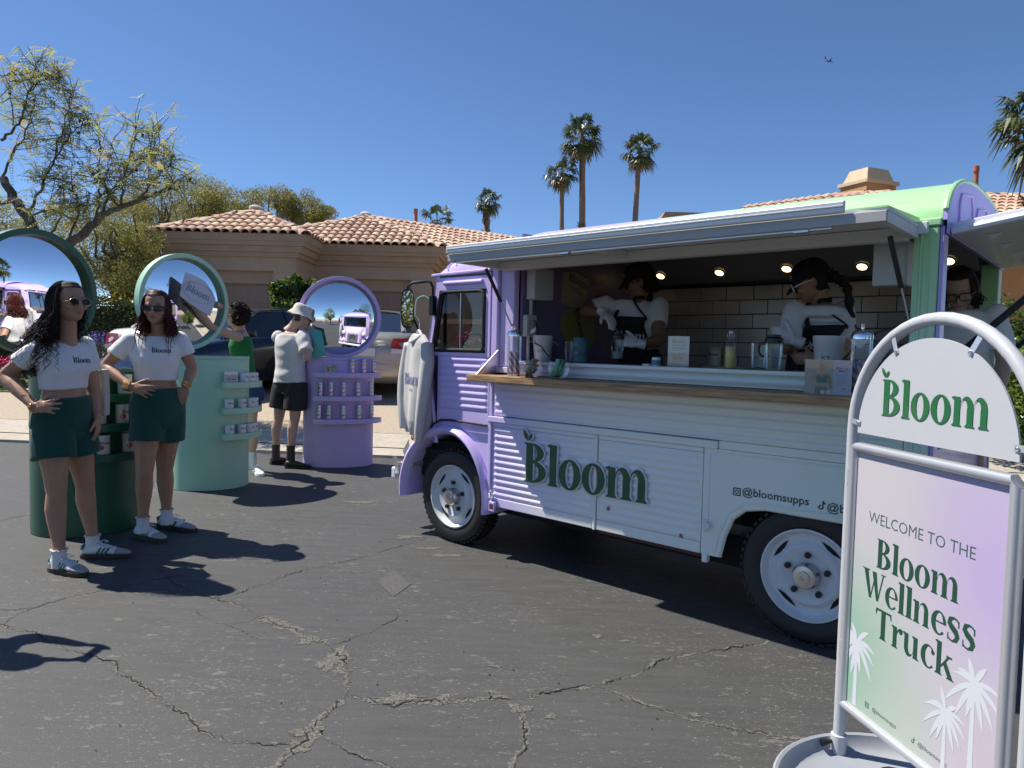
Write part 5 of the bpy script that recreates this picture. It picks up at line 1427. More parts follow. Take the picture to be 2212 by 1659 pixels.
# --- wheels
def wheel(x,y,sgn,name='wheel',hubz=.33):
 r=.33
 Mx=np.array([[1,0,0],[0,0,-sgn],[0,1,0]])
 w=empty('tmp')
 bpy.data.objects.remove(w)
 c=(x,y,hubz)
 ty=MB().lathe([(.215,-.15),(.27,-.165),(.315,-.155),(.33,-.13),(.332,-.08),(.33,-.03),(.315,-.005),(.285,.008),(.25,.004),(.222,-.008),(.215,-.03)],c,48,Mx,cap=False).build(name,M_RUB,truck,smooth=35)
 tr=MB()
 for k in range(54):
  a=2*math.pi*k/54
  for q,off in((-.12,0),(-.045,.5)):
   a2=a+off*2*math.pi/54
   p=np.array([.331*math.cos(a2),.331*math.sin(a2),q]);M3=Mx@rotz(a2)
   tr.box(Mx@p+np.array(c),(.012,.022,.055),M=M3)
 o=tr.build('tread_blocks',M_RUB,ty);o['kind']='stuff'
 MB().lathe([(.222,-.012),(.223,.004),(.214,.006),(.205,-.012),(.195,-.03),(.172,-.034),(.160,-.030),(.150,-.014),(.138,-.006),(.10,-.016),(.085,-.018),(.0,-.018)],c,48,Mx,cap=False).build('rim',mat('wheel_enamel',(.70,.71,.71),.55,spec=.2,var=.04,vscale=12),ty,smooth=35)
 for k in range(4):
  a=2*math.pi*(k+.6)/4
  pts=[]
  for t in range(9):
   aa=a+(t-4)*.085;pts.append((.179*math.cos(aa),.179*math.sin(aa)))
  for t in range(9):
   aa=a+(4-t)*.085;rr=.179-.022*math.sin(math.pi*t/8);pts.append((rr*math.cos(aa),rr*math.sin(aa)))
  MB().add([Mx@np.array([p[0],p[1],-.0295 if False else-.0285])+np.array(c)for p in pts],[tuple(range(18))]).build('vent_slot',M_UNDER,ty)
 for k in range(5):
  a=2*math.pi*(k+.25)/5;p=Mx@np.array([.098*math.cos(a),.098*math.sin(a),-.012])+np.array(c)
  MB().lathe([(.016,-.006),(.015,.016),(.008,.02),(0,.02)],p,6,Mx).build('wheel_nut',M_BLK,ty)
 MB().lathe([(.062,-.02),(.061,.02),(.052,.035),(.03,.038),(.028,.043),(.012,.044),(.010,.040),(0,.040)],c,28,Mx,cap=False).build('hub_cap',M_STEEL,ty,smooth=40)
wheel(.005,.035,1);wheel(2.445,.05,1)
wheel(.005,TW-.035,-1);wheel(2.445,TW-.05,-1)
# --- logo on the side panels and handle lettering
def logo():
 x=SP(1137,1040,0)[0]+.0;h=.252;zb=.548
 PLn=lambda a,b_,d:(a,-.022-d,b_)
 PLw=lambda a,b_,d:(a,-.010-d,b_)
 for i,ch in enumerate('Bloom'):
  w,pcs=GL[ch];pcs=pcs+(LEAVES if i==0 else[])
  mb=MB();glyph_mb(mb,pcs,h,x,0,zb,PLn,.004)
  L_=raw_build(mb,'letter',M_GREEN_L,truck)
  # white backing sheet, a little larger
  mb=MB()
  for dx,dz in((.008,.0),(-.006,.004),(.004,.009),(.004,-.007)):glyph_mb(mb,pcs,h,x+dx,0,zb+dz,PLw,.0112+.00002*(dx+dz)/.001)
  raw_build(mb,'letter_backing',M_WHITE_L,L_)
  x+=w*h*1.0
 P=lambda a,b_,d:(a,-.0025-d,b_)
 ink=mat('print_dark_green',(.02,.045,.035),.5)
 s0,z0=SP(1606,1064,0);s1,z1=SP(1745,1090,0)
 sans('@bloomsupps',.040,P,ink,truck,'handle_lettering',.008,(s0+s1)/2,z0-.012)
 def camera_icon(sx,z,sc_,Pf,parent,m):
  o=[(sx+sc_*math.copysign(min(1,abs(1.35*math.cos(t))),math.cos(t)),z+sc_*math.copysign(min(1,abs(1.35*math.sin(t))),math.sin(t)))for t in[2*math.pi*k/32 for k in range(33)]]
  i_=[(sx+(a-sx)*.74,z+(b_-z)*.74)for a,b_ in o]
  mb=MB();n=33
  mb.add([Pf(a,b_,0)for a,b_ in o]+[Pf(a,b_,0)for a,b_ in i_],[(k,k+1,n+k+1,n+k)for k in range(32)])
  for r0,r1,cx,cz in((.5,.3,0,0),(.1,.0,.45,.45)):
   mb.add([Pf(sx+sc_*(cx+r0*math.cos(t)),z+sc_*(cz+r0*math.sin(t)),.0004)for t in[2*math.pi*k/16 for k in range(17)]]+[Pf(sx+sc_*(cx+r1*math.cos(t)),z+sc_*(cz+r1*math.sin(t)),.0004)for t in[2*math.pi*k/16 for k in range(17)]],[(k,k+1,17+k+1,17+k)for k in range(16)])
  raw_build(mb,'camera_icon',m,parent)
 def note_icon(sx,z,sc_,Pf,parent,m):
  mb=MB();ring=[2*math.pi*k/20 for k in range(16)]
  mb.add([Pf(sx-.25*sc_+.6*sc_*math.cos(t+1.6),z-.45*sc_+.55*sc_*math.sin(t+1.6),0)for t in ring]+[Pf(sx-.25*sc_+.28*sc_*math.cos(t+1.6),z-.45*sc_+.26*sc_*math.sin(t+1.6),0)for t in ring],[(k,k+1,17+k,16+k)for k in range(15)])
  mb.add([Pf(sx+a*sc_,z+b_*sc_,.0004)for a,b_ in((.05,-.5),(.35,-.5),(.35,1.1),(.05,1.1))],[(0,1,2,3)])
  mb.add([Pf(sx+a*sc_,z+b_*sc_,.0008)for a,b_ in((.33,1.1),(.5,.75),(.85,.6),(.85,.32),(.5,.4),(.33,.55))],[tuple(range(6))])
  raw_build(mb,'note_icon',m,parent)
 ic=SP(1592,1062,0);camera_icon(ic[0],ic[1],.020,P,truck,ink)
 ic=SP(1776,1092,0);note_icon(ic[0],ic[1],.020,P,truck,ink)
 a=SP(1790,1100,0)
 sans('@bloomsupps',.040,P,ink,truck,'handle_lettering',.008,a[0]+.155,a[1]-.008)
 return camera_icon,note_icon
camera_icon,note_icon=logo()
# ================================================================== display counters with round mirrors
M_MIRR=mat('mirror_acrylic',(.93,.94,.95),.012,metal=1.0)
M_DKG=mat('dark_green_laminate',(.012,.105,.050),.42,var=.06,vscale=3,coat=.1)
M_MINT=mat('mint_laminate',(.42,.68,.49),.45,var=.04,vscale=3)
M_LILAC=mat('lilac_laminate',(.57,.44,.73),.45,var=.05,vscale=3)
INK=mat('black_ink',(.015,.02,.018),.5)
INKG=mat('green_ink',(.015,.07,.03),.5)
class Counter:
 def __init__(s,name,label,A,B,bulge,top,m):
  s.A=np.array(A,float);s.B=np.array(B,float);c=(s.A+s.B)/2;s.w=np.linalg.norm(s.B-s.A)/2
  s.e=(s.B-s.A)/(2*s.w);s.n=np.array([s.e[1],-s.e[0]]);s.bulge=bulge;s.top=top;s.c=c;s.m=m
  s.root=empty(name,(c[0],c[1],0),math.atan2(s.e[1],s.e[0]),label,'display counter','round mirror display counters')
  # local: x along chord, -y towards the viewer
  N=40;out=[(s.w*math.cos(math.pi+math.pi*k/N),bulge*math.sin(math.pi+math.pi*k/N))for k in range(N+1)]
  pl=out+[(s.w,.06),(-s.w,.06)]
  mb=MB();n=len(pl)
  mb.add([(x,y,.004)for x,y in pl]+[(x,y,top-.03)for x,y in pl],[tuple(range(n-1,-1,-1)),tuple(range(n,2*n))]+[(i,(i+1)%n,n+(i+1)%n,n+i)for i in range(n)])
  mb.build('plinth',m,s.root,smooth=40)
  mb=MB();k_=1.012
  mb.add([(x*k_,y*k_,top-.028)for x,y in pl]+[(x*k_,y*k_,top)for x,y in pl],[tuple(range(n-1,-1,-1)),tuple(range(n,2*n))]+[(i,(i+1)%n,n+(i+1)%n,n+i)for i in range(n)])
  mb.build('counter_top',m,s.root,bevel=.004)
 def pt(s,t,off=0.0):
  """t: angle in degrees along the front, 180 = left end, 270 = middle, 360 = right end"""
  a=R(t);x,y=s.w*math.cos(a),s.bulge*math.sin(a)
  nx,ny=math.cos(a)/s.w,math.sin(a)/s.bulge;L=math.hypot(nx,ny)
  return x+nx/L*off,y+ny/L*off
 def shelf(s,t0,t1,z,depth=.11,th=.055):
  N=26;ts=[t0+(t1-t0)*k/N for k in range(N+1)]
  inn=[s.pt(t,-.01)for t in ts];out=[s.pt(t,depth)for t in ts]
  rings=[[(*i,z-th),(*o,z-th),(*o,z),(*i,z)]for i,o in zip(inn,out)]
  return MB().loft(rings).build('shelf',s.m,s.root,smooth=35,bevel=.003)
 def world(s,x,y,z):
  p=s.c+s.e*x-s.n*y
  return np.array([p[0],p[1],z])
 def mirror(s,ang,cz,R0=.46,curve=2.0,back=.0,bw=.042,dp=.085,x=0.0):
  """ang: heading of the mirror's normal, degrees from -Y towards +X"""
  N=64;a0=R(ang)-math.atan2(s.e[1],s.e[0])
  nx=np.array([math.sin(a0),-math.cos(a0),0]);tx=np.array([math.cos(a0),math.sin(a0),0]);c=np.array([x,back,cz])
  def P(r,t,d):return c+tx*r*math.cos(t)+np.array([0,0,1.0])*r*math.sin(t)+nx*d
  rings=[]
  for k in range(N+1):
   t=2*math.pi*k/N
   rings.append([P(R0-bw,t,-dp/2),P(R0,t,-dp/2),P(R0,t,dp/2),P(R0-bw,t,dp/2)])
  fr=MB().loft(rings,cap=False).build('mirror_frame',s.m,s.root,smooth=35,bevel=.003)
  rr=R0-bw+.001;vs,fs=[c+nx*(dp/2-.022)],[]
  M_=12;sag=lambda r:-(curve-math.sqrt(curve**2-r**2))
  for i in range(1,M_+1):
   for k in range(N):vs.append(P(rr*i/M_,2*math.pi*k/N,dp/2-.012+sag(rr*i/M_)))
  for k in range(N):fs.append((0,1+k,1+(k+1)%N))
  for i in range(M_-1):
   for k in range(N):fs.append((1+i*N+k,1+(i+1)*N+k,1+(i+1)*N+(k+1)%N,1+i*N+(k+1)%N))
  vs[0]=c+nx*(dp/2-.012)
  MB().add(vs,fs).build('mirror_glass',M_MIRR,fr,smooth=180)
  MB().add([P(R0-bw/2,2*math.pi*k/N,-dp/2-.003)for k in range(N)],[tuple(range(N))]).build('mirror_back',s.m,fr)
dark=Counter('display_counter','dark green curved display counter with round mirror behind the women in white',(-3.42,5.02),(-2.78,5.30),.33,1.17,M_DKG)
mint=Counter('display_counter','mint green curved display counter with three shelves of white tubs',(-3.21,6.64),(-2.56,6.90),.30,1.245,M_MINT)
lil=Counter('display_counter','lilac curved display counter with three shelves of drink cans',(-2.36,8.02),(-1.60,8.20),.24,1.235,M_LILAC)
for z in(1.00,.795,.585):dark.shelf(252,352,z,.12)
for z in(1.01,.77,.53):mint.shelf(287,358,z,.12)
for z in(1.07,.81,.555):lil.shelf(233,350,z,.10)
dark.mirror(66,1.70,.445,2.4,.03,x=-.32);mint.mirror(57,1.745,.45,2.2,.03,bw=.040,x=-.23);lil.mirror(18,1.69,.465,1.7,.04)
# ---- products (built once per kind, copied)
def can_proto(c1,c2):
 e=empty('drink_can')
 b=MB().lathe([(.020,0),(.026,.004),(.0268,.012),(.0268,.142),(.0235,.152),(.0225,.156),(.020,.154),(0,.153)],n=18).build('body',M_CANS,e,smooth=40)
 MB().lathe([(.0225,.1555),(.0235,.1575),(.0215,.158),(.0205,.1555)],n=18,cap=False).build('rim',mat('can_rim_purple',(.16,.06,.28),.3,metal=.6),e,smooth=40)
 P=lambda a,z,d:((.0272+d)*math.sin(a/.0272),-(.0272+d)*math.cos(a/.0272),z)
 n=12
 mb=MB()
 def blob(cx,cz,r):mb.add([P(cx+r*math.cos(2*math.pi*k/n),cz+r*math.sin(2*math.pi*k/n),.0003)for k in range(n)],[tuple(range(n))])
 blob(0,.062,.020);blob(-.008,.085,.014);blob(.01,.088,.012)
 raw_build(mb,'fruit_print',c1,e)
 mb=MB();blob(-.010,.040,.010);blob(.012,.045,.009);raw_build(mb,'fruit_print',c2,e)
 serif('Bloom',.013,lambda a,z,d:P(a,z+.118,.0006),INK,e,'lettering')
 return e
M_CANS=mat('can_silver_lilac',(.62,.58,.68),.3,metal=.75)
def tub_proto(lidm,hh=.062,r=.040,body=None,txt=.016,art=None):
 e=empty('supplement_tub')
 MB().lathe([(r*.94,0),(r,.004),(r,hh-.004),(r*.97,hh)],n=22).build('body',body or M_TUBW,e,smooth=40)
 MB().lathe([(r*1.02,hh+.0005),(r*1.02,hh+.016),(r*.98,hh+.019),(0,hh+.019)],n=22).build('lid',lidm,e,smooth=40)
 P=lambda a,z,d:((r+.0006+d)*math.sin(a/r),-(r+.0006+d)*math.cos(a/r),z)
 serif('Bloom',txt,lambda a,z,d:P(a+r*.15,z+hh*.62,0),INK,e,'lettering',leaves=True)
 mb=MB()
 for k in range(3):mb.add([P(a,z,.0)for a,z in((-r*.5,hh*(.48-.13*k)),(r*(.7-.2*k),hh*(.48-.13*k)),(r*(.7-.2*k),hh*(.48-.13*k)+.0025),(-r*.5,hh*(.48-.13*k)+.0025))],[(0,1,2,3)])
 raw_build(mb,'small_print',mat('grey_ink',(.12,.12,.12),.6),e)
 if art:
  mb=MB();n=14
  mb.add([P(-r*.55+r*.42*math.cos(2*math.pi*k/n),hh*.42+r*.42*math.sin(2*math.pi*k/n),.0004)for k in range(n)],[tuple(range(n))]);raw_build(mb,'fruit_print',art,e)
 return e
M_TUBW=mat('tub_white',(.74,.74,.72),.4,var=.03)
M_JARC=mat('jar_cream',(.66,.68,.58),.4,var=.03)
LIDW=mat('lid_white',(.76,.76,.75),.4);LIDG=mat('lid_pale_green',(.42,.60,.42),.4)
F_OR=mat('print_orange',(.75,.30,.03),.5);F_RD=mat('print_berry',(.55,.03,.06),.5);F_GR=mat('print_green',(.15,.50,.05),.5);F_DK=mat('print_plum',(.10,.02,.06),.5)
_first={}
def put(proto,key,loc,rz,name,label,cat,group):
 if key not in _first:_first[key]=True;o=proto
 else:o=copy_tree(proto)
 o.name=name;o.location=[float(v)for v in loc];o.rotation_euler=(0,0,rz)
 tag(o,label,cat,group);return o
ORD=['first','second','third','fourth','fifth','sixth']
def stock(C,proto,key,ts,z,off,what,shelf,group,cat,name):
 for i,t in enumerate(ts):
  x,y=C.pt(t,off);p=C.world(x,y,z+.001)
  a=R(t);na=math.atan2(math.sin(a)/C.bulge,math.cos(a)/C.w)+math.atan2(C.e[1],C.e[0])
  put(proto,key,p,na+math.pi/2+random.uniform(-.25,.25),name,'%s %s from the left on the %s'%(ORD[i],what,shelf),cat,group)
can_o,can_r,can_g=can_proto(F_OR,F_RD),can_proto(F_RD,F_DK),can_proto(F_GR,F_DK)
stock(lil,can_o,'co',(290,309,331),1.07,.055,'orange-print silver can','top lilac shelf','cans on the lilac counter','can','drink_can')
stock(lil,can_r,'cr',(243,259,277,299,324),.81,.055,'red-print silver can','middle lilac shelf','cans on the lilac counter','can','drink_can')
stock(lil,can_g,'cg',(241,256,277,301,326),.555,.055,'green-print silver can','bottom lilac shelf','cans on the lilac counter','can','drink_can')
tub=tub_proto(LIDW)
stock(mint,tub,'tb',(318,331,343),1.01,.06,'white tub','top mint shelf','tubs on the mint counter','tub','supplement_tub')
stock(mint,tub,'tb',(295,314,331,344),.77,.06,'white tub','middle mint shelf','tubs on the mint counter','tub','supplement_tub')
stock(mint,tub,'tb',(296,314,330,343),.53,.06,'white tub','bottom mint shelf','tubs on the mint counter','tub','supplement_tub')
jar_o=tub_proto(LIDW,.112,.042,M_JARC,.020,F_OR);jar_r=tub_proto(LIDW,.112,.042,M_JARC,.020,F_RD);jar_g=tub_proto(LIDG,.115,.046,M_JARC,.022)
stock(dark,jar_g,'jg',(312,335),1.00,.06,'cream jar with green lid','top dark green shelf','jars on the dark green counter','jar','supplement_jar')
stock(dark,jar_o,'jo',(288,),.795,.06,'cream jar with orange print','middle dark green shelf','jars on the dark green counter','jar','supplement_jar')
stock(dark,jar_r,'jr',(309,333),.795,.06,'cream jar with berry print','middle dark green shelf','jars on the dark green counter','jar','supplement_jar')
stock(dark,jar_r,'jr',(291,316),.585,.06,'cream jar with berry print','bottom dark green shelf','jars on the dark green counter','jar','supplement_jar')
def stand_card(C,t,z,w,h,lab,accent,txt,big=.5):
 x,y=C.pt(t,.05);p=C.world(x,y,z+.001);a=R(t)
 na=math.atan2(math.sin(a)/C.bulge,math.cos(a)/C.w)+math.atan2(C.e[1],C.e[0])
 e=empty('info_card',p,na+math.pi/2,lab,'card','acrylic info cards')
 MB().bb((-w/2,-.003,0),(w/2,.003,h)).build('card',mat('card_white',(.72,.74,.70),.35),e)
 MB().bb((-w/2-.002,-.0055,0),(w/2+.002,-.0042,h+.002)).build('acrylic_front',M_CLEAR,e)
 P=lambda a_,b_,d:(a_,-.0034-d,b_)
 n=10
 for i,(cx,cz,rr)in enumerate(((-.30,.35,.12),(-.18,.30,.10),(-.32,.68,.09),(-.12,.62,.08))):
  flat_poly([(w*cx+w*rr*math.cos(6.28*k/n),h*cz+w*rr*math.sin(6.28*k/n))for k in range(n)],P,accent[i%len(accent)],e,'picture',.0002*(i+1))
 for k in range(3):flat_poly([(w*(.08+k*.13)+w*.05*math.cos(6.28*q/n),h*.22+w*.05*math.sin(6.28*q/n))for q in range(n)],P,INKG,e,'dot',.0004)
 for k,s_ in enumerate(txt):sans(s_,h*.12,P,INKG,e,'lettering',.01,w*.22,h*(.75-.17*k))
stand_card(mint,298,1.01,.125,.095,'white info card on the top mint shelf',[mat('pic_cream',(.66,.62,.52),.6),mat('pic_beige',(.55,.48,.38),.6),mat('pic_sage',(.45,.52,.40),.6)],['New','5 Strand','Growth Blends'])
stand_card(lil,258,1.07,.125,.085,'white info card on the top lilac shelf',[F_OR,F_RD,mat('pic_lilac',(.5,.4,.7),.6)],['Bloom','Made to be','Enjoyed'])
stand_card(dark,284,1.00,.125,.105,'white product box card on the top dark green shelf',[mat('pic_sage',(.45,.52,.40),.6),F_GR],['Bloom','greens','daily'])
# ================================================================== parked cars
M_TIRE=M_RUB
M_CGL=mat('car_glass_dark',(.012,.014,.017),.03,coat=.6,spec=.8)
M_TRIM=mat('car_trim_black',(.015,.015,.016),.45)
M_TAIL=mat('tail_lamp_red',(.42,.006,.012),.12,coat=.6)
M_TAILW=mat('tail_lamp_clear',(.62,.58,.56),.12,coat=.6)
M_ALLOY=mat('alloy_wheel',(.45,.46,.47),.35,metal=.9)
def sedan(label,loc,heading,m,badge=None,H=1.46):
 """heading: direction the nose points, in degrees from +X"""
 e=empty('parked_car',loc,R(heading),label,'car','cars parked on the driveway')
 W=.90
 # x, shoulder z, half width, belly z
 S=[(-2.40,.70,.66,.42),(-2.36,.92,.76,.34),(-2.28,1.03,.82,.28),(-2.1,1.06,.86,.24),(-1.75,1.07,.885,.22),(-1.2,1.05,.90,.20),(-.4,1.0,.905,.19),(.4,.97,.90,.19),(1.05,.945,.89,.20),(1.5,.90,.875,.21),(1.9,.84,.84,.22),(2.2,.76,.78,.25),(2.36,.66,.68,.30),(2.41,.54,.56,.36)]
 rings=[]
 for x,zs,w,zb in S:
  half=[(.0,zb),(w*.80,zb),(w*.96,zb+.07),(w,zb+(zs-zb)*.45),(w*.985,zb+(zs-zb)*.75),(w*.95,zs-.025),(w*.88,zs+.012),(w*.55,zs+.030),(0,zs+.036)]
  rings.append([(x,y,z)for y,z in half]+[(x,-y,z)for y,z in half[-2:0:-1]])
 MB().loft(rings).build('body',m,e,smooth=50)
 # greenhouse
 b0,b1,t0,t1=-1.80,1.02,-1.02,.22
 def zs_at(x):return float(np.interp(x,[s[0]for s in S],[s[1]for s in S]))
 base=[(b0,.64),(-1.2,.76),(-.3,.80),(.5,.78),(b1,.66)]
 topw=[(t0,.52),(-.75,.58),(-.3,.60),(.0,.585),(t1,.53)]
 def B_(i):x,y=base[i];return np.array([x,y,zs_at(x)+.015])
 def T_(i):x,y=topw[i];return np.array([x,y,H-.055-.02*abs(x+.4)])
 fl=lambda p:np.array([p[0],-p[1],p[2]])
 def gl(pts,nm):MB().add(pts,[tuple(range(len(pts)))]).build(nm,M_CGL,e)
 def curved(p00,p01,p10,p11,bow,nm,mm):
  vs=[]
  for i in range(7):
   for j in range(3):
    a=p00+(p10-p00)*i/6;c=p01+(p11-p01)*i/6;q=a+(c-a)*j/2
    q=q+np.array([bow*(1-(2*i/6-1)**2),0,.012*(1-(2*i/6-1)**2)]);vs.append(q)
  MB().add(vs,[(i*3+j,(i+1)*3+j,(i+1)*3+j+1,i*3+j+1)for i in range(6)for j in range(2)]).build(nm,mm,e,smooth=180)
 curved(B_(0),T_(0),fl(B_(0)),fl(T_(0)),-.10,'rear_window',M_CGL)
 curved(B_(4),T_(4),fl(B_(4)),fl(T_(4)),.12,'windscreen',M_CGL)
 for s in(1,-1):
  f=(lambda p:p)if s>0 else fl
  for i in range(4):gl([f(B_(i)),f(B_(i+1)),f(T_(i+1)),f(T_(i))],'side_window')
  MB().tube([f(B_(0)),f(T_(0)),f(T_(1)),f(T_(2)),f(T_(3)),f(T_(4)),f(B_(4))],[.05,.035,.028,.028,.028,.03,.035],6).build('roof_rail',m,e,smooth=60)
  MB().tube([f(B_(2)),f(T_(2))],.025,5).build('door_pillar',M_TRIM,e)
  MB().add([(.74,s*.86,.98),(.60,s*1.0,.99),(.60,s*1.0,1.10),(.74,s*.88,1.10),(.68,s*.86,.98),(.68,s*1.0,1.05)],[(0,1,2,3),(1,5,2),(4,5,1,0)]).build('door_mirror',m,e)
  for x in(-1.42,1.38):
   Mx=np.array([[1,0,0],[0,0,-s],[0,1,0]])if s>0 else np.array([[1,0,0],[0,0,1],[0,1,0]])
   Mx=np.array([[1,0,0],[0,0,s],[0,1,0]])
   MB().lathe([(.36,-.02),(.36,.006)],(x,s*.895,.35),26,Mx).build('wheel_arch',M_TRIM,e)
   w=MB().lathe([(.20,-.10),(.30,-.10),(.325,-.08),(.325,.0),(.30,.025),(.21,.02)],(x,s*.885,.325),26,Mx,cap=False).build('wheel',M_TIRE,e,smooth=40)
   MB().lathe([(.215,-.02),(.21,.018),(.19,.006),(.08,.012),(0,.016)],(x,s*.885,.325),20,Mx).build('rim',M_ALLOY,w,smooth=40)
  MB().add([(-2.412,s*.50,.86),(-2.36,s*.785,.83),(-2.20,s*.865,.85),(-2.20,s*.862,1.00),(-2.30,s*.79,1.015),(-2.385,s*.54,1.01)],[(0,1,4,5),(1,2,3,4)]).build('tail_lamp',M_TAIL,e)
  MB().add([(-2.43,s*.52,.77),(-2.375,s*.79,.76),(-2.375,s*.79,.825),(-2.425,s*.52,.85)],[(0,1,2,3)]).build('reverse_lamp',M_TAILW,e)
  MB().add([(2.34,s*.42,.68),(2.22,s*.76,.70),(2.10,s*.81,.78),(2.24,s*.48,.77)],[(0,1,2,3)]).build('headlamp',M_TAILW,e)
 rf=[]
 for i in range(5):
  p=T_(i);rf.append([np.array([p[0],p[1]*(1-2*j/8),p[2]+.055*(1-(2*j/8-1)**2)**.8])for j in range(9)])
 MB().loft(rf,cap=False,closed=False).build('roof',m,e,smooth=60)
 # bumpers, plate, badge
 for x,d in((-2.42,-1),(2.40,1)):
  bp=[]
  for k in range(9):
   y=-.86+1.72*k/8;bow=.07*(1-(y/.86)**2);xx=x-d*.10+d*bow
   bp.append([(xx-d*.12,y,.36),(xx,y,.36),(xx+d*.035,y,.42),(xx+d*.035,y,.58),(xx,y,.66),(xx-d*.12,y,.66)])
  MB().loft(bp).build('bumper',m,e,smooth=40)
 MB().bb((-2.455,-.26,.72),(-2.405,.26,.84)).build('number_plate',mat('plate_white',(.6,.6,.62),.5),e)
 MB().bb((-2.40,-.50,.945),(-2.375,.50,.975)).build('boot_trim',M_CHROME,e)
 if badge:
  P=lambda a,z,d:(-2.421-d,-a,z)
  sans(badge,.042,P,M_CHROME,e,'badge',.012,.36,.89,1.25)
 return e
CAR_W=mat('car_paint_white',(.72,.73,.74),.25,coat=.6);CAR_B=mat('car_paint_midnight',(.012,.018,.035),.2,coat=.8,metal=.3);CAR_C=mat('car_paint_champagne',(.40,.37,.30),.3,coat=.6,metal=.55)
def car_at(label,x,y,heading,m,**k):
# rest on the sloping drive: pitch with it
 dx,dy=math.cos(R(heading)),math.sin(R(heading))
 za,zb=GZ(x+dx*1.38,y+dy*1.38),GZ(x-dx*1.42,y-dy*1.42)
 o=sedan(label,(x,y,(za+zb)/2+.0),heading,m,**k)
 o.rotation_euler=Euler((0,-math.atan2(za-zb,2.8),R(heading)),'XYZ')
 return o
car_at('champagne sedan seen from behind, between the lilac counter and the truck',-2.58,14.0,92,CAR_C,badge='CAMRY')
car_at('dark midnight blue car with its windscreen toward us behind the man',-4.75,12.9,-122,CAR_B,H=1.47)
car_at('white sedan with red tail lamp behind the second woman in white',-5.85,14.2,86,CAR_W)
# ================================================================== people
from mathutils.bvhtree import BVHTree
def skin_mat(name,col,lip):
 m=bpy.data.materials.new(name);m.use_nodes=True
 t=m.node_tree;b=t.nodes['Principled BSDF'];L=t.links
 at_=t.nodes.new('ShaderNodeAttribute');at_.attribute_name='tint'
 sp=t.nodes.new('ShaderNodeSeparateColor');L.new(at_.outputs['Color'],sp.inputs[0])
 tc=t.nodes.new('ShaderNodeTexCoord');n=t.nodes.new('ShaderNodeTexNoise');n.inputs['Scale'].default_value=9;n.inputs['Detail'].default_value=5;L.new(tc.outputs['Object'],n.inputs['Vector'])
 rp=t.nodes.new('ShaderNodeValToRGB');rp.color_ramp.elements[0].position=.3;rp.color_ramp.elements[1].position=.7
 rp.color_ramp.elements[0].color=(*[c*.9 for c in col],1);rp.color_ramp.elements[1].color=(*[min(1,c*1.08)for c in col],1);L.new(n.outputs['Fac'],rp.inputs[0])
 mx=t.nodes.new('ShaderNodeMixRGB');L.new(sp.outputs[0],mx.inputs[0]);L.new(rp.outputs[0],mx.inputs[1]);mx.inputs[2].default_value=(*lip,1)
 L.new(mx.outputs[0],b.inputs['Base Color']);b.inputs['Roughness'].default_value=.5
 b.inputs['Subsurface Weight'].default_value=.12;b.inputs['Subsurface Radius'].default_value=(.012,.005,.003);b.inputs['Subsurface Scale'].default_value=1
 return m
SK1=skin_mat('skin_olive',(.45,.25,.155),(.34,.10,.09));SK2=skin_mat('skin_tan',(.44,.24,.145),(.33,.09,.08));SK3=skin_mat('skin_brown',(.27,.15,.09),(.24,.07,.06));SK4=skin_mat('skin_fair',(.52,.34,.25),(.42,.16,.14))
M_TEE=mat('white_cotton',(.80,.795,.785),.9,var=.03,vscale=30,bump=.12,bscale=260,sheen=.2)
M_SHORT=mat('bottle_green_jersey',(.006,.068,.050),.9,var=.15,vscale=25,bump=.15,bscale=220,sheen=.15)
M_SOCK=mat('ribbed_white_sock',(.74,.74,.74),.95,bump=.4,bscale=240,stretch=(1,1,.1))
M_HAIRB=mat('black_brown_hair',(.022,.014,.010),.6,var=.4,vscale=60,spec=.25)
M_HAIRR=mat('burgundy_hair',(.062,.012,.012),.5,var=.5,vscale=50,spec=.3)
M_GOLD=mat('gold_metal',(.85,.55,.22),.25,metal=1)
M_LENS=mat('sunglass_lens',(.006,.006,.007),.12,spec=.25)
M_BLKF=mat('black_fabric',(.010,.010,.011),.85,var=.2,vscale=30,bump=.1,bscale=200)
M_SOLE=mat('gum_sole',(.055,.038,.028),.7);M_SUEDE=mat('grey_suede',(.36,.36,.35),.95,var=.08,vscale=60);M_STRIPE=mat('green_leather',(.012,.12,.06),.5);M_LEATH=mat('white_leather',(.76,.77,.77),.5)
def nrm(v):v=np.array(v,float);return v/(np.linalg.norm(v)+1e-9)
def basis(yaw_dir,pitch=0.0,tilt=0.0):
 """columns: right-of-figure, forward, up"""
 f=nrm([yaw_dir[0],yaw_dir[1],0]);r=np.array([f[1],-f[0],0]);u=np.array([0,0,1.0])
 f2=f*math.cos(pitch)+u*math.sin(pitch);u2=-f*math.sin(pitch)+u*math.cos(pitch)
 r3=r*math.cos(tilt)+u2*math.sin(tilt);u3=-r*math.sin(tilt)+u2*math.cos(tilt)
 return np.array([r3,f2,u3]).T
def smooth_path(pts,k=3):
 pts=[np.array(p,float)for p in pts];out=[]
 for i in range(len(pts)-1):
  p0,p1,p2,p3=pts[max(i-1,0)],pts[i],pts[i+1],pts[min(i+2,len(pts)-1)]
  for j in range(k):
   t=j/k;out.append(.5*((2*p1)+(-p0+p2)*t+(2*p0-5*p1+4*p2-p3)*t*t+(-p0+3*p1-3*p2+p3)*t**3))
 out.append(pts[-1]);return out
def limb(mb,a,b_,rs,n=12,infl=0.0):
 a=np.array(a,float);b_=np.array(b_,float);k=len(rs)
 mb.tube([a+(b_-a)*i/(k-1)for i in range(k)],[r+infl for r in rs],n)
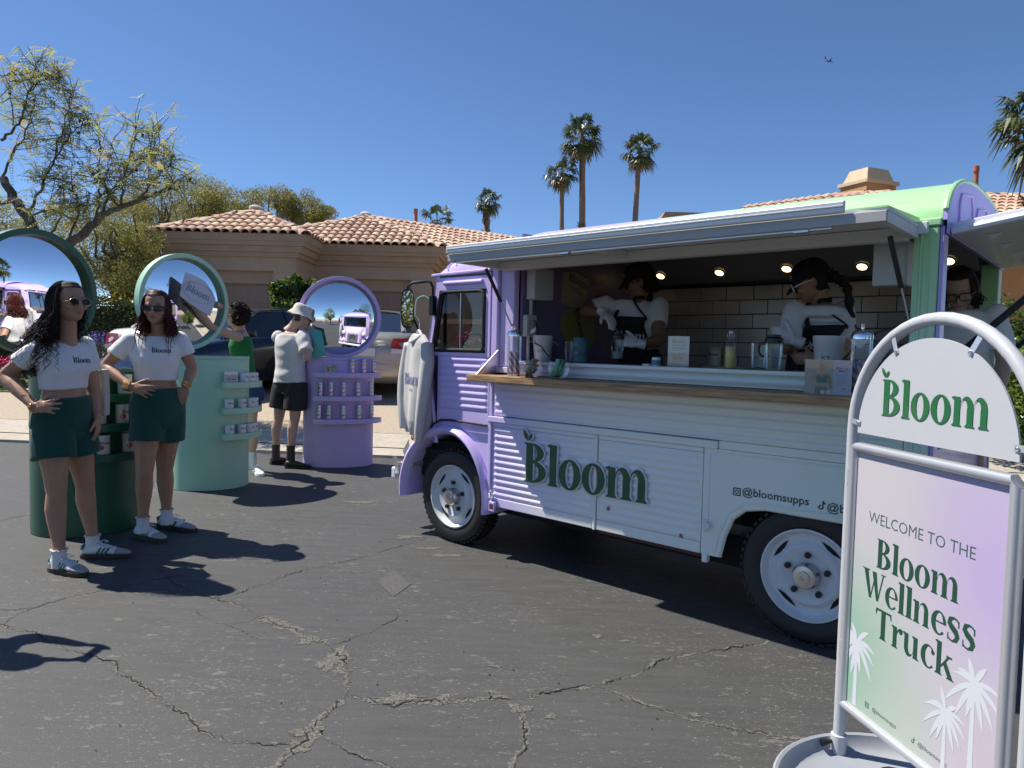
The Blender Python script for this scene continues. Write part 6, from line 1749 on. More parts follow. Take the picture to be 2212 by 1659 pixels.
def hand(mb,w,d,back,thumb,curl=.35,spread=.10,sc_=1.0,infl=0.0,tcurl=.3):
 """palm + five separate fingers. d: pointing direction, back: back of hand, thumb: towards the thumb"""
 d=nrm(d);back=nrm(np.array(back)-d*(np.array(back)@d));th=np.cross(d,back)
 if th@np.array(thumb)<0:th=-th
 w=np.array(w,float);M=np.array([th,back,d]).T
 mb.tube([w-d*.03,w+d*.005],[.025*sc_+infl,.025*sc_+infl],10)
 mb.ball(w+d*.045*sc_,((.038+infl)*sc_,(.017+infl)*sc_,.052*sc_),12,8,M)
 for i,(off,L,r)in enumerate(((.027,.072,.0088),(.009,.080,.0090),(-.010,.074,.0086),(-.028,.058,.0078))):
  p=w+d*(.080-.006*abs(i-1))*sc_+th*off*sc_;a=off/.028*spread*1.6
  dd=nrm(d*math.cos(a)+th*math.sin(a));cur=dd;pts=[w+d*.05*sc_+th*off*.9*sc_,p];c=curl*(1+.12*i)
  for j,seg in enumerate((.42,.33,.25)):
   ang=c*(.55 if j==0 else 1.0)
   cur=nrm(cur*math.cos(ang)-back*math.sin(ang));pts.append(pts[-1]+cur*L*seg*sc_)
  mb.tube(pts,[r*sc_+infl,(r+.0008)*sc_+infl,r*sc_+infl,r*.92*sc_+infl,r*.72*sc_+infl],8)
 b0=w+d*.022*sc_+th*.026*sc_;cur=nrm(th*.75+d*.75-back*.15);pts=[b0-cur*.012,b0]
 for L in(.034,.030,.024):
  pts.append(pts[-1]+cur*L*sc_);cur=nrm(cur+d*tcurl*.6-back*tcurl*.3)
 mb.tube(pts,[.013*sc_+infl,.012*sc_+infl,.011*sc_+infl,.0098*sc_+infl,.0075*sc_+infl],8)
HEAD=[(.114,.022,.022,-.03),(.104,.047,.05,-.055),(.085,.063,.071,-.077),(.055,.0725,.085,-.091),(.022,.0745,.0895,-.096),(.0,.0735,.0890,-.094),(-.018,.0715,.0830,-.088),(-.042,.0675,.0840,-.072),(-.066,.0600,.0845,-.048),(-.086,.050,.0820,-.024),(-.102,.037,.0785,-.002),(-.113,.024,.073,.018),(-.117,.010,.062,.032)]
def head(mb,c,B,sc_=1.0,male=False):
 rings=[];n=20
 for z,w,f,b_ in HEAD:
  ring=[]
  jw=1.07 if(male and z<-.05)else 1.0
  for k in range(n):
   a=2*math.pi*k/n;ca,sa=math.cos(a),math.sin(a)
   y=(f if ca>0 else-b_)*ca;x=w*jw*math.copysign(abs(sa)**.92,sa)
   ring.append(np.array(c)+B@(np.array([x,y,z])*sc_))
  rings.append(ring)
 mb.loft(rings)
 P=lambda x,y,z:np.array(c)+B@(np.array([x,y,z])*sc_)
 mb.tube([P(0,.078,.004),P(0,.093,-.014),P(0,.1045,-.034),P(0,.103,-.043),P(0,.085,-.050)],[.008*sc_,.0095*sc_,.0125*sc_,.0125*sc_,.009*sc_],9)
 for s in(-1,1):
  mb.ball(P(s*.011,.090,-.044),.0085*sc_,8,6)
  mb.ball(P(s*.040,.068,-.036),(.024*sc_,.020*sc_,.020*sc_),10,7,B)
  mb.ball(P(s*.0755,-.010,-.020),(.008*sc_,.019*sc_,.031*sc_),10,7,B@np.array(Matrix.Rotation(.25*s,3,'Z')))
  mb.ball(P(s*.032,.0805,.014),(.020*sc_,.010*sc_,.006*sc_),8,6,B)
 mb.ball(P(0,.0835,-.0655),(.0235*sc_,.010*sc_,.0055*sc_),10,6,B);mb.ball(P(0,.0825,-.0755),(.0200*sc_,.011*sc_,.0068*sc_),10,6,B)
 mb.ball(P(0,.070,-.100),(.020*sc_,.016*sc_,.014*sc_),10,6,B)
F_RINGS=[(-.20,.075,.080,-.01),(-.08,.150,.112,-.012),(.02,.172,.120,-.014),(.16,.166,.114,-.008),(.30,.142,.098,.0),(.44,.124,.088,.004),(.58,.128,.094,.006),(.70,.140,.106,.010),(.82,.148,.108,.006),(.93,.152,.092,-.006),(1.02,.128,.076,-.012),(1.09,.075,.062,-.014)]
M_RINGS=[(-.20,.08,.085,0),(-.08,.150,.112,0),(.04,.165,.118,0),(.18,.158,.112,0),(.34,.150,.106,.004),(.50,.156,.110,.008),(.66,.172,.120,.010),(.80,.184,.122,.006),(.92,.182,.102,-.004),(1.02,.145,.082,-.01),(1.09,.082,.066,-.014)]
def torso(mb,J,rings,infl=0.0,t0=-9,t1=9,flare=None,n=24,sc_=1.0):
 P=(J['hipr']+J['hipl'])/2;S=(J['shr']+J['shl'])/2
 ra,rb=nrm(J['hipr']-J['hipl']),nrm(J['shr']-J['shl']);ax=S-P
 out=[]
 ts=[q for q in rings if t0-.001<=q[0]<=t1+.001]
 def interp(t):
  return[float(np.interp(t,[q[0]for q in rings],[q[k]for q in rings]))for k in(1,2,3)]
 tl=sorted(set([round(q[0],3)for q in ts]+([t0]if t0>-5 else[])+([t1]if t1<5 else[])))
 for t in tl:
  w,d,fo=interp(t)
  r=nrm(ra*(1-min(1,max(0,t)))+rb*min(1,max(0,t)));f=nrm(np.cross(np.array([0,0,1.0]),r));f=-f if f@np.array(J['fwd'])<0 else f
  i_=infl(t)if callable(infl)else infl
  c=P+ax*t+f*fo*sc_
  out.append([c+r*(w*sc_+i_)*math.cos(2*math.pi*k/n)+f*(d*sc_+i_)*math.sin(2*math.pi*k/n)for k in range(n)])
 mb.loft(out)
def default_joints(base,fz,h,face,male=False):
 f=nrm([face[0],face[1],0]);r=np.array([f[1],-f[0],0]);b=np.array([base[0],base[1],fz])
 sw=.195 if male else .168;hw=.09;J={'fwd':f}
 up=lambda k:np.array([0,0,h*k])
 J['hipr']=b+r*hw+up(.525);J['hipl']=b-r*hw+up(.525)
 J['kner']=b+r*.10+up(.285)+f*.02;J['knel']=b-r*.10+up(.285)+f*.02
 J['ankr']=b+r*.10+up(.05);J['ankl']=b-r*.10+up(.05)
 J['shr']=b+r*sw+up(.815);J['shl']=b-r*sw+up(.815)
 J['elbr']=J['shr']+r*.05-up(.175);J['elbl']=J['shl']-r*.05-up(.175)
 J['wrir']=J['elbr']+f*.08-up(.14);J['wril']=J['elbl']+f*.08-up(.14)
 J['neck']=b+up(.858);J['head']=b+up(.932)+f*.015
 return J
def setup_person(label,J,ground,group=None):
 P=(J['hipr']+J['hipl'])/2
 base=np.array([P[0],P[1],ground])
 e=empty('person',base,0,label,'person',group)
 return e,{k:(v-base if k!='fwd' else v)for k,v in J.items()},base
def finish_body(mb,vox,skin,e,lips=None,iters=4):
 o=remeshed('body',mb,vox,skin,e,iters)
 me=o.data;n=len(me.vertices)
 co=np.empty(n*3,np.float32);me.vertices.foreach_get('co',co);co=co.reshape(-1,3)
 col=np.zeros((n,4),np.float32);col[:,3]=1
 if lips is not None:
  c,B,sc_=lips;q=(co-c)@B/sc_
  col[:,0]=np.clip(1.3-np.sqrt((q[:,0]/.025)**2+((q[:,2]+.0705)/.0095)**2)**2,0,1)*(q[:,1]>.075)
  brow=np.clip(1.2-np.sqrt(((np.abs(q[:,0])-.033)/.020)**2+((q[:,2]-.0185)/.0045)**2)**2,0,1)*(q[:,1]>.06)
  col[:,0]=np.maximum(col[:,0],brow*.9)
 ca=me.color_attributes.new('tint','FLOAT_COLOR','POINT');ca.data.foreach_set('color',col.ravel())
 return o
def bvh_of(o):
 return BVHTree.FromPolygons([tuple(v.co)for v in o.data.vertices],[tuple(p.vertices)for p in o.data.polygons])
def decal_plane(bvh,c,r,u,f,off=.0015):
 def P(a,b_,d):
  p=np.array(c)+r*a+u*b_
  h=bvh.ray_cast(Vector(p+f*.4),Vector(-f))
  if h[0]is None:return p+f*(off+d)
  return np.array(h[0])+f*(off+d)
 return P
def body_mesh(mb,J,B,rings,male=False,legs=True,arms=True,sc_=1.0,bust=True,hs=1.0,arm=1.0,leg=1.0):
 torso(mb,J,rings,sc_=sc_)
 f=nrm(J['fwd'])
 if bust:
  S=(J['shr']+J['shl'])/2;P=(J['hipr']+J['hipl'])/2;c=P+(S-P)*.745
  r=nrm(J['shr']-J['shl'])
  for s in(-1,1):mb.ball(c+r*s*.066+f*.060,(.058,.058,.056),12,8)
 mb.tube([J['neck']-(J['head']-J['neck'])*.5,J['neck'],J['head']+B@np.array([0,-.022,-.055])],[.075 if male else .062,.056 if male else .047,.056 if male else .047],14)
 for s in('r','l'):
  sh,el,wr=J['sh'+s],J['elb'+s],J['wri'+s]
  mb.ball(sh,.056 if male else .047);k=(1.12 if male else 1.0)*arm
  if arms:
   limb(mb,sh,el,[.054*k,.050*k,.046*k,.040*k,.037*k]);limb(mb,el,wr,[.038*k,.041*k,.037*k,.030*k,.025*k]);mb.ball(el,.038*k)
  if legs:
   hp,kn,an=J['hip'+s],J['kne'+s],J['ank'+s];k=leg
   limb(mb,hp,kn,[.096*k,.092*k,.080*k,.066*k,.056*k]);mb.ball(kn,.055*k)
   bk=-f*.016
   mb.tube([kn,kn+(an-kn)*.28+bk,kn+(an-kn)*.5+bk*.7,kn+(an-kn)*.8,an],[.053*k,.058*k,.050*k,.036*k,.034*k],12)
 head(mb,J['head'],B,hs,male)
def tee(e,J,rings,hem,vox=.008,m=None,slv=.55,infl=.013,male=False,seed=0,neck=1.06,bust=True,loose=0.0,sr=.062):
 mb=MB()
 torso(mb,J,rings,lambda t:infl+loose*max(0,.9-t),hem,neck)
 f=nrm(J['fwd']);r=nrm(J['shr']-J['shl'])
 if bust:
  S=(J['shr']+J['shl'])/2;P=(J['hipr']+J['hipl'])/2;c=P+(S-P)*.74
  for s in(-1,1):mb.ball(c+r*s*.062+f*.058,(.070,.068,.074),12,8)
  mb.ball(c+f*.085,(.06,.03,.05),10,7)
 for s in('r','l'):
  sh,el=J['sh'+s],J['elb'+s];mid=sh+(el-sh)*slv
  k=1.15 if male else 1.0
  mb.ball(sh,sr*.95*k);limb(mb,sh,mid,[sr*.95*k,sr*.98*k,sr*1.0*k,sr*1.06*k])
 return remeshed('shirt',mb,vox,m or M_TEE,e,7,wnoise(.0065,15,15,34,seed))
def shorts(e,J,rings,hemz,m,vox=.009,t1=.37,infl=.021,r0=.108,r1=.117,seed=1,name='shorts'):
 mb=MB();torso(mb,J,rings,infl,-.16,t1)
 for s in('r','l'):
  hp,kn=J['hip'+s],J['kne'+s];k=(hp[2]-hemz)/max(.05,hp[2]-kn[2]);end=hp+(kn-hp)*k
  limb(mb,hp+(hp-kn)*.05,end,[r0,r0+.006,(r0+r1)/2+.004,r1],20)
 return remeshed(name,mb,vox,m,e,3,wnoise(.0075,17,17,5,seed))
def sneaker(e,heel,toe,m_up=None,full=True,name='sneaker',gz=0.0,wide=.046):
 heel=np.array(heel,float);toe=np.array(toe,float);heel[2]=toe[2]=gz
 d=nrm(toe-heel);s_=np.array([-d[1],d[0],0]);L=np.linalg.norm(toe-heel);u=np.array([0,0,1.0])
 def sec(x,w,z0,z1,off=0,k=.72):
  c=heel+d*x*L+s_*off;ring=[]
  for a in range(14):
   t=2*math.pi*a/14;yy=math.cos(t);zz=math.sin(t)
   ring.append(c+s_*w*math.copysign(abs(yy)**k,yy)+u*(z0+(z1-z0)*(.5+.5*math.copysign(abs(zz)**.8,zz))))
  return ring
 so=MB()
 so.loft([[heel+d*x*L+s_*w*q+u*z for q,z in((-1,.003),(1,.003),(1.03,.016),(1.03,.026),(-1.03,.026),(-1.03,.016))]for x,w in((-.02,wide*.45),(.03,wide*.75),(.15,wide*.88),(.4,wide*.84),(.62,wide*1.0),(.8,wide*.98),(.93,wide*.75),(1.0,wide*.40))])
 root=so.build(name,M_SOLE if full else M_LEATH,e,smooth=40)
 up=MB().loft([sec(x,w,.024,z)for x,w,z in((-.005,wide*.45,.075),(.06,wide*.72,.088),(.18,wide*.80,.088),(.34,wide*.76,.086),(.50,wide*.84,.076),(.66,wide*.92,.060),(.80,wide*.90,.048),(.92,wide*.66,.040),(.985,wide*.35,.032))])
 up.build('upper',m_up or M_LEATH,root,smooth=60)
 if full:
  MB().loft([sec(x,w,.0235,z)for x,w,z in((.70,wide*.935,.058),(.80,wide*.92,.050),(.92,wide*.68,.042),(.99,wide*.37,.033))]).build('toe_cap',M_SUEDE,root,smooth=60)
  MB().loft([sec(x,w,.05,z)for x,w,z in((-.010,wide*.47,.082),(.05,wide*.74,.090),(.08,wide*.78,.089))]).build('heel_tab',M_STRIPE,root,smooth=60)
  for sg in(-1,1):
   for k in range(3):
    x0=.30+k*.085;pts=[]
    for x,z in((x0,.028),(x0+.045,.028),(x0+.145,.070),(x0+.10,.073)):
     w=float(np.interp(x,(.18,.34,.5,.66),(wide*.80,wide*.76,wide*.84,wide*.92)));zz=(z-.024)/.056
     pts.append(heel+d*x*L+s_*sg*(w*(1.0 if zz<.5 else 1.0-.30*(zz-.5)*2)+.0050)+u*z)
    MB().add(pts,[(0,1,2,3)]).build('stripe',M_STRIPE,root)
  for k in range(5):
   x=.36+k*.07;z=float(np.interp(x,(.34,.5,.66),(.088,.079,.064)))
   c=heel+d*x*L+u*z
   MB().tube([c-s_*.026-u*.006,c+u*.004,c+s_*.026-u*.006],.0035,5).build('lace',M_LEATH,root,smooth=True)
  c=heel+d*.33*L+u*.094
  for sg in(-1,1):MB().tube([c,c+s_*sg*.025+u*.012+d*.02,c+s_*sg*.04-u*.002+d*.045,c+s_*sg*.015+d*.03],.003,5).build('lace',M_LEATH,root,smooth=True)
 return root
def sock(e,an,top,m=M_SOCK,r=.041,frill=True):
 an=np.array(an);t=an+np.array(top)
 mb=MB().tube([an-np.array([0,0,.05]),an,an+(t-an)*.5,t],[r*1.05,r,r*.96,r*1.02],18)
 o=mb.build('sock',m,e,smooth=60)
 if frill:MB().tube([t+np.array([math.cos(6.283*k/24)*r*1.06,math.sin(6.283*k/24)*r*1.06,.004*math.sin(k*2.1)])for k in range(25)],.004,5).build('frill',m,o,smooth=True)
def glasses(e,c,B,sc_=1.0,shape='oval',frame=M_BLK,lens=M_LENS,w=.026,h=.020,thin=.0022,gap=.035):
 c=np.array(c);P=lambda x,y,z:c+B@(np.array([x,y,z])*sc_)
 g_=None
 for s in(-1,1):
  ring=[]
  for k in range(20):
   a=2*math.pi*k/20;p_=.5 if shape=='rect' else(.8 if shape=='cat' else 1.0)
   x=w*math.copysign(abs(math.cos(a))**p_,math.cos(a));z=h*math.copysign(abs(math.sin(a))**p_,math.sin(a))
   ring.append((s*gap+x,.1035-.14*(abs(s*gap+x)-.01)**1.3,-.012+z+(.006*s*x/w if shape=='cat' else 0)))
  fr=MB().tube([P(*q)for q in ring+ring[:1]],thin,6).build('sunglasses' if g_ is None else 'rim',frame,e if g_ is None else g_,smooth=True)
  if g_ is None:g_=fr
  MB().add([P(q[0],q[1]-.001,q[2])for q in ring],[tuple(range(20))]).build('lens',lens,g_)
  MB().tube([P(s*(gap+w),.088,-.006),P(s*.077,.06,-.004),P(s*.080,-.005,-.008)],thin,6).build('temple',frame,g_,smooth=True)
 MB().tube([P(-gap+w,.1025,-.008),P(0,.106,-.005),P(gap-w,.1025,-.008)],thin,6).build('bridge',frame,g_,smooth=True)
 return g_
def hair_cap(mb,c,B,sc_=1.0,r=None,off=None,seed=0,thick=.007,line=.078):
 """shell over the skull that stops at a hairline"""
 c=np.array(c);zs=[q[0]for q in HEAD][::-1];n=40;m=30;rr=np.random.default_rng(seed)
 grid=[]
 for i in range(m+1):
  z=-.100+.214*(i/m)**.9
  w,f,b_=[float(np.interp(z,zs,[q[k]for q in HEAD][::-1]))for k in(1,2,3)]
  if z<-.03:w=max(w,.066);b_=min(b_,-.066)
  row=[]
  for k in range(n):
   a=2*math.pi*k/n;ca,sa=math.cos(a),math.sin(a);t=thick*(1+.10*math.sin(9*a+z*60))*(.45 if(ca>.35 and z<.098)else 1)
   y=((f if ca>0 else-b_)+t)*ca;x=(w+t)*sa
   row.append((x,y,z+(t*.8 if z>.06 else 0)))
  grid.append(row)
 grid.append([(q[0]*.05,q[1]*.05-.003,.114+thick*.9)for q in grid[-1]])
 vs=[c+B@(np.array(q)*sc_)for row in grid for q in row];fs=[]
 for i in range(len(grid)-1):
  for k in range(n):
   q=np.mean([grid[i][k],grid[i][(k+1)%n],grid[i+1][k],grid[i+1][(k+1)%n]],axis=0)
   lim=line if q[1]>.050 else(np.interp(q[1],(-.020,.0,.050),(-.085,-.03,line)))
   if q[2]>lim:fs.append((i*n+k,i*n+(k+1)%n,(i+1)*n+(k+1)%n,(i+1)*n+k))
 mb.add(vs,fs)
def strands(mb,c,B,n,length,seed,curl=.012,freq=5,rad=.0026,spread=.03,front=55,back=.02,outward=.02,segs=26,taper=.4,top=.116,clump=1,lift=.005,volume=1.0,arc=None):
 """locks that follow the skull from the parting and then hang; front: half angle left free for the face"""
 rr=np.random.default_rng(seed);c=np.array(c);up=np.array([0,0,1.0])
 for k in range(n):
  az=R(rr.uniform(front,360-front)if arc is None else rr.uniform(*arc));x0,y0=math.sin(az),math.cos(az)
  L=length*rr.uniform(.72,1.08);ph=rr.uniform(0,6.28);fq=freq*rr.uniform(.75,1.3);cr0=curl*rr.uniform(.5,1.3);vol=rr.uniform(0,outward)
  el0=R(rr.uniform(35,88));drift=rr.normal(0,spread,3)*np.array([1,1,0])+B@np.array([0,-back*rr.uniform(.3,1.2),0])
  pts=[];ns=9
  for i in range(ns):
   e_=el0+(R(-18)-el0)*i/(ns-1);k_=1+(lift+vol*(i/(ns-1)))/.09
   p=np.array([.0755*x0*math.cos(e_),(.093 if y0>0 else .098)*y0*math.cos(e_)-.004,.112*math.sin(e_)+.004])*k_
   pts.append(c+B@p)
  d0=B@np.array([x0,y0,0]);p0=pts[-1];e1=nrm(np.cross(up,d0));e2=nrm(d0)
  for i in range(1,segs+1):
   t=i/segs;fall=t
   base=p0+drift*t+d0*vol*.8*math.sin(min(1,t*1.5)*math.pi/2)-up*L*fall
   a=fq*2*math.pi*t+ph;cr=cr0*min(1,t*2.5)
   pts.append(base+e1*cr*math.cos(a)+e2*cr*math.sin(a))
  m=len(pts);w=rr.uniform(.75,1.3)*rad
  mb.tube(pts,[w*(.7+.3*min(1,i/6))*(1-(1-taper)*(i/m)**3)for i in range(m)],4)
def curls(mb,c,B,n,seed,r0=.016,rad=.0034):
 rr=np.random.default_rng(seed);c=np.array(c)
 for k in range(n):
  q=nrm(rr.normal(size=3));
  if q[1]>.35 and q[2]<.55:continue
  p=q*np.array([.088,.106,.112])+np.array([0,-.012,.012]);a=nrm(np.cross(q,rr.normal(size=3)));b_=np.cross(q,a);ph=rr.uniform(0,6.28);r1=r0*rr.uniform(.6,1.2)
  mb.tube([c+B@(p+r1*(math.cos(ph+t*.7)*a+math.sin(ph+t*.7)*b_)+q*(.003*t-.01))for t in range(11)],rad,4)
def bracelet(e,w,d,r,m=M_GOLD,n=1,name='bracelet',thin=.0025):
 d=nrm(d);a=nrm(np.cross(d,[0.3,0.5,.8]));b_=np.cross(d,a)
 for k in range(n):
  c=np.array(w)-d*(.012+.012*k)
  MB().tube([c+r*(math.cos(6.283*q/20)*a+math.sin(6.283*q/20)*b_)+d*.004*math.sin(q)for q in range(21)],thin,5).build(name,m,e,smooth=True)
def shirt_logo(e,sh,J,t,side,h,up_=.0,leaves=True,m=INK,off=.002):
 f=nrm(J['fwd']);r=nrm(np.cross(f,[0,0,1.0]))
 S=(J['shr']+J['shl'])/2;P=(J['hipr']+J['hipl'])/2;c=P+(S-P)*t
 vr=-r
 Pf=decal_plane(bvh_of(sh),c+vr*side,vr,np.array([0,0,1.0]),f,off)
 return serif('Bloom',h,Pf,m,e,'shirt_lettering',leaves=leaves)
 # ---------------------------------------------------------------- the two women in white tees
def woman_one():
 J=dict(shr=at(84,752,4.18),shl=at(184,745,4.42),elbr=at(8,812,4.16),wrir=at(76,880,4.06),elbl=at(203,846,4.47),wril=at(210,902,4.40),hipr=at(113,922,4.22),hipl=at(161,918,4.38),kner=at(122,1062,4.17),knel=at(184,1046,4.42),ankr=at(128,1196,4.12),ankl=at(200,1165,4.43),neck=at(147,726,4.29),head=at(150,652,4.25))
 J['fwd']=nrm(np.array([.62,-.78,0]));J['fwd']=nrm(np.array([-(J['shr']-J['shl'])[1],(J['shr']-J['shl'])[0],0])*1.0)
 if J['fwd'][1]>0:J['fwd']=-J['fwd']
 e,J,b=setup_person('woman with long dark curls in white tee and green shorts, nearest the left edge',J,0.0)
 B=basis((.90,-.44),.10,-.03);vox=.0052
 mb=MB();body_mesh(mb,J,B,F_RINGS)
 hand(mb,J['wrir'],(.95,-.12,.10),(-.1,-1,.25),(0,.3,1),.16,.16);hand(mb,J['wril'],(.10,-.10,-1),(1,.2,0),(.1,-1,0),.35,.06)
 for s in 'rl':mb.tube([J['ank'+s],J['ank'+s]-np.array([0,0,.06])],.036,10)
 finish_body(mb,vox,SK1,e,(J['head'],B,1.0))
 sh=tee(e,J,F_RINGS,.47,.0075,seed=3)
 shirt_logo(e,sh,J,.80,.055,.034)
 hz=at(120,988,4.25)[2];shorts(e,J,F_RINGS,hz,M_SHORT,seed=5)
 sneaker(e,gr(112,1232)-b,gr(186,1246)-b);sneaker(e,gr(178,1205)-b,gr(284,1203)-b)
 for s in 'rl':sock(e,J['ank'+s]-np.array([0,0,.03]),(0,0,.055))
 glasses(e,J['head'],B,1.0,'oval',M_GOLD,w=.030,h=.021,thin=.0013)
 hm=MB();hair_cap(hm,J['head'],B)
 strands(hm,J['head'],B,640,.37,11,.013,7,.0024,.040,66,.19,.050,30,arc=(68,235));strands(hm,J['head'],B,90,.20,13,.010,5,.0022,.02,66,.12,.012,20,arc=(235,290))
 strands(hm,J['head'],B,140,.20,12,.012,5,.0022,.03,80,.16,.04,20,arc=(75,230))
 hm.build('hair',M_HAIRB,e,smooth=60)
 bracelet(e,J['wrir'],(.95,-.12,.1),.030);bracelet(e,J['wril'],(.1,-.1,-1),.031)
 # tote bag on the far shoulder
 sl=J['shl']+np.array([.01,.03,.05]);c=J['elbl']+np.array([-.015,.09,-.02])
 bg_=MB().loft([[c+np.array([x*w,y,z])for x,y in((-.16,-.02),(.05,-.035),(.05,.03),(-.16,.03))]for z,w in((.16,.9),(0,1.05),(-.14,1.0))]).build('tote_bag',mat('canvas',(.60,.55,.46),.95,bump=.3,bscale=200),e,bevel=.01)
 MB().tube([c+np.array([.0,0,.15]),sl+np.array([.0,.0,.012]),c+np.array([-.10,.02,.15])],.010,6,flat=.4).build('strap',MATS['canvas'],bg_,smooth=True)
woman_one()
def woman_two():
 J=dict(shr=at(278,737,4.86),shl=at(389,733,5.02),elbr=at(226,792,4.82),wrir=at(285,836,4.72),elbl=at(415,795,5.06),wril=at(401,836,4.96),hipr=at(320,900,4.86),hipl=at(365,897,4.98),kner=at(312,1020,4.80),knel=at(356,1012,5.02),ankr=at(309,1125,4.82),ankl=at(360,1108,5.04),neck=at(343,722,4.94),head=at(338,664,4.90))
 J['fwd']=nrm(np.array([.42,-.9,0]))
 e,J,b=setup_person('woman with burgundy wavy hair in white crop tee and green shorts, both hands on hips',J,0.0)
 B=basis((.22,-.97),.02,.02);vox=.0056
 mb=MB();body_mesh(mb,J,B,F_RINGS)
 hand(mb,J['wrir'],(.95,-.10,-.22),(-.1,-1,.2),(0,.3,1),.16,.16);hand(mb,J['wril'],(-.28,-.15,-.95),(.3,-1,0),(-1,0,.2),.25,.08)
 for s in 'rl':mb.tube([J['ank'+s],J['ank'+s]-np.array([0,0,.06])],.036,10)
 finish_body(mb,vox,SK2,e,(J['head'],B,1.0))
 sh=tee(e,J,F_RINGS,.47,.0075,seed=8)
 shirt_logo(e,sh,J,.84,.040,.033)
 shorts(e,J,F_RINGS,at(330,952,4.9)[2],M_SHORT,seed=9)
 sneaker(e,gr(294,1160)-b,gr(357,1172)-b);sneaker(e,gr(344,1138)-b,gr(422,1150)-b)
 for s in 'rl':sock(e,J['ank'+s]-np.array([0,0,.03]),(0,0,.055))
 glasses(e,J['head'],B,1.0,'rect',mat('tortoise',(.05,.015,.008),.2,coat=.5),mat('brown_lens',(.03,.010,.006),.12,spec=.3),w=.028,h=.0165,thin=.004)
 hm=MB();hair_cap(hm,J['head'],B)
 strands(hm,J['head'],B,520,.16,21,.010,2.5,.0026,.018,60,.035,.024,20)
 strands(hm,J['head'],B,40,.27,22,.008,2,.0026,.02,60,-.08,.03,20)
 hm.build('hair',M_HAIRR,e,smooth=60)
 bracelet(e,J['wrir'],(.95,-.1,-.2),.031,n=4,thin=.0035);bracelet(e,J['wril'],(-.28,-.15,-.95),.032,n=3,thin=.004)
 mid=(J['shl']*.45+J['elbl']*.55);bracelet(e,mid,J['elbl']-J['shl'],.047,n=2)
 P=(J['hipr']+J['hipl'])/2;S=(J['shr']+J['shl'])/2;c=P+(S-P)*.40;f=J['fwd'];r=nrm(np.cross(f,[0,0,1.]))
 MB().tube([c+r*.132*math.cos(6.283*k/30)+f*.096*math.sin(6.283*k/30)+np.array([0,0,.006*math.sin(k)])for k in range(31)],.0022,5).build('belly_chain',M_GOLD,e,smooth=True)
woman_two()
# ---------------------------------------------------------------- woman in the green tank at the mint mirror
def woman_green():
 Y=7.45
 J=default_joints((at(537,900,Y)[0],Y),.0,1.70,(-.78,.10))
 J.update(shr=at(519,722,7.60),shl=at(516,728,7.22),elbl=at(455,706,6.95),wril=at(412,652,6.66),elbr=at(497,672,7.35),wrir=at(466,656,6.90),head=at(512,680,7.36),neck=at(521,716,7.43),hipr=at(540,846,7.58),hipl=at(538,850,7.40),kner=at(543,920,7.55),knel=at(543,922,7.40),ankr=at(546,990,7.6),ankl=at(543,992,7.42))
 J['fwd']=nrm(np.array([-.96,-.10,0]))
 e,J,b=setup_person('woman with short black curls in green tank top holding a poster against the mint mirror',J,0.0)
 B=basis((-.93,-.25),.05,0)
 mb=MB();body_mesh(mb,J,B,F_RINGS)
 hand(mb,J['wril'],(-.25,-.15,.9),(-.6,-.6,.1),(1,0,.3),.2,.16);hand(mb,J['wrir'],(-1,-.15,.02),(.2,-1,.2),(0,0,1),.18,.12)
 finish_body(mb,.0075,SK4,e,(J['head'],B,1.0))
 tk=MB();torso(tk,J,F_RINGS,.014,.20,1.0);S=(J['shr']+J['shl'])/2
 for s in 'rl':tk.ball(J['sh'+s]*.72+S*.28+np.array([0,0,.012]),.045)
 remeshed('tank_top',tk,.009,mat('kelly_green_knit',(.012,.16,.035),.9,bump=.2,bscale=200),e,3,wnoise(.004,16,16,20,4))
 shorts(e,J,F_RINGS,at(540,886,7.5)[2],mat('denim',(.035,.06,.14),.9,bump=.3,bscale=260,var=.2,vscale=30),.010,.30,seed=12)
 f=np.array([-.2,-1,0])
 for s in 'rl':
  h_=J['ank'+s]+np.array([.03,.05,0]);t_=h_+np.array([.14,-.22,0])if s=='l' else h_+np.array([-.2,.05,0]);sneaker(e,h_,t_,None,False);sock(e,J['ank'+s],(0,0,.08),frill=False)
 glasses(e,J['head'],B,1.0,'oval',M_LEATH,w=.027,h=.022,thin=.004)
 hm=MB();hair_cap(hm,J['head'],B);curls(hm,J['head'],B,620,32)
 hm.build('hair',M_HAIRB,e,smooth=60)
 nl=MB()
 for k in range(4):nl.ball(J['wrir']+np.array([-.165+.004*k,-.03,.045-.022*k]),(.012,.006,.007),8,5)
 nl.build('red_nails',mat('nail_red',(.5,.02,.03),.2,coat=.6),e,smooth=True)
 bracelet(e,J['wril'],J['wril']-J['elbl'],.030)
woman_green()
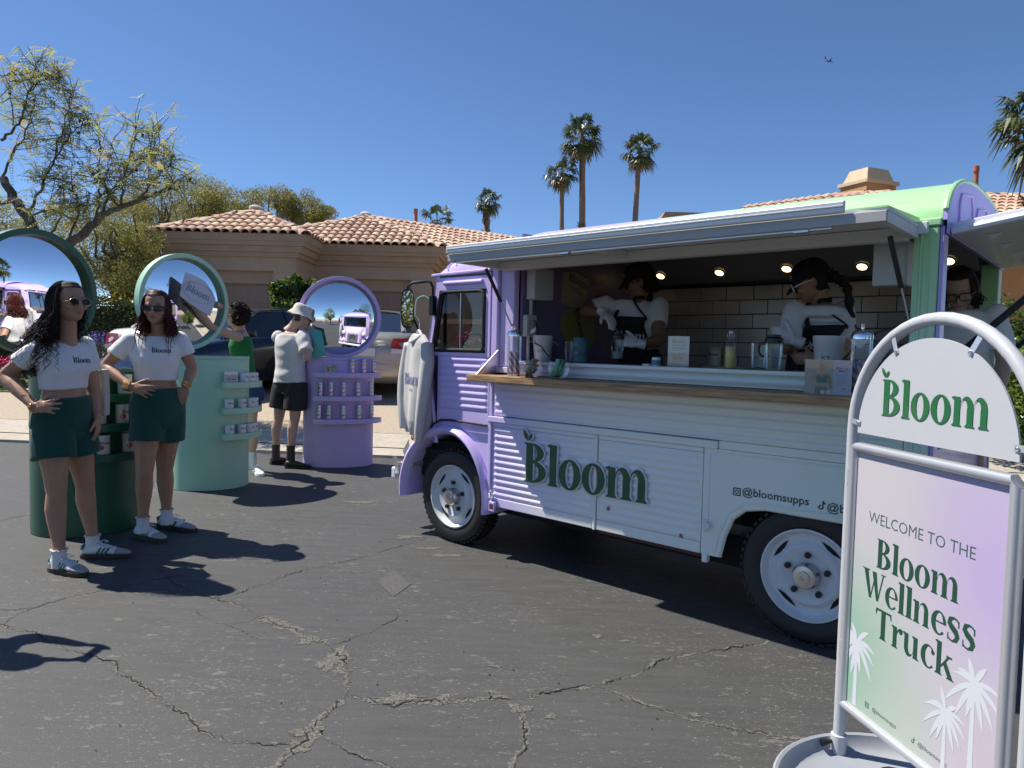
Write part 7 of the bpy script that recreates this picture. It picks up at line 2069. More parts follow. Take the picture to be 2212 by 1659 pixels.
def poster_sheet():
 def Z(x,y):return((650+x/1.746)/1.8517,(1000+y/1.746)/1.8517)
 nr_=nrm(np.array([.62,-.78,0]));c0=at(*Z(235,300),6.62)
 def on(x,y):
  r=_fw+_rt*(Z(x,y)[0]-1106)/1533+_up*(829.5-Z(x,y)[1])/1533
  C0=np.array([0,0,CAM_H]);return C0+r*(((c0-C0)@nr_)/(r@nr_))-c0
 e=empty('poster',c0,0,'white sheet with grey oval logo held up against the mint mirror','poster')
 out=[(160,152),(240,185),(300,222),(345,285),(372,345),(352,410),(332,462),(260,420),(190,372),(120,318),(135,240)]
 mb=MB();n=len(out)
 P0=[on(*q)for q in out];mb.add(P0+[p-nr_*.002 for p in P0],[tuple(range(n)),tuple(range(2*n-1,n-1,-1))]+[(i,(i+1)%n,n+(i+1)%n,n+i)for i in range(n)])
 mb.build('sheet',mat('paper_white',(.62,.63,.68),.8),e)
 a,b_=on(165,255),on(335,345);ex=nrm(b_-a);ey=np.cross(nr_,ex);ey=ey if ey[2]>0 else-ey;cc=(a+b_)/2
 grey=mat('print_grey',(.28,.28,.36),.8);L=np.linalg.norm(b_-a)
 P=lambda x,y,d:cc+ex*x+ey*y+nr_*(.0025+d)
 ring=[2*math.pi*k/40 for k in range(41)]
 mb=MB();mb.add([P(L*.60*math.cos(t),L*.36*math.sin(t),0)for t in ring]+[P(L*.585*math.cos(t),L*.345*math.sin(t),0)for t in ring],[(k,k+1,41+k+1,41+k)for k in range(40)]);raw_build(mb,'oval_outline',grey,e)
 serif('Bloom',L*.27,lambda x,y,d:P(x,y-L*.12,.001+d),grey,e,'lettering',leaves=True)
poster_sheet()
# ---------------------------------------------------------------- man in the bucket hat
def man_hat():
 Y=7.92
 J=default_joints((at(621,900,Y)[0],Y),.0,1.79,(.72,.55),True)
 J.update(shr=at(654,727,7.79),shl=at(600,727,8.02),elbr=at(664,772,7.66),wrir=at(668,728,7.84),elbl=at(640,765,8.22),wril=at(662,728,8.06),head=at(652,682,7.93),neck=at(633,706,7.92),hipr=at(640,830,7.84),hipl=at(612,830,8.0),kner=at(637,905,7.86),knel=at(602,905,8.0),ankr=at(628,978,7.82),ankl=at(596,976,8.02))
 J['fwd']=nrm(np.array([.80,.55,0]))
 e,J,b=setup_person('man in cream bucket hat, white tee and dark shorts at the lilac mirror',J,0.0)
 B=basis((.85,.45),-.35,0)
 mb=MB();body_mesh(mb,J,B,M_RINGS,True,bust=False,leg=1.0)
 hand(mb,J['wrir'],(.1,.25,.95),(.4,-.8,.1),(-.5,.6,.2),.5,.05);hand(mb,J['wril'],(.35,-.1,.9),(.1,.9,.1),(-.6,-.3,.2),.5,.05)
 finish_body(mb,.0075,SK4,e,(J['head'],B,1.02))
 tee(e,J,M_RINGS,.03,.010,mat('cream_cotton',(.66,.64,.61),.92,bump=.15,bscale=220,var=.03),.72,.020,True,14,bust=False,loose=.030,sr=.066)
 shorts(e,J,M_RINGS,at(625,884,7.9)[2],mat('charcoal_shorts',(.028,.026,.024),.9,var=.2,vscale=20),.011,.24,.034,.118,.128,15)
 mbt=mat('dark_brown_leather',(.035,.022,.014),.5,var=.3,vscale=20)
 for s,dd in(('r',np.array([.28,.02,0])),('l',np.array([.16,.18,0]))):
  h_=J['ank'+s]+np.array([-.05,-.02,0]);dd=dd/np.linalg.norm(dd)*.28;r_=sneaker(e,h_,h_+dd,mbt,False,'boot',wide=.050);r_.data.materials.clear();r_.data.materials.append(M_BLK)
  MB().tube([J['ank'+s]*np.array([1,1,0])+np.array([0,0,.05]),J['ank'+s]+np.array([0,0,.05]),J['ank'+s]+np.array([0,0,.085])],[.048,.046,.048],14).build('shaft',mbt,r_,smooth=60)
 glasses(e,J['head'],B,1.02,'oval',w=.028,h=.022)
 ht=MB();c=J['head'];prof=[(.128,-.018),(.142,-.034),(.138,-.030),(.110,.008),(.102,.022),(.098,.058),(.090,.086),(.074,.100),(.0,.103)]
 rings=[]
 for r_,z in prof:rings.append([c+B@np.array([r_*.94*math.cos(6.283*k/26),-.012+r_*1.08*math.sin(6.283*k/26),z+.02+.006*math.sin(k*1.3)*(r_>.11)])for k in range(26)])
 ht.loft(rings);ht.build('bucket_hat',mat('cream_canvas',(.66,.62,.54),.95,bump=.3,bscale=180,var=.05),e,smooth=50)
 hm=MB();hair_cap(hm,J['head'],B);hm.build('hair',mat('brown_hair',(.05,.028,.016),.5),e,smooth=60)
 p=J['wrir']+np.array([.03,.0,.02]);
 MB().add([p+np.array(q)for q in((-.02,-.01,.08),(.10,.02,.05),(.16,.0,-.22),(.0,-.02,-.26),(.06,-.06,-.10))],[(0,4,1),(1,4,2),(2,4,3),(3,4,0)]).build('paper_bag',mat('teal_paper',(.10,.42,.34),.7),e)
man_hat()
# ---------------------------------------------------------------- crew inside the truck
def TL(s,y,z):return TO+TU*s-TN*y+np.array([0,0,z])
def tv(px,py,y):
 s,z=SP(px,py,y);return TL(s,y,z)
def cap(e,c,B,sc_=1.0,logo=True):
 c=np.array(c);P=lambda x,y,z:c+B@(np.array([x,y,z])*sc_)
 mb=MB();n=24;rings=[]
 for i in range(9):
  t=math.pi/2*i/8;k=max(math.cos(t),.02)**.8
  rings.append([P(.088*k*math.cos(6.283*q/n),-.010+.106*k*math.sin(6.283*q/n),.020+.105*math.sin(t))for q in range(n)])
 mb.loft(rings);o=mb.build('cap',M_BLKF,e,smooth=60)
 bm_=MB();N=14;rows=[]
 for j in range(4):
  rows.append([P((.080-.004*j)*math.cos(math.pi*k/N),.070*math.sin(math.pi*k/N)**.7*(1+.32*j)+.012,.030-.012*j*math.sin(math.pi*k/N)-.006*j)for k in range(N+1)])
 bm_.loft(rows,cap=False,closed=False);br=bm_.build('brim',M_BLKF,o,smooth=60);sm_=br.modifiers.new('t','SOLIDIFY');sm_.thickness=.004
 if logo:
  Pf=lambda a,z,d:P(.0905*math.sin(a/.0905),-.010+.1085*math.cos(a/.0905)+.001,.048+z)if True else None
  serif('Bloom',.030,lambda a,z,d:Pf(-a,z,d),mat('white_thread',(.5,.5,.5),.8),o,'cap_lettering')
 return o
def apron(e,sh,J,t0,t1,w0,w1,logo=None,rings=F_RINGS):
 P=(J['hipr']+J['hipl'])/2;S=(J['shr']+J['shl'])/2;ra,rb=nrm(J['hipr']-J['hipl']),nrm(J['shr']-J['shl']);H=(S-P)[2]
 def pf(a,z,off):
  t=z/H;w,d,fo=[float(np.interp(t,[q[0]for q in rings],[q[k]for q in rings]))for k in(1,2,3)]
  k=min(1,max(0,t));r=nrm(ra*(1-k)+rb*k);f=nrm(np.cross(np.array([0,0,1.0]),r));f=-f if f@np.array(J['fwd'])<0 else f
  if .55<t<.95:d+=.035*math.sin(math.pi*(t-.55)/.40)
  i_=.024+off;an=a/(w+.02);an=max(-1.35,min(1.35,an))
  return P+(S-P)*t+f*fo-r*(w+i_)*math.sin(an)+f*(d+i_)*math.cos(an)
 rows=[]
 for i in range(13):
  t=t0+(t1-t0)*i/12;w=w0+(w1-w0)*min(1,max(0,(t-.42)/.25));rows.append([pf(w*(2*k/10-1),H*t,0)for k in range(11)])
 ap=MB().loft(rows,cap=False,closed=False).build('apron',M_BLKF,e,smooth=60)
 sm_=ap.modifiers.new('t','SOLIDIFY');sm_.thickness=.003
 up=np.array([0,0,1.0]);f=nrm(J['fwd']);r=nrm(np.cross(f,up))
 for s in(-1,1):
  a=pf(s*w1*.92,H*t1,.002);n_=J['neck']-r*s*.052+f*.045+up*.005;m=(a+n_)/2+f*.012
  MB().tube(smooth_path([a-up*.02,a,m,n_,J['neck']-r*s*.055-f*.03+up*.015],4),.014,6,flat=.4).build('strap',M_BLKF,ap,smooth=True)
 if logo:serif('Bloom',logo[0],lambda a,z,d:pf(a+logo[1],H*logo[2]+z,.004+d),mat('white_print',(.60,.60,.60),.7),ap,'apron_lettering',leaves=True)
M_GLOVE=mat('vinyl_glove',(.62,.60,.58),.35,coat=.2)
def barista_one():
 yl=.78;fl=.46;f=nrm(TN*.75-TU*.55)
 hd=tv(1380,606,yl)
 J=default_joints(hd[:2]-f[:2]*.03,fl,(hd[2]-fl)/.932,f)
 J.update(head=hd,shr=tv(1309,655,.66),shl=tv(1424,660,.86),elbr=tv(1262,672,.55),wrir=tv(1304,676,.42),elbl=tv(1421,738,.72),wril=tv(1378,742,.46),neck=tv(1377,648,.76));J['fwd']=f
 e,J,b=setup_person('crew member in black cap, sunglasses and black apron pressing a blender cup',J,fl)
 B=basis(-TU[:2]*.85+TN[:2]*.5,-.28,.05)
 mb=MB();body_mesh(mb,J,B,F_RINGS)
 d1=nrm(tv(1330,700,.40)-tv(1304,676,.42));d2=nrm(tv(1340,735,.40)-tv(1378,742,.46))
 hand(mb,J['wrir'],d1,(.2,-.5,.8),TN,.55,.05);hand(mb,J['wril'],d2,TN*.6+np.array([0,0,.3]),(0,0,1),.55,.05)
 finish_body(mb,.0075,SK3,e,(J['head'],B,1.0))
 gl_=MB();hand(gl_,J['wrir'],d1,(.2,-.5,.8),TN,.55,.05,1.0,.0025);gl_.tube([J['wrir']-d1*.04,J['wrir']],[.033,.030],12);remeshed('glove',gl_,.006,M_GLOVE,e,2)
 gl_=MB();hand(gl_,J['wril'],d2,TN*.6+np.array([0,0,.3]),(0,0,1),.55,.05,1.0,.0025);gl_.tube([J['wril']-d2*.05,J['wril']],[.034,.030],12);remeshed('glove',gl_,.006,M_GLOVE,e,2)
 sh=tee(e,J,F_RINGS,.30,.010,seed=17);shorts(e,J,F_RINGS,J['kner'][2],M_BLKF,.012,.34,seed=18,name='trousers')
 apron(e,sh,J,.02,.80,.17,.115,(.062,.02,.45))
 cap(e,J['head'],B);glasses(e,J['head'],B,1.0,'oval',w=.031,h=.025)
 hm=MB();hair_cap(hm,J['head'],B);strands(hm,J['head'],B,160,.07,41,.004,1.0,.003,.01,110,.0,.012,10);hm.build('hair',M_HAIRB,e,smooth=60)
 bracelet(e,J['head']+B@np.array([.078,-.012,-.058]),(0,1,0),.009,M_CHROME,1,'earring',.0018)
barista_one()
def barista_two():
 fl=.46;f=nrm(TN*.62-TU*.62);hd=tv(1752,606,.74)
 J=default_joints(hd[:2]-f[:2]*.03,fl,(hd[2]-fl)/.932,f)
 J.update(head=hd,shr=tv(1716,672,.60),shl=tv(1822,672,.84),elbr=tv(1700,752,.50),wrir=tv(1716,735,.38),elbl=tv(1822,762,.72),wril=tv(1760,775,.48),neck=tv(1775,655,.76));J['fwd']=f
 e,J,b=setup_person('crew member in black cap with white framed sunglasses and a long braid',J,fl)
 B=basis(-TU[:2]*.95+TN[:2]*.25,-.42,.0)
 mb=MB();body_mesh(mb,J,B,F_RINGS)
 d1=nrm(tv(1690,725,.36)-tv(1716,735,.38))
 hand(mb,J['wrir'],d1,TN,(0,0,1),.6,.05);hand(mb,J['wril'],-TU,TN,(0,0,1),.5,.05)
 finish_body(mb,.0075,SK2,e,(J['head'],B,1.0))
 gl_=MB();hand(gl_,J['wrir'],d1,TN,(0,0,1),.6,.05,1.0,.0025);gl_.tube([J['wrir']-d1*.05,J['wrir']],[.034,.030],12);remeshed('glove',gl_,.006,M_GLOVE,e,2)
 sh=tee(e,J,F_RINGS,.30,.010,seed=27,slv=.75,sr=.064);shorts(e,J,F_RINGS,J['kner'][2],M_BLKF,.012,.34,seed=28,name='trousers')
 apron(e,sh,J,.02,.80,.17,.115,(.062,.0,.48))
 cap(e,J['head'],B);glasses(e,J['head'],B,1.0,'cat',M_LEATH,w=.026,h=.020,thin=.005)
 hm=MB();hair_cap(hm,J['head'],B)
 p=[J['head']+B@np.array(q)for q in((0,-.10,.0),(-.01,-.135,-.06),(-.03,-.15,-.13))]+[tv(1838,690,.80)-b,tv(1846,730,.78)-b]
 Q=smooth_path(p,8);hm.tube(Q,[.030+.006*math.sin(i*1.7)-.0004*i for i in range(len(Q))],10)
 hm.build('hair',M_HAIRB,e,smooth=60)
barista_two()
def third_crew():
 fl=.46;hd=tv(2072,622,1.22);f=nrm(-TU*.10+TN*.9)
 J=default_joints(hd[:2]-f[:2]*.05,fl,(hd[2]-fl+.02)/.932,f);J['head']=hd
 e,J,b=setup_person('crew member with short dark hair and clear glasses looking down by the rear opening',J,fl)
 B=basis(f[:2]+TU[:2]*.25,-.50,-.08)
 mb=MB();body_mesh(mb,J,B,F_RINGS);hand(mb,J['wrir'],f,(0,0,1),TU,.4);hand(mb,J['wril'],f,(0,0,1),-TU,.4)
 finish_body(mb,.008,SK4,e,(J['head'],B,1.0))
 tee(e,J,F_RINGS,.10,.010,seed=37,slv=.75,loose=.02);shorts(e,J,F_RINGS,J['kner'][2],M_BLKF,.012,.2,seed=38,name='trousers')
 glasses(e,J['head'],B,1.0,'rect',M_BLK,M_CLEAR,w=.029,h=.021,thin=.0035)
 hm=MB();hair_cap(hm,J['head'],B);strands(hm,J['head'],B,300,.06,51,.004,1.0,.003,.012,48,.0,.020,12);hm.build('hair',M_HAIRB,e,smooth=60)
third_crew()
# ---------------------------------------------------------------- someone just out of frame, and a passer-by seen in the lilac mirror
def phone_person():
 J=default_joints((-3.12,3.32),0,1.72,(.95,-.1))
 J['elbr']=J['shr']+np.array([.20,.05,-.22]);J['wrir']=J['elbr']+np.array([.20,.06,.06]);J['elbl']=J['shl']+np.array([.20,-.02,-.22]);J['wril']=J['elbl']+np.array([.20,-.05,.06])
 e,J,b=setup_person('person just outside the left edge holding up a phone, only the shadow shows',J,0)
 B=basis((1,-.1));mb=MB();body_mesh(mb,J,B,F_RINGS)
 hand(mb,J['wrir'],(1,0,.2),(0,-1,0),(0,0,1),.6);hand(mb,J['wril'],(1,0,.2),(0,1,0),(0,0,1),.6)
 finish_body(mb,.010,SK2,e,(J['head'],B,1.0));tee(e,J,F_RINGS,.1,.012,seed=47);shorts(e,J,F_RINGS,.55,M_BLKF,.012)
 hm=MB();hair_cap(hm,J['head'],B);hm.build('hair',M_HAIRB,e,smooth=60)
 for s in 'rl':sneaker(e,J['ank'+s]+np.array([-.06,0,0]),J['ank'+s]+np.array([.2,0,0]),None,False)
 MB().box((J['wrir']+J['wril'])/2+np.array([.07,0,.07]),(.009,.155,.075)).build('phone',M_BLK,e,bevel=.003)
phone_person()
def passer():
 J=default_joints((2.5,-22.0),0,1.72,(-.3,1),True)
 e,J,b=setup_person('small passer-by in white clothes seen in the lilac mirror',J,0)
 B=basis((-.3,1));mb=MB();body_mesh(mb,J,B,M_RINGS,True,bust=False);hand(mb,J['wrir'],(0,0,-1),(1,0,0),(0,1,0));hand(mb,J['wril'],(0,0,-1),(-1,0,0),(0,1,0))
 finish_body(mb,.014,SK2,e);tee(e,J,M_RINGS,.1,.016,bust=False,male=True);shorts(e,J,M_RINGS,.5,M_TEE,.016)
 hm=MB();hair_cap(hm,J['head'],B);hm.build('hair',M_HAIRB,e,smooth=60)
 for s in 'rl':sneaker(e,J['ank'+s]+np.array([0,-.06,0]),J['ank'+s]+np.array([0,.2,0]),None,False)
passer()
o=sedan('white car parked across the street, seen in the lilac mirror',(-4.5,-27,0),5,CAR_W);o['group']='cars across the street'
# ================================================================== things on and around the truck
def tthing(name,s,y,z,label,cat,group=None,rz=0.0):
 return empty(name,TL(s,y,z),TA+rz,label,cat,group)
SHZ,CTZ=1.211,1.304
M_STRAW=bpy.data.materials.new('striped_paper_straw');M_STRAW.use_nodes=True
def _straw():
 t=M_STRAW.node_tree;b=t.nodes['Principled BSDF'];tc=t.nodes.new('ShaderNodeTexCoord');w=t.nodes.new('ShaderNodeTexWave')
 w.inputs['Scale'].default_value=14;w.bands_direction='DIAGONAL';t.links.new(tc.outputs['Object'],w.inputs['Vector'])
 rp=t.nodes.new('ShaderNodeValToRGB');rp.color_ramp.interpolation='CONSTANT';rp.color_ramp.elements[1].position=.5
 rp.color_ramp.elements[0].color=(.72,.70,.72,1);rp.color_ramp.elements[1].color=(.36,.24,.42,1)
 t.links.new(w.outputs['Fac'],rp.inputs[0]);t.links.new(rp.outputs[0],b.inputs['Base Color']);b.inputs['Roughness'].default_value=.8
_straw()
def straw_jar(px,py,y,label,h=.25,r=.043):
 s,_=SP(px,py,y);e=tthing('straw_dispenser',s,y,SHZ,label,'straw jar','straw dispensers')
 MB().lathe([(r*.9,0),(r,.006),(r,h)],n=24,cap=False).build('glass',M_CLEAR,e,smooth=50)
 MB().lathe([(r*.98,.001),(r*.98,.012),(0,.012)],n=24).build('foot',M_CHROME,e,smooth=40)
 MB().lathe([(r*1.06,h-.004),(r*1.06,h+.012),(r*.95,h+.024),(r*.5,h+.036),(.008,h+.040),(.007,h+.055),(.011,h+.062),(0,h+.066)],n=24).build('lid',M_CHROME,e,smooth=50)
 mb=MB();rr=random.Random(px)
 for k in range(34):
  a=rr.uniform(0,6.28);q=r*.82*math.sqrt(rr.random());a2=a+rr.uniform(-.5,.5);q2=min(r*.82,q*rr.uniform(.7,1.2))
  mb.tube([(q*math.cos(a),q*math.sin(a),.014),(q2*math.cos(a2),q2*math.sin(a2),.150+rr.uniform(-.006,.006))],.0036,6)
 mb.build('straws',M_STRAW,e)['kind']='stuff'
straw_jar(1110,808,-.10,'glass dispenser of striped straws at the left end of the wooden shelf')
straw_jar(1857,852,-.10,'glass dispenser of striped straws beside the portrait card')
def bowl(px,py,y,label,mats_,plabel,gname,seed,stick=False,r=.068):
 s,_=SP(px,py,y);e=tthing('glass_bowl',s,y,SHZ,label,'bowl','glass bowls on the shelf')
 MB().lathe([(.030,0),(.045,.006),(r*.95,.035),(r,.060),(r*.93,.088),(r*.86,.100)],n=26,cap=False).build('glass',M_CLEAR,e,smooth=60)
 rr=random.Random(seed)
 for k in range(18):
  m=mats_[k%len(mats_)];W,L=(.036,.056)if not stick else(.018,.110)
  a=rr.uniform(0,6.28);q=rr.uniform(0,.026)
  if stick:Mx=Euler((rr.uniform(.9,1.35),rr.uniform(-.35,.35),rr.uniform(-.6,.6))).to_matrix();z=.062
  else:Mx=Euler((rr.uniform(-.7,.7),rr.uniform(-.7,.7),a)).to_matrix();z=.015+.085*k/18
  mb=MB();n=6;vs=[]
  for i in range(n+1):
   u_=i/n-.5
   for j in range(3):
    v_=j/2-.5;th=.004*math.cos(math.pi*u_)*(1 if j==1 else .15)
    vs.append((v_*W,u_*L,th+.003*math.sin(6*u_+k)))
  f_=[(i*3+j,i*3+j+1,(i+1)*3+j+1,(i+1)*3+j)for i in range(n)for j in range(2)]
  nb=len(vs);vs+=[(x,y_,-z_*.5)for x,y_,z_ in vs];f_+=[tuple(x+nb for x in q_[::-1])for q_ in f_]
  p=TL(s,y,SHZ)+TU*q*math.cos(a)-TN*q*math.sin(a)*.8+np.array([0,0,z])
  o=MB().add(vs,f_).build('sweetener_packet' if not stick else 'drink_stick',m,None,smooth=60);o.location=p;o.rotation_euler=(Matrix.Rotation(TA,3,'Z')@Mx).to_euler()
  tag(o,plabel,'packet',gname)
bowl(1147,806,-.12,'round glass bowl heaped with tan packets',[mat('packet_tan',(.45,.36,.24),.7,var=.2,vscale=30),mat('packet_cream',(.62,.56,.44),.7,var=.15,vscale=30)],'small tan packet heaped in the left glass bowl','packets in the left bowl',5)
bowl(1206,812,-.12,'round glass bowl of upright green sticks',[mat('stick_green',(.10,.36,.14),.45,var=.25,vscale=40),mat('stick_mint',(.28,.52,.32),.45,var=.25,vscale=40)],'slim green drink stick standing in the right glass bowl','sticks in the right bowl',6,True,.066)
def bucket(px,py,y,label,h=.165,r=.064):
 s,_=SP(px,py,y);e=tthing('ice_bucket',s,y,CTZ,label,'bucket','white ice buckets',R(36 if px<1500 else 17))
 m=mat('bucket_white',(.62,.61,.59),.35,coat=.15)
 MB().lathe([(r*.80,0),(r*.82,.004),(r*1.0,h*.78),(r*1.015,h*.79),(r*1.04,h),(r*1.0,h),(r*.95,h*.8),(r*.8,.02),(0,.02)],n=28,cap=False).build('pail',m,e,smooth=50)
 for sg in(-1,1):MB().tube([(sg*r,0,h*.72),(sg*(r+.012),0,h*.78),(sg*(r+.022),-.01,h*.70),(sg*(r+.035),-.02,h*.62)],.0028,6).build('handle',M_STEEL,e,smooth=True)
 P=lambda a,z,d:((r*(.80+.20*z/(h*.78))+.0012)*math.sin(a/r),-(r*(.80+.20*z/(h*.78))+.0012)*math.cos(a/r),z)
 sans('ice',.030,lambda a,z,d:P(a,z+h*.34,d),INK,e,'lettering',-.004,-.012,0,.95)
 return e
bucket(1172,772,.14,'white ice bucket at the left of the counter')
bucket(1788,800,.14,'white ice bucket at the right of the counter, behind the portrait card',.172,.070)
def cup(s,y,z,label,h=.13,r=.040,fill=None,lid=None,handle=False,name='blender_cup',lvl=.3):
 e=tthing(name,s,y,z,label,'blender cup','blender cups on the counter')
 MB().lathe([(r*.78,.0),(r*.86,.006),(r,h*.6),(r*1.02,h)],n=22,cap=False).build('glass',M_CLEAR,e,smooth=60)
 for k in range(6):
  a=k*math.pi/3;MB().tube([(r*.86*math.cos(a),r*.86*math.sin(a),.01),(r*1.0*math.cos(a),r*1.0*math.sin(a),h*.6)],.0022,5).build('rib',M_CLEAR,e,smooth=True)
 if fill:MB().lathe([(r*.74,.004),(r*.90,h*lvl),(0,h*(lvl+.03))],n=18).build('contents',fill,e,smooth=40)
 if lid:MB().lathe([(r*1.06,h-.008),(r*1.06,h+.014),(r*.8,h+.022),(r*.78,h+.034),(0,h+.036)],n=22).build('lid',lid,e,smooth=40)
 if handle:MB().tube(smooth_path([(-r,0,h*.92),(-r-.028,0,h*.90),(-r-.032,0,h*.6),(-r-.006,0,h*.45)],4),.006,6).build('handle',M_BLK,e,smooth=True)
 return e
a=SP(1334,740,.40);cup(a[0],.40,CTZ+.025,'clear blender cup with ice held by the capped crew member',.135,.040,mat('slush',(.55,.50,.46),.5,bump=.6,bscale=120),M_BLK,lvl=.34)
a=SP(1233,740,.18);cup(a[0],.18,CTZ,'empty clear blender cup beside the teal blender base',.13,.038)
a=SP(1640,740,.20);cup(a[0],.20,CTZ,'clear blender cup with dark base behind the pitcher',.135,.040,M_BLK,lvl=.05)
a=SP(1672,740,.10);cup(a[0],.10,CTZ,'tall clear blender pitcher with black rim and handle',.142,.042,None,M_BLK,True)
def teal_base(px,y,label,h=.155):
 a=SP(px,740,y);e=tthing('upturned_blender',a[0],y,CTZ,label,'blender','teal blender bases')
 m=mat('teal_plastic',(.025,.10,.12),.35)
 MB().lathe([(.050,0),(.052,.01),(.046,.035),(.050,.05),(.052,h-.01),(.047,h),(0,h)],n=26).build('housing',m,e,smooth=50)
 P=lambda a_,z,d:(.0525*math.sin(a_/.0525),-.0525*math.cos(a_/.0525),z)
 mb=MB()
 for k in range(3):mb.add([P(q,z,0)for q,z in((-.03,.125-k*.008),(.0,.125-k*.008),(.0,.128-k*.008),(-.03,.128-k*.008))],[(0,1,2,3)])
 for k in range(3):mb.add([P(q,z,0)for q,z in((-.02,.062-k*.005),(.014,.062-k*.005),(.014,.0635-k*.005),(-.02,.0635-k*.005))],[(0,1,2,3)])
 raw_build(mb,'rating_label',mat('label_pale',(.45,.48,.48),.6),e)
 mb=MB()
 for k in range(5):mb.add([P(q,z,0)for q,z in((-.012,.078+k*.004),(.010,.078+k*.004),(.010,.0795+k*.004),(-.012,.0795+k*.004))],[(0,1,2,3)])
 raw_build(mb,'vent_grille',M_BLK,e)
teal_base(1256,.18,'teal blender motor turned upside down at the left of the counter')
teal_base(1905,.18,'teal blender motor near the rear post')
def small_jar():
 a=SP(1418,770,.06);e=tthing('supplement_tub',a[0],.06,CTZ,'small open white tub with teal label beside the menu','tub')
 MB().lathe([(.024,0),(.026,.003),(.026,.036),(.023,.040),(.023,.048),(.020,.048),(.020,.02),(0,.02)],n=20,cap=False).build('body',M_TUBW,e,smooth=40)
 MB().lathe([(.0264,.006),(.0264,.032)],n=20,cap=False).build('label_band',mat('teal_label',(.08,.22,.30),.5),e,smooth=40)
 a=SP(1398,776,.05);o=tthing('tub_lid',a[0],.05,CTZ,'white tub lid lying flat on the counter','lid')
 MB().lathe([(.026,0),(.026,.009),(0,.010)],n=20).build('disc',LIDW,o,smooth=40)
small_jar()
def grad_mat(name,base,spots):
 """print colours: soft blobs of colour over a base, in the sheet's own coordinates (x, z)"""
 m=bpy.data.materials.new(name);m.use_nodes=True;t=m.node_tree;b=t.nodes['Principled BSDF'];L=t.links
 tc=t.nodes.new('ShaderNodeTexCoord');cur=None
 for(cx,cz,rad,col,amt)in spots:
  d=t.nodes.new('ShaderNodeVectorMath');d.operation='DISTANCE';d.inputs[1].default_value=(cx,0,cz);L.new(tc.outputs['Object'],d.inputs[0])
  mr=t.nodes.new('ShaderNodeMapRange');mr.interpolation_type='SMOOTHSTEP';mr.inputs['From Min'].default_value=rad;mr.inputs['From Max'].default_value=0;mr.inputs['To Max'].default_value=amt;L.new(d.outputs['Value'],mr.inputs['Value'])
  mx=t.nodes.new('ShaderNodeMixRGB');L.new(mr.outputs[0],mx.inputs[0]);mx.inputs[2].default_value=(*col,1)
  if cur is None:mx.inputs[1].default_value=(*base,1)
  else:L.new(cur,mx.inputs[1])
  cur=mx.outputs[0]
 L.new(cur,b.inputs['Base Color']);b.inputs['Roughness'].default_value=.45
 return m
def palm_shape(cx,cz,R_,zb,P,m,parent,d,x0,x1,seed=0):
 rr=random.Random(seed);mb=MB();cl=lambda x:min(max(x,x0),x1)
 if cz>zb:mb.add([P(cl(x),z,d)for x,z in((cx-R_*.055,cz),(cx+R_*.055,cz),(cx+R_*.09,zb),(cx-R_*.10,zb))],[(0,1,2,3)])
 for k,a in enumerate((-165,-205,-130,-105,-70,-40,0,28,62,105,140)):
  a0=R(a+rr.uniform(-6,6));L=R_*rr.uniform(.8,1.05);pts_u,pts_l=[],[]
  for i in range(7):
   t=i/6;x=cx+math.cos(a0)*L*t;z=cz+math.sin(a0)*L*t*(1 if a0<0 else .9)-L*.55*t*t*abs(math.cos(a0));w=R_*.085*math.sin(math.pi*min(1,t*.9+.08))**.8
   nx,nz=-math.sin(a0),math.cos(a0);pts_u.append((x+nx*w,z+nz*w));pts_l.append((x-nx*w,z-nz*w))
  q=[(cl(x),max(z,zb))for x,z in pts_u+pts_l[::-1]];n=7
  mb.add([P(x,z,d+.00004*k)for x,z in pts_u_fix(pts_u,cl,zb)+pts_u_fix(pts_l,cl,zb)],[(i,i+1,n+i+1,n+i)for i in range(6)])
 raw_build(mb,'palm_print',m,parent)
def pts_u_fix(p,cl,zb):return[(cl(x),max(z,zb))for x,z in p]
def menu():
 a=SP(1465,781,.05);h,w=.163,.112
 e=tthing('menu_sign',a[0],.05,CTZ,'upright acrylic drinks menu standing on the counter','menu',None,R(14))
 m=grad_mat('menu_print',(.62,.64,.66),[(-.05,.03,.10,(.38,.58,.46),.8),(.05,.12,.10,(.50,.46,.66),.6)])
 MB().bb((-w/2,-.0015,.003),(w/2,.0015,h)).build('sheet',m,e)
 MB().bb((-w/2-.002,-.0045,.0),(w/2+.002,-.0025,h+.002)).build('acrylic_front',M_CLEAR,e)
 MB().bb((-w/2-.004,-.03,-.001),(w/2+.004,.02,.002)).build('foot',M_CLEAR,e)
 P=lambda x,z,d:(x,-.0018-d,z)
 serif('Bloom',.019,lambda x,z,d:P(x,z+.128,d),INKG,e,leaves=True)
 for z,hh,tx in((.113,.0065,'desert exclusive drinks'),(.097,.0075,'Glow Brew Frappe'),(.070,.0075,'Bloat-Free Bliss Spritz'),(.044,.0075,'Bloom Energy')):sans(tx,hh,P,INKG,e,'lettering',.012,0,z,.9)
 for z in(.090,.085,.063,.058,.037,.032):sans('iced coffee, greens and vanilla foam',.0030,P,INKG,e,'small_print',0,0,z)
 palm_shape(-.040,.046,.014,.004,P,mat('palm_white',(.75,.78,.76),.5),e,.0004,-w/2,w/2,3)
menu()
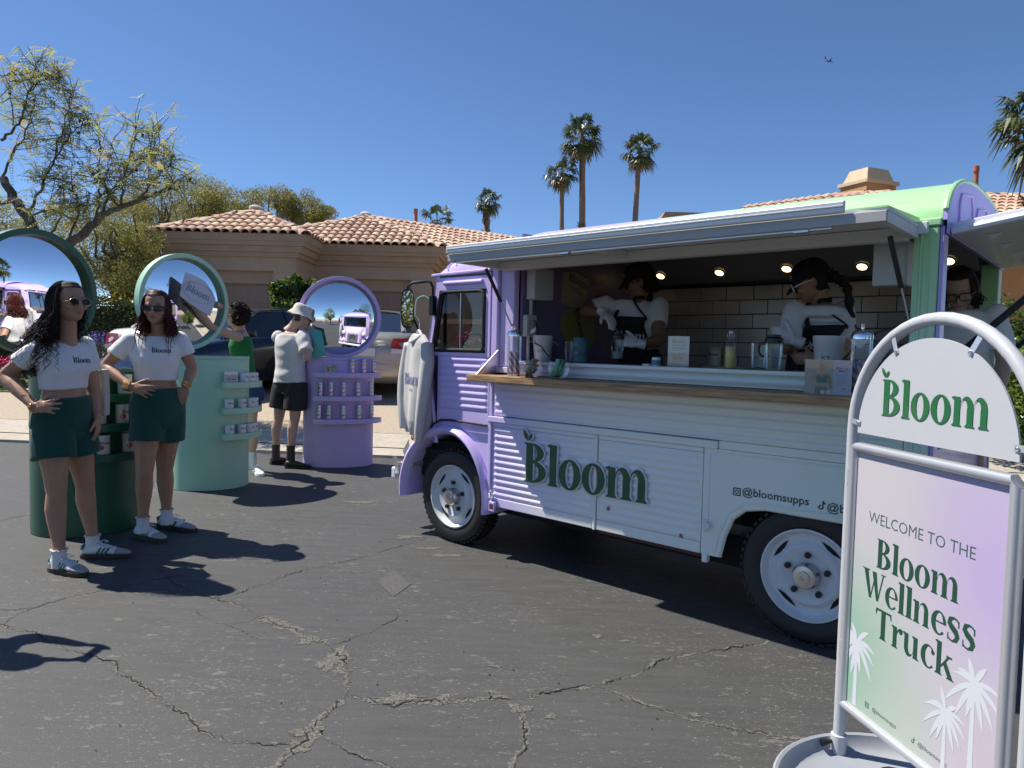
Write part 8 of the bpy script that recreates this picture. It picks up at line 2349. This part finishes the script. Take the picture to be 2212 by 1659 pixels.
def bottle():
 a=SP(1577,780,.14);e=tthing('juice_bottle',a[0],.14,CTZ,'swing-top glass bottle of yellow juice on the counter','bottle')
 MB().lathe([(.0285,0),(.030,.004),(.030,.105),(.024,.130),(.012,.160),(.011,.180)],n=22,cap=False).build('glass',M_CLEAR,e,smooth=60)
 MB().lathe([(.0280,.003),(.0284,.104),(.027,.112),(0,.113)],n=20).build('juice',mat('yellow_juice',(.62,.45,.02),.2,coat=.4),e,smooth=40)
 MB().lathe([(.011,.180),(.012,.184),(.012,.191),(.009,.196),(0,.197)],n=16).build('stopper',mat('stopper_white',(.7,.7,.7),.4),e,smooth=40)
 MB().lathe([(.0095,.1965),(.008,.201),(0,.202)],n=14).build('seal',mat('seal_red',(.5,.03,.03),.5),e,smooth=40)
 for sg in(-1,1):MB().tube([(sg*.012,0,.186),(sg*.020,0,.178),(sg*.020,0,.165),(sg*.012,0,.158)],.0015,5).build('wire',M_STEEL,e,smooth=True)
bottle()
def back_jars():
 low=(1533,1558,1601,1640,1668);i=0
 for px in low:
  a=SP(px,715,1.39);big=px==1601
  put(jar_g,'jg',TL(a[0],1.39,1.156),TA+R(10),'supplement_jar','%s cream jar along the shelf on the tiled wall'%ORD[i],'jar','jars on the wall shelf');i+=1
 for px,w in((1546,'left'),(1655,'right')):
  a=SP(px,690,1.39);put(jar_g,'jg',TL(a[0],1.39,1.156+.136),TA+R(5),'supplement_jar','cream jar stacked on top of the others at the %s of the wall shelf'%w,'jar','jars on the wall shelf')
back_jars()
def portrait_card():
 a0=SP(1737,855,-.17);a1=SP(1838,858,-.17);w=a1[0]-a0[0];h=.152
 e=tthing('portrait_card',(a0[0]+a1[0])/2,-.17,SHZ,'acrylic card with a portrait of a blonde woman and a short text','card')
 MB().bb((-w/2,-.0015,.002),(w/2,.0015,h)).build('sheet',mat('card_sky_blue',(.45,.52,.68),.45),e)
 MB().bb((-w/2-.002,-.0045,0),(w/2+.002,-.0025,h+.002)).build('acrylic_front',M_CLEAR,e)
 P=lambda x,z,d:(x,-.0018-d,z);k=w
 fp=lambda pts,m,nm,d:flat_poly([(x*k-w/2,z*h)for x,z in pts],P,m,e,nm,d)
 fp([(0,.01),(.60,.01),(.66,.25),(.60,.5),(.62,.75),(.58,.99),(0,.99)],mat('pic_room',(.42,.40,.37),.5),'picture',.0002)
 el=lambda cx,cz,rx,rz,n=20:[(cx+rx*math.cos(6.283*i/n),cz+rz*math.sin(6.283*i/n))for i in range(n)]
 hairm,skm,tm=mat('pic_blonde',(.58,.45,.27),.5),mat('pic_skin',(.48,.31,.22),.5),mat('pic_teal',(.04,.17,.14),.5)
 fp(el(.36,.72,.13,.25),hairm,'picture',.0004);fp([(.22,.02),(.52,.02),(.50,.25),(.24,.25)],tm,'picture',.0005);fp([(.26,.24),(.49,.24),(.48,.36),(.28,.36)],skm,'picture',.0006)
 fp([(.18,.55),(.24,.60),(.50,.60),(.56,.54),(.60,.2),(.54,.2),(.49,.45),(.27,.45),(.22,.40),(.14,.46)],skm,'picture',.0007);fp([(.26,.34),(.49,.34),(.50,.52),(.42,.58),(.37,.50),(.31,.58),(.25,.52)],tm,'picture',.0009);fp(el(.37,.78,.062,.105),skm,'picture',.0010)
 fp([(.27,.60),(.30,.92),(.36,.965),(.43,.93),(.46,.60),(.43,.70),(.42,.86),(.37,.90),(.33,.86),(.31,.70)],hairm,'picture',.0012)
 for i in(0,1):fp([(.36+i*.12,.02),(.45+i*.12,.02),(.45+i*.12,.13),(.36+i*.12,.13)],mat('pic_tub',(.66,.66,.62),.5),'picture',.0013)
 sans('Meet our',.0095,P,INK,e,'lettering',.02,w*.30,h*.75);sans('Mari L',.0095,P,INK,e,'lettering',.02,w*.32,h*.665)
 for i in range(6):sans('After my fitness',.0042,P,mat('grey_ink',(.12,.12,.12),.6),e,'small_print',0,w*.30,h*(.56-i*.055))
 sans('M',.014,P,INK,e,'signature',-.006,w*.34,h*.13)
portrait_card()
# ---------------------------------------------------------------- sweatshirt on a hanger at the front of the cab
def sweatshirt():
 c=at(903,830,5.20);top=at(903,722,5.20)[2];hem=at(895,938,5.20)[2]
 d=nrm(np.array([.46,-.89,0]));n_=np.array([d[1],-d[0],0]);n_=n_ if n_@np.array([-1,-.5,0])>0 else-n_
 base=np.array([c[0],c[1],hem])
 e=empty('sweatshirt',base,0,'grey sweatshirt with lilac lettering hanging on a hanger by the cab','sweatshirt')
 H=top-hem;mb=MB();u=np.array([0,0,1.0]);rings=[];N=40
 for i in range(15):
  t=i/14;z=H*t
  w=float(np.interp(t,(0,.05,.10,.6,.86,.95,1.0),(.165,.18,.195,.205,.20,.15,.075)));th=float(np.interp(t,(0,.06,.12,.6,.9,1.0),(.045,.06,.070,.060,.045,.03)))
  rings.append([d*w*math.cos(6.283*k/N)+n_*(th*math.sin(6.283*k/N)+.020*(1-t*.7)*math.sin(6.283*k/N*5+1.0+t))+u*z for k in range(N)])
 mb.loft(rings)
 for sg,dz in((-1,.05),(1,-.02)):
  P=smooth_path([d*sg*.17+u*(H*.90),d*sg*.215+u*(H*.70)+n_*.015,d*sg*.215+u*(H*.40)+n_*.04,d*sg*.185+u*(H*.12+dz)+n_*.05,d*sg*.165+u*(-.02+dz)+n_*.05],4)
  mb.tube(P,[.066-.030*(i/(len(P)-1))for i in range(len(P))],14,flat=.8)
 sw=remeshed('garment',mb,.008,mat('oatmeal_fleece',(.58,.565,.54),.95,var=.05,vscale=20,bump=.25,bscale=200),e,4,wnoise(.010,22,22,5,71))
 cr=d*0+u*(H*.985)
 MB().tube([cr+d*.068*math.cos(6.283*k/24)+n_*(.045*math.sin(6.283*k/24)+.012)+u*(-.045*max(0,math.sin(6.283*k/24)))for k in range(25)],.011,8).build('collar',MATS['oatmeal_fleece'],e,smooth=True)
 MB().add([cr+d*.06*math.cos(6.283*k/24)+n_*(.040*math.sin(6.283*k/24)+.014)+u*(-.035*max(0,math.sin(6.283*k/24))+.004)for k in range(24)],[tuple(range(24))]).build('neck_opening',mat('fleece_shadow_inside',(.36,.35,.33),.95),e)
 hg=MB().tube(smooth_path([-d*.17+u*(H*.90),-d*.06+u*(H*.99),u*(H+.03),d*.06+u*(H*.99),d*.17+u*(H*.90)],4),.010,8,flat=.6).build('hanger',M_LEATH,e,smooth=True)
 MB().tube([u*(H+.03),u*(H+.07),u*(H+.085)+d*.012,u*(H+.105)+d*.005,u*(H+.11)-d*.012],.003,6).build('hook',M_CHROME,hg,smooth=True)
 p0=u*(H+.10);MB().tube(smooth_path([p0,p0+np.array([-.03,.0,.05]),p0+np.array([-.02,0,.15]),p0+np.array([.03,0,.18]),p0+np.array([.07,.02,.16])],5),.007,6,flat=.5).build('ribbon',mat('mint_ribbon',(.35,.65,.42),.6),hg,smooth=True)
 bv=bvh_of(sw);vr=d if d@np.array([1,0,0])>0 else-d
 pf=decal_plane(bv,u*0,vr,u,n_,.003)
 serif('Bloom',.085,lambda x,z,dd:pf(x+.01,z+H*.50,dd),mat('lilac_flock',(.22,.20,.38),.8),e,'print')
 sans('wellness',.022,lambda x,z,dd:pf(x+.02,z+H*.44,dd),INKG,e,'print')
sweatshirt()
# ---------------------------------------------------------------- pavement sign in the right foreground
def pavement_sign():
 tl=at(1855.4,975.3,2.33);ph=R(80.5);ex=np.array([math.cos(ph),-math.sin(ph),0])
 W,Ht=.594,.841;c=tl+ex*W/2
 zt=tl[2];zb=zt-Ht
 e=empty('pavement_sign',(c[0],c[1],0),-ph,'tall arched grey metal pavement sign with a lilac and green welcome poster','sign')
 m=mat('grey_powder_coat',(.50,.51,.53),.42,var=.03,vscale=30);ms=mat('snap_frame_silver',(.62,.63,.65),.3,metal=.55)
 px=W/2+.062;zc=zt+.068;rt_=.019
 pts=[(-px,.02,.01),(-px,.02,.3),(-px,.02,.7),(-px,.02,zc)]+[(-px*math.cos(math.pi*k/24),.02,zc+px*math.sin(math.pi*k/24))for k in range(1,24)]+[(px,.02,zc),(px,.02,.7),(px,.02,.3),(px,.02,.01)]
 MB().tube(pts,rt_,16).build('tube_frame',m,e,smooth=50)
 # snap frame with mitred rounded bars
 F=.030
 def bar(a,b_,nm='snap_frame'):
  a=np.array(a);b_=np.array(b_);d=nrm(b_-a);q=np.cross(d,[0,1.0,0])
  rings=[]
  for p,k in((a,1),(b_,-1)):
   ring=[]
   for t in range(9):
    an=math.pi*t/8;o=-F*.5*math.cos(an);y=-.020*math.sin(an)**.7
    ring.append(p+q*o+np.array([0,y,0])+d*k*(o+F/2)*(1 if True else 0))
   ring+=[p+q*F/2+np.array([0,.012,0])+d*k*F,p-q*F/2+np.array([0,.012,0])]
   rings.append(ring)
  return MB().loft(rings).build(nm,ms,e,smooth=45)
 x0,x1,z0,z1=-W/2-F/2,W/2+F/2,zb-F/2,zt+F/2
 o_=F/2
 bar((x0,0,z0-o_),(x0,0,z1+o_));bar((x1,0,z1+o_),(x1,0,z0-o_));bar((x0-o_,0,z1),(x1+o_,0,z1));bar((x1+o_,0,z0),(x0-o_,0,z0))
 MB().bb((x0,.013,z0),(x1,.020,z1)).build('back_panel',m,e)
 pm=grad_mat('welcome_poster',(.52,.49,.515),[(.30,zb+.60,.44,(.45,.34,.60),.85),(.24,zt+.05,.42,(.47,.40,.58),.6),(-.36,zb+.16,.50,(.23,.45,.29),.95),(-.05,zb+.02,.30,(.44,.52,.42),.6),(.25,zb+.10,.25,(.52,.43,.52),.6),(-.25,zt,.35,(.55,.52,.53),.6)])
 MB().add([(-W/2,-.002,zb),(W/2,-.002,zb),(W/2,-.002,zt),(-W/2,-.002,zt)],[(0,1,2,3)]).build('poster',pm,e)
 P=lambda x,z,d:(x,-.0023-d*.25,z);ink=mat('poster_green_ink',(.012,.065,.035),.5)
 xc=-.015;h=.094
 sans('WELCOME TO THE',.036,P,mat('poster_grey_ink',(.06,.10,.10),.5),e,'poster_lettering',-.004,xc-.0,zb+.625,.98)
 for s_,z in(('Bloom',zb+.490),('Wellness',zb+.382),('Truck',zb+.272)):serif(s_,h,lambda x,zz,d,z=z:P(x+xc,zz+z,d),ink,e,'poster_lettering')
 wm=mat('poster_palm_white',(.60,.62,.66),.5)
 palm_shape(-.258,zb+.215,.105,zb+.004,P,wm,e,.0006,-W/2+.001,W/2-.001,1)
 palm_shape(.215,zb+.300,.100,zb+.004,P,wm,e,.0006,-W/2+.001,W/2-.001,2);palm_shape(.125,zb+.178,.085,zb+.004,P,wm,e,.0012,-W/2+.001,W/2-.001,5)
 g2=mat('poster_soft_ink',(.05,.09,.07),.5)
 sans('@bloomsupps',.0135,P,g2,e,'poster_lettering',.004,-.115,zb+.030);sans('@bloomsupps',.0135,P,g2,e,'poster_lettering',.004,.085,zb+.030)
 camera_icon(-.195,zb+.036,.009,P,e,g2);note_icon(.012,zb+.035,.009,P,e,g2)
 # arched header
 r=px-.050;zh=zt+.062;hd=[(-r,zh),(r,zh)]+[(r*math.cos(math.pi*k/36),zh+r*math.sin(math.pi*k/36))for k in range(1,36)]
 n=len(hd);MB().add([(x,-.0,z)for x,z in hd]+[(x,.006,z)for x,z in hd],[tuple(range(n)),tuple(range(2*n-1,n-1,-1))]+[(i,(i+1)%n,n+(i+1)%n,n+i)for i in range(n)]).build('header_board',mat('header_white',(.50,.51,.53),.5,var=.02),e)
 P2=lambda x,z,d:(x,-.0012-d,z)
 vg=mat('vinyl_green',(.022,.14,.05),.35,coat=.3)
 hh=.116;x=-word_width('Bloom')*hh/2+.012
 for i,ch in enumerate('Bloom'):
  mb=MB();glyph_mb(mb,GL[ch][1]+(LEAVES if i==0 else[]),hh,x,0,zh+.068,P2,.0006);raw_build(mb,'header_letter',vg,e);x+=GL[ch][0]*hh
 for a in(62,118,4,176):
  q=np.array([math.cos(R(a))*(r+.004),.0,zh+math.sin(R(a))*(r+.004)+(.012 if a in(4,176)else 0)]);d=nrm(np.array([math.cos(R(a)),0,math.sin(R(a))]))
  cl=MB().add([q-d*.022+np.array(v)for v in((0,-.003,0),)],[]);t_=np.cross(d,[0,1.0,0])*.009
  MB().add([q-d*.018-t_+[0,-.0025,0],q-d*.018+t_+[0,-.0025,0],q+d*.038+t_+[0,.004,0],q+d*.038-t_+[0,.004,0]],[(0,1,2,3)]).build('clip',ms,e)
  MB().ball(q-d*.008+np.array([0,-.004,0]),(.006,.004,.006),10,6).build('screw',M_CHROME,e,smooth=True)
 for z in(zb+.75,zb+.16):
  MB().bb((-px+.012,-.005,z-.03),(-px+.034,.012,z+.03)).build('side_clip',ms,e,bevel=.003)
  # dish base
 bs=MB().lathe([(.0,.012),(.345,.012),(.37,.028),(.378,.060),(.387,.065),(.394,.060),(.40,.02),(.385,.004),(0,.004)],(0,.02,0),56,cap=False).build('dish_base',mat('dish_grey',(.33,.35,.38),.5,var=.05,vscale=8),e,smooth=45)
 for sx in(-1,1):
  MB().lathe([(.026,.012),(.026,.075),(.022,.078)],(sx*px,.02,0),18).build('pole_socket',m,e,smooth=40)
  MB().tube([(sx*px,-.006,.052),(sx*px,-.045,.048)],[.006,.012],10).build('knob',M_BLK,e,smooth=True)
pavement_sign()
# ---------------------------------------------------------------- airliner
def airliner():
 p=at(1791,131,2450);e=empty('airliner',p,0,'tiny airliner climbing across the blue sky at the upper right','airplane')
 ax=nrm(np.array([.93,.32,-.14]));up=np.array([.10,0,1.0]);sd=nrm(np.cross(ax,up));up=np.cross(sd,ax)
 W=lambda x,y,z:ax*x+sd*y+up*z
 m1=mat('airliner_white',(.62,.64,.68),.35);m2=mat('airliner_blue',(.02,.04,.14),.4)
 MB().tube([W(-19,0,2.2),W(-14,0,1.2),W(-8,0,.3),W(0,0,0),W(10,0,0),W(16,0,-.2),W(18.5,0,-.6)],[.5,1.4,1.9,2.0,2.0,1.6,.4],14).build('fuselage',m1,e,smooth=60)
 def slab(pts,nm,m,t=.35):MB().add([W(*q)for q in pts]+[W(q[0],q[1],q[2]-t)for q in pts],[(0,1,2,3),(7,6,5,4),(0,4,5,1),(1,5,6,2),(2,6,7,3),(3,7,4,0)]).build(nm,m,e)
 for s in(-1,1):
  slab([(5,s*1.5,-.6),(-1.5,s*1.5,-.6),(-5,s*17,1.2),(-3.4,s*17,1.2)],'wing',m2)
  slab([(-15,s*.8,1.6),(-18.5,s*.8,1.8),(-20,s*6.5,2.6),(-18.6,s*6.5,2.6)],'tailplane',m2,.25)
  MB().tube([W(4.5,s*5.2,-2.2),W(1.0,s*5.2,-2.2)],[1.1,.9],12).build('engine',m2,e,smooth=50)
  slab([(-3.5,s*17,1.2),(-5,s*17,1.2),(-6.2,s*17.4,3.4),(-5.4,s*17.4,3.4)],'winglet',m2,.1)
 MB().add([W(-13,.2,1.8),W(-18.5,.2,2.4),W(-21.5,.2,8.6),W(-18.8,.2,8.6),W(-13,-.2,1.8),W(-18.5,-.2,2.4),W(-21.5,-.2,8.6),W(-18.8,-.2,8.6)],[(0,1,2,3),(7,6,5,4),(0,4,5,1),(1,5,6,2),(2,6,7,3),(3,7,4,0)]).build('fin',m2,e)
airliner()
